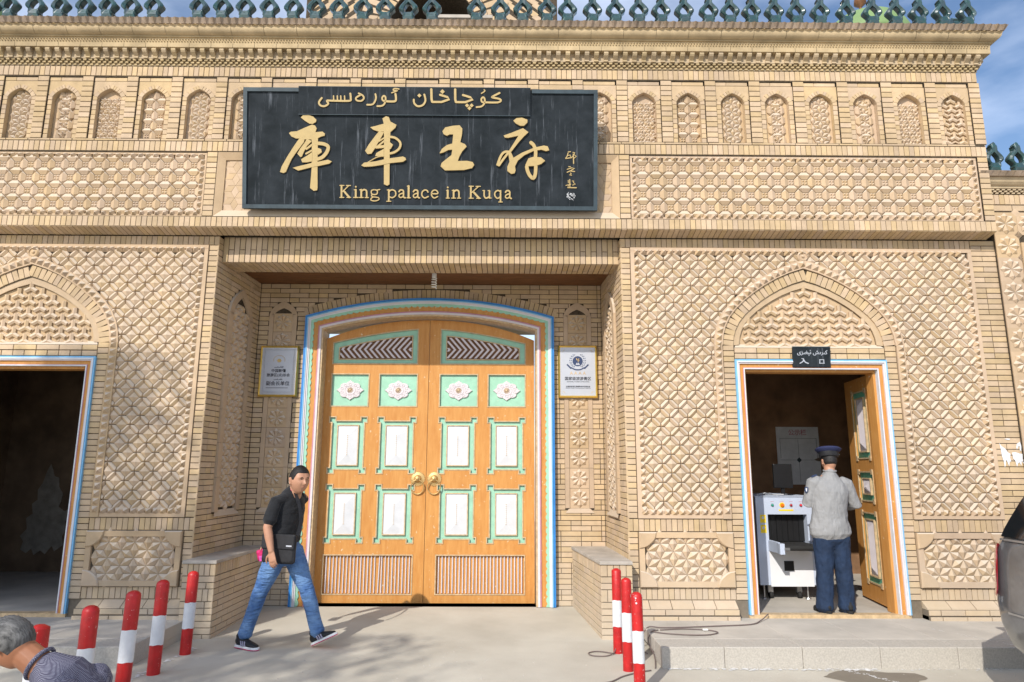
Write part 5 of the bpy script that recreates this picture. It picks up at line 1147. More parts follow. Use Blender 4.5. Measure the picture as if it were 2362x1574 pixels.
# torn white poster on the brick strip
ps = thing('torn_poster', 'torn scraps of a white paper poster glued to the brick strip at far right', 'poster', (5.66, 7.645, 1.72)); Fp = frame((5.545, 7.645, 1.715), (1, 0, 0), (0, 0, 1), (0, -1, 0)); mb = MB()
mb.prism([(.0, .27), (.022, .235), (.055, .21), (.085, .165), (.11, .15), (.10, .11), (.105, .06), (.09, .07), (.078, .015), (.066, .06), (.05, .09), (.04, .03), (.028, .0), (.024, .07), (.012, .13), (.008, .2)], .0, .0025, Fp); mb.obj('paper', 'poster', ps); mb = MB(); mb.prism([(.13, .165), (.17, .17), (.21, .155), (.245, .15), (.24, .10), (.247, .04), (.225, .075), (.215, .02), (.20, .06), (.18, .045), (.165, .01), (.155, .075), (.135, .10)], 0, .003, Fp); mb.obj('paper', 'poster', ps); mb = MB(); mb.prism([(.195, .26), (.235, .285), (.243, .235), (.236, .18), (.222, .19), (.226, .24), (.21, .235), (.19, .20), (.185, .22)], .0, .003, Fp); mb.obj('paper', 'poster', ps); mb = MB(); mb.prism([(.06, .315), (.10, .322), (.13, .318), (.118, .305), (.09, .309)], 0, .0025, Fp); mb.obj('paper', 'poster', ps)

# ================================================================ behind the roof: brick iwan and two green domes
iw = thing('brick_iwan_tower', 'tall brick archway tower rising behind the roof crest above the board', 'tower', (-1.3, 11.4, 6.91)); TY = 10.8; tk = TY / 13; FI = front(TY)
mb = MB(); cx = -1.62 * tk; n_ = 24; ro = .92 * tk; zc = 1.68 + (11.0 - 1.68) * tk; zt = 12.2
mb.box(-4.35 * tk, cx - ro, TY + .01, TY + 1.6, 6.9, zt); mb.box(cx + ro, 1.05 * tk, TY + .01, TY + 1.6, 6.9, zt)
for i in range(n_):
    a0, a1 = math.pi * i / n_, math.pi * (i + 1) / n_; x0, x1 = cx + ro * math.cos(a0), cx + ro * math.cos(a1); z0, z1 = zc + ro * 1.08 * math.sin(a0), zc + ro * 1.08 * math.sin(a1)
    mb.add([(x0, TY + .01, z0), (x1, TY + .01, z1), (x1, TY + .01, zt), (x0, TY + .01, zt), (x0, TY + 1.2, z0), (x1, TY + 1.2, z1)], [(1, 0, 3, 2), (0, 1, 5, 4)])
mb.obj('tower_wall', 'mortar', iw)
mb = MB(); mb.box(cx - ro, cx + ro, TY + 1.2, TY + 1.3, 6.92, zt - .2); mb.obj('niche_back', 'black', iw)
mb = MB(); mb.box(cx + .1, cx + ro + .30, TY - .13, TY, zc + .08, zc + .14); mb.obj('ledge', 'cap', iw)
for i in range(26):
    a = R(-14) + R(208) * (i + .5) / 26
    for r_, l_ in ((ro + .115, .215), (ro + .38, .30)): put(iw, 'arch_brick', rbrick(l_, round(.118 * r_ / 1.25, 3), 'brick', .03, .004), FI @ T(cx + r_ * math.cos(a), zc + .04 + r_ * math.sin(a), 0, a))
for sg in (-1, 1):
    for i in range(90):
        u = sg * (.6 + (i % 9) * .235); v = -.9 + (i // 9) * .118 * 2
        for q in (0, 1):
            uu_, vv_ = u + sg * q * .1, v + q * .118
            if math.hypot(uu_, vv_ - .04) > ro + .60 and (-4.35 * tk + .15 < cx + uu_ < 1.05 * tk - .12): put(iw, 'brick', rbrick(.215, .10, 'brick', .03, .004), FI @ T(cx + uu_, zc + vv_, -.002, -sg * R(38)))
def dome(label, x, y, z, r, fin=True):
    t = thing('green_dome', label, 'dome', (x, y, 0)); mb = MB(); mb.lathe([(r * .98, 0), (r * .98, z)] + [(r * math.cos(a), z + r * .92 * math.sin(a)) for a in [i * math.pi / 2 / 14 for i in range(14)]] + [(.02, z + r * .92)], 40, Matrix.Translation((x, y, 0))); mb.obj('dome_shell', 'green_dome', t, smooth=True)
    if fin:
        mb = MB(); zz = z + r * .9 - .02; mb.lathe([(.05, zz), (.04, zz + .05), (.10, zz + .12), (.10, zz + .17), (.03, zz + .22), (.03, zz + .27), (.13, zz + .36), (.12, zz + .46), (.03, zz + .55), (.02, zz + .9), (.002, zz + 1.0)], 20, Matrix.Translation((x, y, 0))); mb.obj('dome_finial', 'wood_dark', t, smooth=True)
dome('pale green dome with a brown knobbed spire above the right part of the roof', 7.98, 13.6, 10.86, .98)
dome('green dome cut by the top left corner behind the crest', -11.75, 13.0, 11.0, 1.05, False)

# ================================================================ ground, steps
mb = MB(); ys = [-150, -40, -10, 0, 3, 5, 6, 7.4, 8.2, 8.87, 9.4, 40, 300]; zs_ = [-.06] * 8 + [-.03, -.004, -.004, -.004, -.004]; xs2 = [-250, -30, -12, -6, -4, -2, 0, 2, 4, 8, 12, 30, 250]
vs = [(x, y, z) for y, z in zip(ys, zs_) for x in xs2]; K = len(xs2); mb.add(vs, [(j * K + i, j * K + i + 1, (j + 1) * K + i + 1, (j + 1) * K + i) for j in range(len(ys) - 1) for i in range(K - 1)]); gr = mb.obj('ground', 'concrete', None, kind='structure')
for s in (1, -1):
    x0, x1 = (1.385, 9.0) if s > 0 else (-11, -3.33); pv = bpy.data.objects.new('pavement', None); COL.objects.link(pv); pv['kind'] = 'structure'
    mb = MB()
    if s > 0: mb.prism([(1.40, 6.50), (9.0, 6.50), (9, 7.66), (1.47, 7.66)], -.1, .108)
    else: mb.prism([(-11, 6.54), (-3.345, 6.54), (-3.345, 7.66), (-11, 7.66)], -.1, .108)
    mb.obj('paving_bed', 'slab', pv)
    n_ = 8
    edges = [1.395, 1.96, 2.66, 3.36, 4.06, 4.76, 5.5, 6.2, 7.0, 8.0, 9.0] if s > 0 else [-11, -9, -7.6, -6.6, -5.9, -5.1, -4.3, -3.34]
    yf = 6.44 if s > 0 else 6.42
    for a, c in zip(edges, edges[1:]):
        m1 = MB(); m1.cbox(a + .0015, c - .0015, yf, yf + .30, -.09, .120, .006); m1.obj('kerb_stone', 'granite', pv)
        m1 = MB(); m1.cbox(a + .002, c - .002, yf + .304, 7.655, .0, .120 + random.uniform(-.001, .001), .003); m1.obj('paving_slab', 'slab', pv)
# lime splashes and a damp patch on the ground
def blobs(name, m, pts, z, r0, r1, P, seed=1, dens=7):
    random.seed(seed); mb = MB()
    for (x0, y0), (x1, y1) in zip(pts, pts[1:]):
        L_ = math.hypot(x1 - x0, y1 - y0)
        for k in range(int(L_ * dens * 8)):
            t = random.random(); x, y = x0 + (x1 - x0) * t + random.gauss(0, .018), y0 + (y1 - y0) * t + random.gauss(0, .018); r = random.uniform(r0, r1); n_ = 7; zz = z + random.uniform(0, .0006)
            mb.add([(x + r * random.uniform(.5, 1.4) * math.cos(6.283 * i / n_), y + r * random.uniform(.4, 1.0) * math.sin(6.283 * i / n_), zz) for i in range(n_)], [tuple(range(n_))])
    mb.obj(name, m, P, kind='stuff')
blobs('lime_marks', 'lime', [(1.45, 6.425), (3.3, 6.40)], -.056, .004, .022, gr, 2, 16)
blobs('lime_marks', 'lime', [(3.4, 6.41), (4.5, 6.42)], -.056, .002, .012, gr, 3, 9)
blobs('lime_marks', 'lime', [(3.02, 6.395), (3.27, 6.05)], -.056, .004, .014, gr, 5, 14)
blobs('lime_marks', 'lime', [(-3.06, 7.1), (-3.10, 6.6), (-3.12, 6.0)], -.056, .004, .018, gr, 4, 14)
blobs('lime_marks', 'lime', [(4.25, 7.18), (4.45, 6.8), (4.62, 6.5)], .1235, .002, .010, gr, 6, 12)
random.seed(31); pb = MB()
for k in range(420):
    x, y = random.uniform(-4.5, 4.8), random.uniform(4.2, 7.3); r = random.uniform(.003, .010) * (1.8 if random.random() < .06 else 1)
    if (x < -3.2 or x > 1.3) and y > 6.4: continue
    pb.add([(x + r * random.uniform(.7, 1.2) * math.cos(q * 1.047), y + r * random.uniform(.7, 1.2) * math.sin(q * 1.047), -.0605) for q in range(6)] + [(x, y, -.06 + r * .7)], [(q, (q + 1) % 6, 6) for q in range(6)])
pb.obj('pebbles', 'granite', gr, kind='stuff')
random.seed(9); mb = MB(); n_ = 28; cxw, cyw = 3.18, 6.16
mb.add([(cxw + (.42 + .06 * math.sin(3 * a) + random.uniform(-.03, .03)) * math.cos(a), cyw + (.22 + .04 * math.sin(4 * a) + random.uniform(-.015, .015)) * math.sin(a), -.0575) for a in [6.283 * i / n_ for i in range(n_)]], [tuple(range(n_))]); mb.obj('damp_patch', 'wet', gr)
# ================================================================ bollards
def bollard(x, y, r, top, lab, cap='dome', grp='red and white bollards', bands=(.50, .26), tilt=(0, 0)):
    t = thing('bollard', lab, 'bollard', (x, y, -.06), grp); Mx = Matrix.Translation((x, y, -.06)) @ Matrix.Rotation(R(tilt[0]), 4, 'Y') @ Matrix.Rotation(R(tilt[1]), 4, 'X'); H = top + .06
    z2, z1 = H * .62, H * .31
    def tubeband(n_, m, a, c, wav=True, capd=None, rr=r):
        mb = MB(); K = 28; vs = []; fs = []
        rows = [(rr, a), (rr, a + (c - a) * .5), (rr, c)]
        if capd == 'dome': rows = [(rr, a), (rr, c - r * .75)] + [(rr * math.cos(q), c - r * .75 + r * .75 * math.sin(q)) for q in (.4, .8, 1.2, 1.5)]
        elif capd == 'cone': rows = [(rr, a), (rr * 1.02, c - .022), (rr * .96, c - .018), (rr * .45, c - .002), (.001, c)]
        for i, (q, z) in enumerate(rows):
            for k in range(K):
                aa = 2 * math.pi * k / K; dz = (.004 * math.sin(aa * 2 + x * 5) + .002 * math.sin(5 * aa + y)) if wav and ((i == 0 and a > .05) or (i == len(rows) - 1 and capd is None)) else 0
                vs.append((q * math.cos(aa), q * math.sin(aa), z + dz))
        for i in range(len(rows) - 1):
            for k in range(K): fs.append((i * K + k, i * K + (k + 1) % K, (i + 1) * K + (k + 1) % K, (i + 1) * K + k))
        fs.append(tuple((len(rows) - 1) * K + k for k in range(K))); mb.add(vs, fs, Mx); o = mb.obj(n_, m, t, smooth=True)
        try: o.data.set_sharp_from_angle(angle=R(40))
        except Exception: pass
    tubeband('red_band', 'red', 0, z1 + .006, capd=None); tubeband('white_band', 'pwhite', z1, z2, rr=r + .0012); tubeband('post', 'red', z2 - .006, H, capd=cap); return t
bollard(-3.045, 6.895, .051, .697, 'red and white bollard in front of the left seat, farthest of the left row', tilt=(1.2, 0))
bollard(-3.02, 6.255, .053, .715, 'red and white bollard second farthest in the left row', tilt=(1.0, 0))
bollard(-2.995, 5.72, .055, .715, 'red and white bollard in the middle of the left row', tilt=(1.5, 0))
bollard(-3.01, 5.20, .056, .70, 'red and white bollard right of the crouching man', tilt=(.6, 0))
bollard(-3.00, 4.65, .057, .685, 'red bollard mostly hidden behind the crouching man', cap='cone')
bollard(1.088, 6.958, .046, .723, 'flat topped bollard nearest the right hand seat', cap='cone')
bollard(1.083, 6.376, .046, .722, 'middle one of the three bollards on the right')
bb = bollard(1.06, 5.72, .0455, .712, 'nearest right hand bollard with white paint splashed on its top', tilt=(-.6, 0))
random.seed(12); mb = MB()
for k in range(60):
    a = random.uniform(0, 6.28); q = random.random(); r_ = .0462 * (q ** .5); z = .712 - .010 - .025 * (q ** 2); 
    if k > 40: r_ = .0474; z = .69 - random.random() ** 2 * .09
    e = random.uniform(.003, .009); c_ = Vector((1.053 + r_ * math.cos(a), 5.72 + r_ * math.sin(a), z)); n = Vector((math.cos(a) * (.3 if k < 40 else 1), math.sin(a) * (.3 if k < 40 else 1), .9 if k < 40 else 0)).normalized(); u = n.cross(Vector((.1, .3, .9))).normalized(); v = n.cross(u); c_ += n * .002
    mb.add([c_ + (u * math.cos(b_) + v * math.sin(b_)) * e for b_ in [i * 1.0472 for i in range(6)]], [(0, 1, 2, 3, 4, 5)])
mb.obj('paint_splash', 'palepink', bb, kind='stuff')
# ================================================================ inside the right room
mc = thing('baggage_scanner', 'pale blue and white baggage x-ray scanner with a black tunnel inside the right doorway', 'scanner', (3.4, 8.6, .15)); y0 = 8.5
def bxo(n_, m, P, *a, ch=None):
    mb = MB(); (mb.cbox(*a, ch) if ch else mb.box(*a)); return mb.obj(n_, m, P)
xL, xR, z0, z1 = 3.06, 3.76, .30, 1.355; tl, tr_, tz0, tz1 = 3.20, 3.68, .80, 1.145
mb = MB()
for a in ((xL, tl, z0 + .02, z1), (tr_, xR, z0 + .02, z1), (tl, tr_, tz1, z1), (tl, tr_, z0 + .02, tz0)): mb.box(a[0], a[1], y0, y0 + 1.0, a[2], a[3])
mb.obj('housing', 'machine', mc); bxo('top_cover', 'machine', mc, xL - .01, xR + .01, y0 - .012, y0 + 1.0, z1, z1 + .012, ch=.004); bxo('tunnel', 'rubber', mc, tl, tr_, y0 + .14, y0 + .16, tz0, tz1)
for i in range(7): bxo('lead_curtain', 'black', mc, tl + .004 + i * .0685, tl + .068 + i * .0685, y0 + .10 + .004 * (i % 2), y0 + .104 + .004 * (i % 2), tz0 + .02, tz1)
bxo('front_panel', 'machine_white', mc, xL + .13, xR - .05, y0 - .006, y0, z0 + .005, .735)
mb = MB(); mb.prism([(3.185, .72), (3.185, .84), (3.21, .845), (3.21, .72)], -.0, .30, frame((0, y0, 0), (1, 0, 0), (0, 0, 1), (0, -1, 0))); mb.box(3.185, 3.24, y0 - .36, y0 - .29, .715, .835); mb.obj('conveyor_frame', 'machine', mc); bxo('conveyor_frame', 'machine', mc, 3.66, 3.70, y0 - .36, y0, .715, .84)
mb = MB(); mb.box(3.215, 3.655, y0 - .32, y0 + .1, .79, .812); mb.tube([(3.215, y0 - .32, .782), (3.655, y0 - .32, .782)], .030, 14); mb.obj('conveyor_belt', 'rubber', mc); bxo('roller_guard', 'steel', mc, 3.235, 3.30, y0 - .365, y0 - .335, .76, .79)
bxo('hatch', 'black', mc, 3.36, 3.475, y0 - .012, y0 - .005, .485, .60)
for x, m, r_ in ((3.265, 'green_btn', .013), (3.385, 'orange_btn', .022), (3.495, 'taillight', .013), (3.615, 'red_btn', .013)):
    Fm = frame((x, y0, 1.255), (1, 0, 0), (0, 0, 1), (0, -1, 0)); mb = MB(); mb.lathe([(r_ * 1.5, 0), (r_ * 1.5, .003), (.002, .0035)], 18, Fm); mb.obj('button_ring', 'yellow' if r_ > .02 else 'steel', mc); mb = MB(); mb.lathe([(r_, .003), (r_, .014), (r_ * .7, .02), (.002, .021)], 18, Fm); mb.obj('button', m, mc)
    mb = MB(); mb.box(-.022, .022, .040, .044, .0, .0015, Fm); mb.obj('button_label', 'pink', mc)
for a in ((3.34, 3.52, 1.185, 1.205), (3.105, 3.175, 1.045, 1.14), (3.105, 3.175, .925, 1.02)): bxo('warning_sticker', 'yellow', mc, a[0], a[1], y0 - .002, y0 - .0005, a[2], a[3])
mb = MB(); 
for zc_ in (1.105, .985): mb.lathe([(.018, 0), (.018, .001), (.001, .0012)], 16, frame((3.14, y0 - .0025, zc_), (1, 0, 0), (0, 0, 1), (0, -1, 0)))
mb.obj('sticker_symbol', 'white', mc)
for x in (3.13, 3.66):
    mb = MB(); mb.lathe([(.035, .15), (.03, .165), (.01, .17), (.01, .31)], 14, Matrix.Translation((x, y0 + .08, 0))); mb.obj('foot', 'steel', mc); mb = MB(); mb.lathe([(.04, -.02), (.045, 0), (.04, .02)], 18, frame((x + .09 * (1 if x < 3.4 else -1), y0 + .12, .192), (0, 1, 0), (0, 0, 1), (1, 0, 0))); mb.obj('castor', 'rubber', mc); bxo('castor_fork', 'steel', mc, x + (.06 if x < 3.4 else -.12), x + (.12 if x < 3.4 else -.06), y0 + .1, y0 + .14, .22, .32)
mo = thing('monitor', 'black computer monitor standing on top of the baggage scanner', 'monitor', (3.52, 8.75, 1.36)); Fm = frame((3.50, 8.72, 1.455), Vector((1, .12, 0)).normalized(), (0, 0, 1), Vector((.12, -1, 0)).normalized())
mb = MB(); mb.cbox(-.12, .13, 0, .30, -.02, .02, .006, Fm); mb.obj('screen_case', 'black', mo); mb = MB(); mb.box(-.02, .025, -.1, .05, -.02, .0, Fm); mb.box(-.09, .09, -.09, -.078, -.07, .07, Fm); mb.obj('stand', 'black', mo)
kb = thing('cable_tangle', 'loose dark cables and silver clips lying on the scanner top', 'cable', (3.3, 8.55, 1.37)); mb = MB(); mb.tube([(3.1, 8.55, 1.375), (3.2, 8.53, 1.40), (3.3, 8.56, 1.378), (3.42, 8.52, 1.382), (3.5, 8.6, 1.376)], .008, 6); mb.tube([(3.22, 8.6, 1.376), (3.28, 8.62, 1.395), (3.4, 8.6, 1.376)], .006, 6); mb.obj('cable', 'steel', kb)
nb = thing('notice_board', 'pale notice board with a four panel outline at the back of the right room', 'notice board', (4.5, 10.59, 1.47)); Fn = frame((4.20, 10.595, 1.46), (1, 0, 0), (0, 0, 1), (0, -1, 0))
mb = MB(); mb.box(0, .66, 0, .88, 0, .01, Fn); mb.obj('sheet', 'pwhite', nb); mb = MB()
for a in ((.05, .62, .37, .374), (.33, .334, .03, .68), (.05, .62, .70, .704), (.05, .054, .40, .70), (.615, .62, .40, .70)): mb.box(*a, .0102, .0115, Fn)
mb.prism([(.332, .33), (.372, .372), (.332, .414), (.292, .372)], .0102, .012, Fn); mb.obj('rule_lines', 'slate_edge', nb); text(u'公示栏', .095, 'pink', nb, Fn @ Matrix.Translation((.33, .76, .0115)), bold=.002)
cb = thing('wall_cabinet', 'dark cupboard standing in the shadows left inside the right room', 'cabinet', (2.9, 10.3, .15)); bxo('carcass', 'dark_wall', cb, 3.02, 3.46, 10.2, 10.59, .15, 2.55); bxo('door', 'black', cb, 3.12, 3.36, 10.19, 10.2, .25, 2.4)
# open leaf of the right doorway
def open_leaf():
    h0 = Vector((4.262, 7.86, 0)); d = Vector((.125, .90, 0)).normalized(); F = frame(h0, d, (0, 0, 1), (-d.y, d.x, 0)); mb = MB(); W = .84; B0, B1 = .175, 2.79
    holes = [(.16, .62, 1.82, 2.62), (.16, .62, 1.32, 1.66), (.16, .62, .38, 1.18)]; ts = [0, .16, .62, W]; zs = sorted({B0, B1} | {h for q in holes for h in q[2:]})
    mb.box(0, .16, B0, B1, -.05, 0, F); mb.box(.62, W, B0, B1, -.05, 0, F)
    for j in range(0, len(zs) - 1, 2): mb.box(.16, .62, zs[j], zs[j + 1], -.05, 0, F)
    lf = mb.obj('door_leaf', 'wood', gate)
    mf = MB(); tr = MB()
    for q in holes:
        wp = MB(); a, c, e0, e1 = q; mf.box(a, c, e0, e1, -.045, -.022, F)
        for (x0, x1, y0_, y1) in ((a - .008, c + .008, e1 - .008, e1 + .008), (a - .008, c + .008, e0 - .008, e0 + .008), (a - .008, a + .008, e0 + .009, e1 - .009), (c - .008, c + .008, e0 + .009, e1 - .009)): tr.box(x0, x1, y0_, y1, -.004, .008, F)
        for cx in (a, c):
            for cy in (e0, e1): sx_ = 1 if cx == a else -1; tr.box(min(cx, cx + sx_ * .05) - .002, max(cx, cx + sx_ * .05) + .002, cy - .03, cy + .03, -.004, .0105, F)
        a, c, e0, e1 = a + .11, c - .11, e0 + .085, e1 - .085
        for (x0, x1, y0_, y1) in ((a - .014, c + .014, e1, e1 + .014), (a - .014, c + .014, e0 - .014, e0), (a - .014, a, e0, e1), (c, c + .014, e0, e1)): tr.box(x0, x1, y0_, y1, -.022, .006, F)
        xm, o = (a + c) / 2, .10; wp.add([(a, e0, -.012), (c, e0, -.012), (c, e1, -.012), (a, e1, -.012), (xm, e0 + o, .03), (xm, e1 - o, .03)], [(0, 1, 4), (1, 2, 5, 4), (2, 3, 5), (3, 0, 4, 5)], F); wp.obj('white_panel', 'palepink', lf)
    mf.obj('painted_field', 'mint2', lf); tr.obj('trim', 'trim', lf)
    mb = MB(); mb.box(-.012, 0, B0, B1, -.045, -.003, F); mb.obj('leaf_edge', 'wood', lf)
    for z in (.62, 2.42): mb = MB(); mb.box(-.06, .0, z, z + .13, -.0, .006, F); mb.box(-.018, -.012, z, z + .13, -.05, .006, F); mb.obj('hinge', 'wood', lf)
open_leaf()
# ================================================================ cables on the ground
c1 = thing('power_cable', 'thin grey cable from the right doorway coiling on the step by the bollards', 'cable', (1.9, 7.0, .12)); mb = MB()
mb.tube(curve([(2.80, 7.60, .17), (2.66, 7.45, .135), (2.50, 7.30, .130), (2.1, 7.22, .130), (1.75, 7.17, .128), (1.55, 7.15, .130), (1.42, 7.16, .13), (1.33, 7.1, .02), (1.3, 7.02, -.03), (1.36, 6.9, -.05)], 5), .006, 6)
mb.tube(curve([(1.52, 7.05, .130), (1.75, 7.1, .130), (1.98, 7.05, .131), (2.06, 6.95, .130), (1.92, 6.85, .130), (1.7, 6.86, .13), (1.52, 6.92, .13), (1.43, 6.99, .131), (1.5, 7.05, .13)], 5), .0055, 6)
mb.tube(curve([(1.42, 6.99, .13), (1.37, 6.9, .06), (1.39, 6.75, -.02), (1.36, 6.55, -.05), (1.33, 6.42, -.05)], 5), .0055, 6); mb.obj('cable', 'cable', c1, smooth=True)
c2 = thing('ground_cable', 'dark cable running over the concrete at the foot of the right bollards', 'cable', (.8, 6.1, -.06)); mb = MB(); mb.tube(curve([(.36, 5.86, -.052), (.62, 5.93, -.053), (.86, 6.02, -.052), (1.0, 6.18, -.053), (1.16, 6.30, -.052), (1.28, 6.36, -.052)], 5), .006, 6); mb.tube(curve([(1.05, 6.9, -.052), (.9, 6.98, -.05), (.80, 6.93, -.052), (.82, 6.83, -.05), (.95, 6.82, -.052), (1.04, 6.9, -.04), (1.07, 6.95, .02)], 5), .005, 6); mb.obj('cable', 'cable', c2, smooth=True)
mb = MB(); mb.cbox(1.94, 1.99, 7.03, 7.06, .128, .142, .003); mb.obj('plug', 'bulb', c1)
mb = MB(); mb.box(1.835, 1.85, 6.4385, 6.4395, .0, .11); mb.obj('paint_drip', 'yellow', c1) if False else None

# ================================================================ dark suv seen from behind, at the right edge
car = thing('parked_suv', 'dark grey suv whose rear corner with red tail light juts in at right', 'car', (6.1, 4.55, -.06))
PR = [(.12, .34), (.05, .42), (.0, .56), (-.015, .72), (.0, .82), (.01, .98), (.03, 1.10), (.08, 1.20), (.15, 1.33), (.24, 1.48), (.34, 1.64), (.44, 1.73), (.60, 1.77)]   # rear profile: set-back, height
X0c = 3.68; Yc0, Yc1 = 3.62, 5.42
def car_shell():
    mb = MB(); sec = []
    nose = [(4.55, 1.77), (4.2, 1.76), (2.9, 1.66), (2.0, 1.28), (1.95, 1.16), (.9, 1.05), (.35, .95), (.12, .75), (.08, .45), (.2, .30)]
    prof = [(X0c + a, z) for a, z in PR] + [(X0c + 4.75 - a, z) for a, z in nose] + [(X0c + 4.2, .28), (X0c + .5, .28)]
    n = len(prof); st = [(0.0, .16), (.05, .06), (.13, .018), (.28, 0.0), (.9, -.012), (1.52, 0), (1.67, .018), (1.75, .06), (1.80, .16)]
    cx = X0c + 2.4
    vs = []; fs = []
    for w_, ins_ in st:
        for x, z in prof:
            k_ = 1 if x < cx else -1; tum = 0
            y = Yc0 + w_
            side = (w_ - .9) / .9
            if z > 1.12: y = Yc0 + .9 + side * (.9 - (z - 1.12) * .26)
            vs.append((x + ins_ * k_ * (1.0 if z > .4 else 1.3), y, z + (-ins_ * .35 if z > 1.6 else 0)))
    for i in range(len(st) - 1):
        for j in range(n): fs.append((i * n + j, i * n + (j + 1) % n, (i + 1) * n + (j + 1) % n, (i + 1) * n + j))
    fs.append(tuple(range(n))); fs.append(tuple((len(st) - 1) * n + j for j in range(n - 1, -1, -1)))
    mb.add(vs, fs); return mb.obj('body', 'carpaint', car, smooth=True)
cb_ = car_shell()
try: cb_.data.set_sharp_from_angle(angle=R(35))
except Exception: pass
def rear_patch(name, m, pts, off=.012, nsub=8):   # patch on the tailgate: polygon strip given by (y0,y1) at heights
    mb = MB(); rows = []
    def xr(z):
        for (a, za), (c, zc_) in zip(PR, PR[1:]):
            if za <= z <= zc_: return X0c + a + (c - a) * (z - za) / (zc_ - za + 1e-9)
        return X0c
    for (z, ya, yb) in pts:
        row = []
        for k in range(nsub + 1):
            y = ya + (yb - ya) * k / nsub; e = min(y - Yc0, Yc1 - y); ins_ = .16 if e <= 0 else (.16 - (e / .05) * .10 if e < .05 else (.06 - (e - .05) / .08 * .042 if e < .13 else (.018 - (e - .13) / .15 * .018 if e < .28 else 0)))
            row.append((xr(z) - off + ins_, y, z))
        rows.append(row)
    vs = [p_ for r_ in rows for p_ in r_]; n = nsub + 1; fs = [(i * n + k, i * n + k + 1, (i + 1) * n + k + 1, (i + 1) * n + k) for i in range(len(rows) - 1) for k in range(nsub)]
    mb.add(vs, fs); return mb.obj(name, m, car, smooth=True)
rear_patch('rear_window', 'glass', [(1.19, Yc0 + .12, Yc1 - .12), (1.25, Yc0 + .13, Yc1 - .13), (1.32, Yc0 + .14, Yc1 - .15), (1.44, Yc0 + .17, Yc1 - .18), (1.58, Yc0 + .22, Yc1 - .23)], .014)
for q in (1, -1):
    ya, yb = (Yc1 - .155, Yc1 - .01) if q > 0 else (Yc0 + .01, Yc0 + .155)
    rear_patch('tail_light', 'taillight', [(.76, ya + .03, yb), (.82, ya + .01, yb), (.98, ya, yb), (1.08, ya + .01, yb), (1.13, ya + .05, yb - .01)], .018, 8)
rear_patch('trim_line', 'steel', [(.655, Yc0 + .25, Yc1 - .24), (.668, Yc0 + .25, Yc1 - .24)], .012); rear_patch('trim_line', 'steel', [(1.165, Yc0 + .13, Yc1 - .12), (1.178, Yc0 + .13, Yc1 - .12)], .016)
rear_patch('number_plate', 'blue', [(.70, 4.28, 4.74), (.80, 4.28, 4.74)], .02); rear_patch('bumper_guard', 'rubber', [(.40, Yc0 + .2, Yc1 - .35), (.46, Yc0 + .2, Yc1 - .35), (.54, Yc0 + .25, Yc1 - .40)], .012)
for x in (X0c + .95, X0c + 3.75):
    for y in (Yc0 + .02, Yc1 - .24):
        Fw = frame((x, y, .28), (1, 0, 0), (0, 0, 1), (0, -1, 0)) @ Matrix.Translation((0, 0, -.22)); mb = MB(); mb.lathe([(.20, .0), (.33, .0), (.345, .03), (.345, .19), (.33, .22), (.20, .22)], 32, Fw); wh = mb.obj('wheel', 'rubber', car, smooth=False)
        mb = MB(); mb.lathe([(.205, .01), (.20, .20), (.17, .205), (.05, .19), (.04, .215), (.002, .216)], 24, Fw); mb.obj('rim', 'steel', wh)
for y, sg in ((Yc0 + .005, -1), (Yc1 - .005, 1)):
    mb = MB(); mb.prism([(X0c + .75, 1.16), (X0c + 2.75, 1.16), (X0c + 2.2, 1.56), (X0c + .95, 1.56)], 0, .006, frame((0, y + (-.0 if sg < 0 else -.006), 0), (1, 0, 0), (0, 0, 1), (0, -1, 0)) if True else None); mb.obj('side_window', 'glass', car)
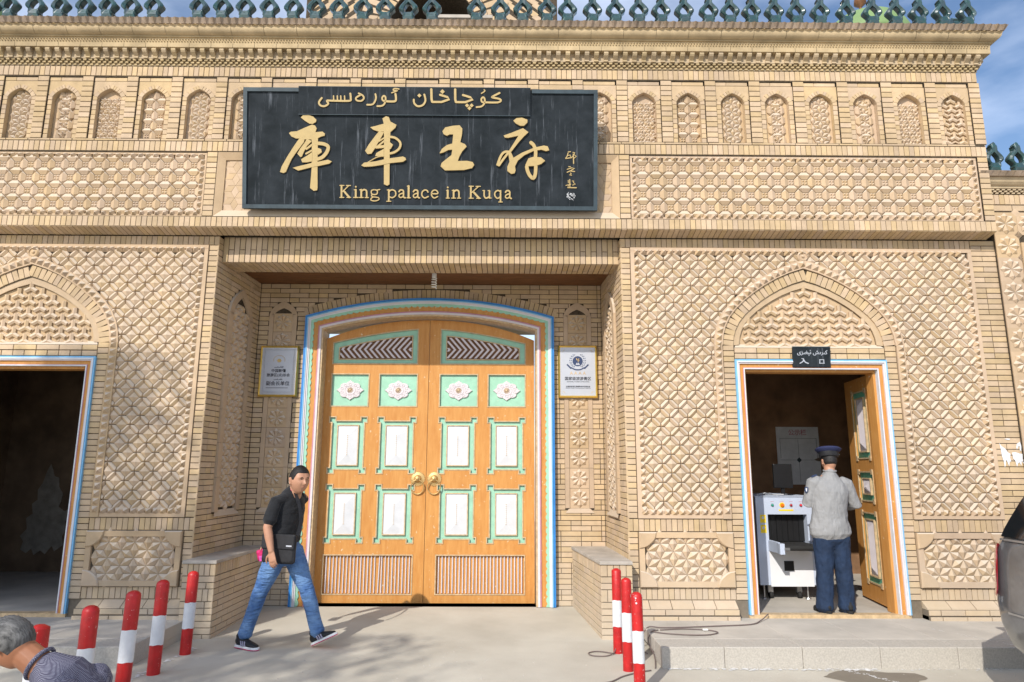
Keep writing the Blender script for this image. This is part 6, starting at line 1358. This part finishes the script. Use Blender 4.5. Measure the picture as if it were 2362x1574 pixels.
# ================================================================ people
CT = bpy.data.textures.new('folds', 'CLOUDS'); CT.noise_scale = .12; CT.noise_depth = 2
CT2 = bpy.data.textures.new('fine_folds', 'CLOUDS'); CT2.noise_scale = .05; CT2.noise_depth = 1
def soft(mb, name, m, P, voxel=.006, it=4, disp=0, tex=None, **kw):
    o = mb.obj(name, m, P, smooth=True, **kw); r = o.modifiers.new('remesh', 'REMESH'); r.mode = 'VOXEL'; r.voxel_size = voxel; r.use_smooth_shade = True
    s_ = o.modifiers.new('smooth', 'SMOOTH'); s_.factor = .5; s_.iterations = it
    if disp: d = o.modifiers.new('folds', 'DISPLACE'); d.texture = tex or CT; d.strength = disp; d.mid_level = .5
    return o
def V(*a): return Vector(a)
def head(mb, c, fwd, up, s=1.0, ears=True):
    fwd = fwd.normalized(); sd = fwd.cross(up).normalized(); up = sd.cross(fwd).normalized(); c = V(*c); nL, nM = 44, 34; vs = []; fs = []
    g = lambda x, z, x0, z0, sx_, sz_: math.exp(-((x - x0) / sx_) ** 2 - ((z - z0) / sz_) ** 2)
    def P_(dx, dy, dz):
        x, y, z = .077 * dx, .097 * dy, .120 * dz
        if dz < 0: x *= 1 - .26 * (-dz) ** 1.6; y *= 1 - .16 * (-dz) ** 2 if dy < 0 else 1 + .02 * (-dz)
        if dz > 0 and dy < 0: y *= 1.04
        if dy > 0:
            f = dy ** .5; y -= .012 * (abs(dx) < .75) * f * (1 - abs(dx) / .75)
            y += .026 * g(dx, dz, 0, -.20, .13, .13) * f + .012 * g(dx, dz, 0, .0, .10, .2) * f - .010 * (g(dx, dz, .42, .06, .2, .11) + g(dx, dz, -.42, .06, .2, .11)) * f
            y += .006 * (g(dx, dz, .36, .22, .3, .08) + g(dx, dz, -.36, .22, .3, .08)) * f + .006 * g(dx, dz, 0, -.44, .28, .05) * f + .006 * g(dx, dz, 0, -.54, .26, .05) * f - .004 * g(dx, dz, 0, -.49, .3, .02) * f
            y += .010 * g(dx, dz, 0, -.80, .4, .15) * f + .005 * (g(dx, dz, .5, -.2, .25, .2) + g(dx, dz, -.5, -.2, .25, .2)) * f
        return c + (sd * x + fwd * y + up * z) * s
    for j in range(nM + 1):
        ph = -math.pi / 2 + math.pi * j / nM
        for i in range(nL): th = 2 * math.pi * i / nL; vs.append(P_(math.cos(ph) * math.cos(th), math.cos(ph) * math.sin(th), math.sin(ph)))
    for j in range(nM):
        for i in range(nL): fs.append((j * nL + i, j * nL + (i + 1) % nL, (j + 1) * nL + (i + 1) % nL, (j + 1) * nL + i))
    mb.add(vs, fs)
    if ears:
        for q in (1, -1): e = c + (sd * q * .080 - fwd * .008 - up * .008) * s; mb.loft([(e - up * .026 * s + fwd * .004, .006 * s, .012 * s, fwd), (e, .008 * s, .018 * s, sd), (e + up * .022 * s - fwd * .004 + sd * q * .004, .009 * s, .020 * s, sd)], 10)
    return lambda dx, dy, dz, o=0.0: P_(*(V(dx, dy, dz).normalized())) + (sd * dx + fwd * dy + up * dz).normalized() * o
def hair(name, m, P, pf, hairline, off=.010, n1=40, n2=24):
    mb = MB(); vs = []; ok = []
    for j in range(n2 + 1):
        for i in range(n1):
            th = 2 * math.pi * i / n1; lo = hairline(th); ph = lo + (math.pi / 2 - lo) * j / n2; d = (math.cos(ph) * math.cos(th), math.cos(ph) * math.sin(th), math.sin(ph)); q = min(1, j / 3); vs.append(pf(*d, off * q * (1 + .25 * math.sin(7 * th + 3 * j)) - .001 * (1 - q)))
    fs = [(j * n1 + i, j * n1 + (i + 1) % n1, (j + 1) * n1 + (i + 1) % n1, (j + 1) * n1 + i) for j in range(n2) for i in range(n1)]
    mb.add(vs, fs); return mb.obj(name, m, P, smooth=True)
def face(P, pf, sk='hair', eyes=True):
    mb = MB()
    for q in (1, -1): mb.tube([pf(q * (.24 + .09 * k), 1, .20 + .03 * math.sin(k * .9), .002) for k in range(5)], [.002, .004, .0045, .004, .0015], 6)
    mb.obj('eyebrow', sk, P, smooth=True)
    mb = MB()
    for q in (1, -1): mb.tube([pf(q * (.24 + .07 * k), 1, .065 + .018 * math.sin(k * .8), .0008) for k in range(5)], [.001, .0028, .0032, .0026, .001], 6)
    mb.obj('eye', 'black', P, smooth=True)
    mb = MB(); mb.tube([pf(-.22 + .11 * k, 1, -.49 - .02 * math.cos(k * 1.57), .0012) for k in range(5)], [.001, .0032, .0036, .0032, .001], 6); mb.obj('mouth', 'lip', P, smooth=True)
def hand(mb, w, d, nrm, thumb, curl=.5, s=1.0):     # wrist point, pointing direction, back-of-hand normal, side of the thumb (+1/-1)
    d = d.normalized(); sd = nrm.cross(d).normalized() * thumb; nrm = (d.cross(sd) * thumb).normalized() if False else nrm - d * nrm.dot(d); nrm.normalize()
    mb.loft([(w - d * .01, .027 * s, .019 * s, sd), (w + d * .03 * s, .036 * s, .017 * s, sd), (w + d * .075 * s, .041 * s, .014 * s, sd), (w + d * .092 * s, .039 * s, .012 * s, sd)], 14)
    for k, ln in enumerate((.072, .080, .075, .060)):
        b0 = w + d * (.088 - .004 * abs(k - 1)) * s + sd * (.030 - k * .0205) * s; p_ = b0; dd = d.copy(); pts = [b0 - d * .012 * s, b0]
        for q in range(3): dd = (dd - nrm * curl * (.35 + .35 * q)).normalized(); p_ = p_ + dd * ln * s * (.42, .32, .26)[q]; pts.append(p_)
        mb.loft([(pts[i], (.0092, .0092, .0085, .0078, .0068)[i] * s, (.0092, .0092, .0085, .0078, .0068)[i] * s, sd) for i in range(5)], 8)
    t0 = w + d * .018 * s + sd * .026 * s; t1 = t0 + (d * .6 + sd * .75 - nrm * .12).normalized() * .040 * s; t2 = t1 + (d * .85 + sd * .45 - nrm * .2).normalized() * .030 * s; t3 = t2 + (d * .95 + sd * .2 - nrm * .25).normalized() * .024 * s
    mb.loft([(t0 - sd * .008, .013 * s, .013 * s, nrm), (t1, .0115 * s, .0115 * s, nrm), (t2, .0102 * s, .010 * s, nrm), (t3, .008 * s, .0078 * s, nrm)], 8)
    return t3
def limb(mb, pts, rs, side, n=14): mb.loft([(p_, r_ if not isinstance(r_, tuple) else r_[0], r_ if not isinstance(r_, tuple) else r_[1], side) for p_, r_ in zip(pts, rs)], n)
def shoe(P, heel, toe, side_in, up, m='nylon', stripes=True, L_=1.0, white=True):
    heel, toe = V(*heel), V(*toe); d = (toe - heel).normalized(); sd = d.cross(up).normalized(); up = sd.cross(d).normalized(); ln = (toe - heel).length
    F = frame(heel, d, sd, up); mb = MB()
    def ring(x, w_, z, h): return (F @ V(x * ln, 0, z), w_, h, sd)
    mb.loft([ring(.06, .030, .055, .040), ring(.16, .036, .060, .046), ring(.34, .038, .058, .044), ring(.52, .042, .046, .032), ring(.72, .046, .036, .024), ring(.90, .036, .028, .017)], 18); mb.loft([(F @ V(.16 * ln, 0, .06), .036, .040, d), (F @ V(.15 * ln, 0, .115), .034, .044, d)], 14)
    s_ = soft(mb, 'shoe', m, P, .006, 3)
    out = [(.0, .026), (.10, .036), (.3, .036), (.5, .040), (.72, .047), (.88, .040), (.98, .022), (1.01, 0)]; poly = [(x * ln, w_) for x, w_ in out] + [(x * ln, -w_) for x, w_ in out[-2::-1]] + [(-.02, 0)]
    mb = MB(); mb.prism(poly, .004, .024, F, bevel=.004); mb.obj('sole', 'sole' if white else 'rubber', s_); mb = MB(); mb.prism([(x, y * .97) for x, y in poly], -.004, .003, F); mb.obj('outsole', 'magenta' if white else 'rubber', s_)
    if stripes:
        mb = MB()
        for k in range(3):
            for q in (1, -1):
                x = .34 + k * .085; mb.add([F @ V(a_ * ln, q * w_, z_) for a_, w_, z_ in ((x, .0455, .026), (x + .045, .0465, .026), (x + .005, .041, .066), (x - .04, .040, .070))] + [F @ V(a_ * ln, q * (w_ - .012), z_) for a_, w_, z_ in ((x, .0455, .026), (x + .045, .0465, .026), (x + .005, .041, .066), (x - .04, .040, .070))], [(0, 1, 2, 3), (0, 1, 5, 4), (1, 2, 6, 5), (2, 3, 7, 6), (3, 0, 4, 7)])
        mb.obj('stripes', 'grey_stripe', s_)
# ---- walking man
M1 = thing('person', 'man in black t-shirt and blue jeans striding right past the left brick seat', 'person', (-2.2, 7.1, -.06))
bd = MB(); fw = V(.86, -.50, -.06); pf = head(bd, (-2.10, 7.03, 1.562), V(.72, -.69, -.05), V(.06, -.02, 1), 1.18)
F1 = V(.90, -.43, 0).normalized(); S1 = V(.43, .90, 0).normalized()    # forward, and towards his left (away from camera)
limb(bd, [V(-2.165, 7.08, 1.40), V(-2.145, 7.07, 1.46), V(-2.125, 7.05, 1.52)], [(.08, .075), .066, .063], S1)
pc, ch = V(-2.23, 7.10, .86), V(-2.20, 7.10, 1.28)
limb(bd, [pc, V(-2.23, 7.10, 1.0), V(-2.21, 7.10, 1.15), ch, V(-2.19, 7.10, 1.40)], [(.16, .11), (.145, .105), (.15, .11), (.175, .115), (.13, .085)], S1, 20)
rs_, re_, rw_ = V(-2.288, 6.925, 1.352), V(-2.335, 6.865, 1.105), V(-2.272, 6.835, .885)
limb(bd, [rs_, (rs_ + re_) / 2, re_, re_ * .6 + rw_ * .4, rw_], [.048, .050, .043, .041, .028], S1); hand(bd, rw_, V(.22, -.10, -.97), V(-.25, -.93, .05), -1, .55)
ls_, le_, lw_ = V(-2.13, 7.27, 1.375), V(-2.345, 7.335, 1.14), V(-2.455, 7.30, .93)
limb(bd, [ls_, (ls_ + le_) / 2, le_, le_ * .6 + lw_ * .4, lw_], [.056, .050, .042, .038, .027], S1); hand(bd, lw_, V(-.25, -.1, -.95), V(-.6, .5, .1), 1, 1.0)
# legs under the jeans
H1, K1, A1 = V(-2.285, 7.03, .84), V(-2.43, 7.05, .46), V(-2.565, 7.11, .075)      # trailing right leg
H2, K2, A2 = V(-2.17, 7.17, .84), V(-1.985, 7.13, .475), V(-1.865, 7.14, .085)      # leading left leg
for a_, b_, c_ in ((H1, K1, A1), (H2, K2, A2)): limb(bd, [a_, (a_ + b_) / 2, b_, b_ * .6 + c_ * .4, c_], [.080, .072, .050, .048, .034], F1)
soft(bd, 'body', 'skin', M1, .0042, 2)
def hl(th):     # hairline elevation by azimuth: 90deg is the face
    q = math.sin(th); return .52 if q > .62 else (-.02 + .54 * max(0, (q - .30) / .32) if q > .0 else (-.02 + .5 * q if q > -.9 else -.47))
hair('hair', 'hair', M1, pf, hl, .007); face(M1, pf)
j = MB(); up_ = V(0, 0, 1)
limb(j, [V(-2.23, 7.10, .98), V(-2.23, 7.10, .90), V(-2.23, 7.10, .82)], [(.155, .12), (.175, .128), (.165, .122)], S1, 22)
for a_, b_, c_ in ((H1 + V(.005, 0, 0), K1, A1), (H2, K2, A2)):
    limb(j, [a_ + V(0, 0, .02), a_ * .6 + b_ * .4, b_ + (a_ - b_) * .12, b_, b_ * .7 + c_ * .3, b_ * .3 + c_ * .7, c_ + (b_ - c_) * .10, c_], [.108, .100, .076, .074, .070, .066, .068, .072], F1, 18)
soft(j, 'jeans', 'jeans', M1, .0065, 5, .016)
t = MB(); limb(t, [V(-2.235, 7.10, .965), V(-2.235, 7.10, 1.03), V(-2.215, 7.10, 1.16), V(-2.205, 7.10, 1.28), V(-2.195, 7.095, 1.37), V(-2.18, 7.085, 1.43), V(-2.165, 7.08, 1.465)], [(.178, .138), (.178, .136), (.175, .134), (.182, .130), (.158, .106), (.112, .084), (.074, .07)], S1, 26)
limb(t, [V(-2.225, 7.0, 1.385), rs_ + V(.002, .004, .004), rs_ * .45 + re_ * .55 + V(-.002, -.003, 0), rs_ * .28 + re_ * .72], [.056, .064, .066, .070], S1); limb(t, [V(-2.15, 7.2, 1.39), ls_ + V(0, 0, .004), ls_ * .4 + le_ * .6, ls_ * .28 + le_ * .72], [.064, .070, .064, .066], S1)
soft(t, 'tshirt', 'tshirt', M1, .0065, 7, .008)
mb = MB(); mb.tube([V(-2.155, 7.078, 1.468) + S1 * .066 * math.cos(a) + F1 * .064 * math.sin(a) + V(0, 0, -.028 * math.sin(a)) for a in [i * math.pi / 12 for i in range(24)]], .006, 6, closed=True); mb.obj('collar', 'magenta', M1, smooth=True)
shoe(M1, (-2.655, 7.14, -.050), (-2.392, 7.005, -.052), 1, V(0, 0, 1)); shoe(M1, (-1.905, 7.15, -.040), (-1.648, 7.055, .085), -1, V(-.4, .1, 1))
bg_ = thing('shoulder_bag', 'black nylon messenger bag with small grey tag at the walking man\'s hip', 'bag', (-2.2, 6.93, .75)); FBg = frame((-2.255, 6.90, .895), V(.955, -.27, -.03).normalized(), V(.03, 0, 1).normalized(), V(-.28, -.955, 0).normalized()); FBg = frame((-2.235, 6.935, .885), V(.97, -.24, -.02).normalized(), V(.02, 0, 1).normalized(), V(-.24, -.97, 0).normalized())
mb = MB(); mb.cbox(-.175, .185, -.125, .155, -.035, .030, .022, FBg); soft(mb, 'bag_body', 'nylon', bg_, .006, 5, .006); mb = MB(); mb.cbox(-.172, .187, .015, .158, .026, .042, .008, FBg); mb.obj('flap', 'nylon', bg_); mb = MB(); mb.box(.105, .165, .045, .058, .043, .046, FBg); mb.obj('tag', 'plate', bg_)
mb = MB(); sp = curve([V(-2.05, 6.90, 1.03), V(-2.035, 6.935, 1.15), V(-2.06, 6.965, 1.28), V(-2.105, 6.99, 1.39), V(-2.165, 7.06, 1.463), V(-2.235, 7.13, 1.43), V(-2.33, 7.16, 1.2), V(-2.39, 7.1, 1.0), V(-2.40, 6.97, .98)], 5)
for a_, b_ in zip(sp, sp[1:]):
    dd = (b_ - a_).normalized(); o_ = (V(*a_) - V(-2.2, 7.1, a_[2])).normalized() if abs(a_[2] - 1.46) > .02 else V(0, 0, 1); o_ = (o_ - dd * o_.dot(dd)).normalized(); s2 = dd.cross(o_).normalized() * .018; mb.add([a_ - s2 + o_ * .006, a_ + s2 + o_ * .006, b_ + s2 + o_ * .006, b_ - s2 + o_ * .006, a_ - s2 + o_ * .002, a_ + s2 + o_ * .002, b_ + s2 + o_ * .002, b_ - s2 + o_ * .002], [(0, 1, 2, 3), (4, 7, 6, 5), (0, 3, 7, 4), (1, 5, 6, 2)])
mb.obj('strap', 'nylon', bg_)
pk = thing('pink_packet', 'red and pink packet held low behind the walking man\'s back', 'packet', (-2.47, 7.25, .78)); Fk = frame((-2.495, 7.24, .80), V(.95, -.2, .25).normalized(), V(-.25, 0, .97).normalized(), V(-.2, -.97, 0).normalized()); mb = MB(); mb.cbox(-.055, .045, -.05, .065, -.02, .02, .012, Fk); soft(mb, 'packet', 'magenta', pk, .005, 3, .006, CT2); mb = MB(); mb.cbox(-.03, .045, -.055, .0, .012, .026, .005, Fk); mb.obj('packet_panel', 'pinkpack', pk)
# ---- guard seen from behind
M2 = thing('person', 'guard in grey shirt, navy trousers and peaked cap, back turned, in the right doorway', 'person', (3.61, 7.74, .158))
bd = MB(); SX = V(1, 0, 0); pf2 = head(bd, (3.675, 7.80, 1.775), V(-.10, 1, -.22), V(.02, .2, 1), .98)
limb(bd, [V(3.655, 7.77, 1.58), V(3.66, 7.77, 1.66), V(3.668, 7.785, 1.72)], [(.08, .07), .058, .056], SX)
limb(bd, [V(3.62, 7.76, 1.02), V(3.62, 7.76, 1.2), V(3.64, 7.76, 1.42), V(3.65, 7.765, 1.56)], [(.155, .11), (.15, .105), (.175, .12), (.14, .09)], SX, 20)
arms = []
for q, sh, el, wr in ((-1, V(3.465, 7.77, 1.535), V(3.405, 7.80, 1.315), V(3.52, 8.03, 1.33)), (1, V(3.835, 7.77, 1.525), V(3.925, 7.78, 1.30), V(3.90, 8.02, 1.27))):
    limb(bd, [sh, (sh + el) / 2, el, (el + wr) / 2, wr], [.046, .047, .042, .037, .027], SX); hand(bd, wr, V(.15 * -q, .95, -.1), V(0, .1, 1), q * 1, .7); arms.append((q, sh, el, wr))
for hx, kx, ax in ((3.535, 3.515, 3.490), (3.70, 3.715, 3.715)): limb(bd, [V(hx, 7.76, .99), V(kx, 7.75, .61), V(ax, 7.76, .23)], [.085, .054, .036], SX)
soft(bd, 'body', 'skin', M2, .006, 3)
hair('hair', 'hair', M2, pf2, lambda th: (.5 if math.sin(th) > .3 else (-.42 if math.sin(th) < -.2 else .0)), .008)
mb = MB(); cc = V(3.682, 7.805, 1.825); tl_ = Matrix.Translation(cc) @ Matrix.Rotation(R(-10), 4, 'X') @ Matrix.Rotation(R(3), 4, 'Y')
for nm, m_, prof in (('cap_band', 'nylon', [(.101, 0), (.104, .005), (.106, .05), (.108, .055)]), ('peaked_cap', 'cap_navy', [(.106, .052), (.112, .056), (.138, .082), (.140, .090), (.125, .104), (.06, .112), (.002, .114)])):
    mb = MB(); mb.lathe(prof, 32, tl_ @ Matrix.Scale(1.04, 4, (0, 1, 0))); mb.obj(nm, m_, M2, smooth=True)
mb = MB(); mb.add([tl_ @ V(r_ * math.cos(a), r_ * math.sin(a), z_) for r_, z_ in ((.10, .004), (.155, -.022)) for a in [R(30 + 12 * k) for k in range(11)]], [(k, k + 1, 12 + k, 11 + k) for k in range(10)]); mb.obj('peak', 'black', M2); mb = MB(); mb.lathe([(.006, 0), (.005, .004), (.001, .005)], 10, tl_ @ frame((.098, -.045, .028), (0, 1, 0), (0, 0, 1), (1, -.4, 0))); mb.obj('cap_button', 'steel', M2)
t = MB(); limb(t, [V(3.607, 7.755, .985), V(3.605, 7.755, 1.05), V(3.61, 7.755, 1.15), V(3.625, 7.755, 1.30), V(3.64, 7.76, 1.44), V(3.65, 7.765, 1.53), V(3.657, 7.765, 1.60), V(3.66, 7.765, 1.655)], [(.225, .145), (.222, .145), (.195, .135), (.192, .135), (.205, .14), (.190, .118), (.105, .085), (.066, .068)], SX, 28)
for q, sh, el, wr in arms: limb(t, [sh - V(q * .05, 0, -.01), sh, (sh + el) / 2, el + V(q * .004, 0, 0), el * .55 + wr * .45, wr], [.078, .076, .068, .064, .056, .046], SX, 16)
soft(t, 'uniform_shirt', 'uniform', M2, .0065, 5, .016)
mb = MB(); mb.tube([V(3.662, 7.768, 1.672) + V(.064 * math.cos(a), .064 * math.sin(a), .008 * math.sin(a)) for a in [i * math.pi / 12 for i in range(24)]], .010, 8, closed=True); mb.obj('shirt_collar', 'uniform', M2, smooth=True)
mb = MB(); mb.prism([(-.02, .03), (.02, .03), (.022, -.01), (0, -.035), (-.022, -.01)], 0, .005, frame((3.372, 7.742, 1.46), V(.55, -.83, 0), V(.1, .0, 1).normalized(), V(-.83, -.55, 0))); mb.obj('sleeve_badge', 'navyink', M2); mb = MB(); mb.prism([(-.009, .018), (.010, .02), (.010, -.02), (-.002, -.014)], .0052, .006, frame((3.372, 7.742, 1.46), V(.55, -.83, 0), V(.1, .0, 1).normalized(), V(-.83, -.55, 0))); mb.obj('badge_motif', 'white', M2)
mb = MB(); mb.box(-.035, .03, -.012, .006, .0, .012, frame((3.475, 7.75, 1.612), V(.92, 0, .3).normalized(), V(0, 1, 0), V(-.3, 0, .92).normalized())); mb.obj('epaulette', 'navyink', M2)
j = MB(); limb(j, [V(3.61, 7.76, 1.08), V(3.61, 7.76, 1.0), V(3.612, 7.765, .92)], [(.165, .118), (.185, .13), (.18, .125)], SX, 22)
for hx, kx, ax in ((3.525, 3.508, 3.485), (3.705, 3.715, 3.725)): limb(j, [V(hx, 7.765, .95), V((hx + kx) / 2, 7.76, .78), V(kx, 7.75, .60), V((kx + ax) / 2, 7.755, .42), V(ax, 7.76, .27), V(ax, 7.765, .205)], [.110, .103, .092, .088, .086, .092], SX, 18)
soft(j, 'trousers', 'navy', M2, .0065, 3, .022); shoe(M2, (3.50, 7.68, .162), (3.45, 7.94, .162), 1, V(0, 0, 1), 'rubber', False, white=False); shoe(M2, (3.725, 7.67, .162), (3.75, 7.93, .162), 1, V(0, 0, 1), 'rubber', False, white=False)
# ---- crouching man, head bowed, cut by the lower left corner
M3 = thing('person', 'grey haired man in checked dark shirt crouching head down at lower left', 'person', (-2.1, 3.65, -.06))
bd = MB(); hf = V(-.70, .16, -.70); pf3 = head(bd, (-2.455, 3.60, .822), hf, V(-.62, .12, .72), 1.08); SY = V(.1, 1, 0).normalized()
limb(bd, [V(-2.26, 3.60, .69), V(-2.33, 3.60, .74), V(-2.395, 3.60, .785)], [.072, .066, .064], SY)
sp3 = [V(-1.99, 3.66, .14), V(-2.04, 3.66, .31), V(-2.10, 3.65, .45), V(-2.155, 3.63, .575), V(-2.20, 3.61, .668), V(-2.285, 3.60, .715)]
limb(bd, sp3[:5], [(.16, .12), (.16, .11), (.165, .11), (.16, .10), (.10, .07)], SY, 20)
legs3 = [(V(-1.93, 3.66 + q * .09, .13), V(-2.33, 3.62 + q * .17, .36), V(-2.12, 3.64 + q * .15, .03)) for q in (1, -1)]
arms3 = [(q, V(-2.15, 3.62 + q * .18, .60), V(-2.36, 3.60 + q * .23, .37), V(-2.55, 3.60 + q * .10, .26)) for q in (1, -1)]
for q, sh, el, wr in arms3: limb(bd, [sh, (sh + el) / 2, el, (el + wr) / 2, wr], [.054, .050, .042, .038, .027], SY); hand(bd, wr, V(-.8, -q * .2, -.4), V(-.4, 0, .9), -q, .8)
for hp, kn, an in legs3: limb(bd, [hp, (hp + kn) / 2, kn], [.085, .076, .056], SY); limb(bd, [kn, (kn + an) / 2, an], [.056, .05, .036], SY)
soft(bd, 'body', 'skin2', M3, .005, 2)
hair('hair', 'greyhair', M3, pf3, lambda th: (.50 if math.sin(th) > .55 else (-.55 if math.sin(th) < -.15 else -.10 + .9 * max(0, math.sin(th) - .1))), .010); face(M3, pf3, 'greyhair')
t = MB(); limb(t, sp3, [(.185, .150), (.19, .150), (.205, .145), (.205, .132), (.14, .105), (.080, .074)], SY, 26)
for q, sh, el, wr in arms3: limb(t, [sh + V(.05, -q * .06, .01), sh, (sh + el) / 2, el * .9 + sh * .1], [.082, .084, .074, .070], SY)
soft(t, 'checked_shirt', 'shirtdots', M3, .0065, 4, .018); mb = MB(); cq = V(-2.315, 3.60, .738); nx = V(-.82, 0, .57); ux = V(.57, 0, .82); mb.tube([cq + SY * .074 * math.cos(a) + ux * .072 * math.sin(a) - nx * (.018 - .012 * math.sin(a)) for a in [i * math.pi / 12 for i in range(24)]], .010, 8, closed=True); mb.obj('shirt_collar', 'shirtdots', M3, smooth=True)
j = MB(); limb(j, [V(-1.94, 3.66, .26), V(-1.93, 3.66, .13)], [(.18, .14), (.17, .14)], SY, 20)
for hp, kn, an in legs3: an2 = an + V(0, 0, .02); limb(j, [hp, (hp + kn) / 2, kn], [.11, .10, .08], SY); limb(j, [kn, (kn + an2) / 2, an2], [.08, .075, .07], SY); shoe(M3, tuple(an + V(.06, 0, -.105)), tuple(an + V(-.20, 0, -.108)), 1, V(0, 0, 1), 'nylon', False, white=False)
soft(j, 'trousers', 'navy', M3, .009, 3, .01)
# ================================================================ tree across the street whose crown shades the left of the front
tr = thing('street_tree', 'leafy street tree standing behind the viewer, shading the left of the facade', 'tree', (-13.0, -4.8, -.06)); random.seed(21)
mb = MB(); mb.tube([(-13.0, -4.8, -.1), (-12.9, -4.8, 3), (-12.7, -4.7, 6), (-12.5, -4.6, 9), (-12.3, -4.5, 12)], [.26, .22, .17, .11, .04], 10)
for e_ in ((-11.2, -4.4, 10.8), (-10.0, -4.5, 10.0), (-8.8, -4.5, 9.2), (-11.9, -4, 11.4)):
    p0 = V(-12.7, -4.7, 6.2); p1 = V(*e_); mb.tube([p0, (p0 + p1) / 2 + V(0, 0, .2), p1], [.10, .05, .012], 6)
mb.obj('trunk', 'bark', tr)
lm = MB()
def lands(c_):      # where this leaf's shade falls on the facade plane
    t_ = (7.65 - c_.y); return c_.x + .51 * t_, c_.z - .80 * t_
for (cx, cy, cz, rx, rz, n_) in ((-12.0, -4.4, 10.6, 2.2, 1.7, 7500), (-10.3, -4.5, 10.0, 1.1, 1.2, 1500), (-7.9, -4.6, 8.7, 1.5, .8, 1500), (-9.1, -4.4, 9.2, 1.2, .9, 900)):
    sub = [V(cx + random.uniform(-rx, rx) * .8, cy + random.uniform(-1.4, 1.4), cz + random.uniform(-rz, rz) * .8) for q in range(16)]
    for k in range(n_):
        b_ = random.choice(sub); c_ = b_ + V(random.gauss(0, .34), random.gauss(0, .34), random.gauss(0, .26)); lx, lz = lands(c_)
        if lz > 3.0 or (lx > -3.0 and lz > -.1): continue
        e = random.uniform(.05, .10); u = V(random.gauss(0, 1), random.gauss(0, 1), random.gauss(0, 1)).normalized(); v = u.orthogonal().normalized(); lm.add([c_ - u * e, c_ - v * e * .55, c_ + u * e, c_ + v * e * .55], [(0, 1, 2, 3)])
lm.obj('crown', 'leaf', tr, kind='stuff')
flush()
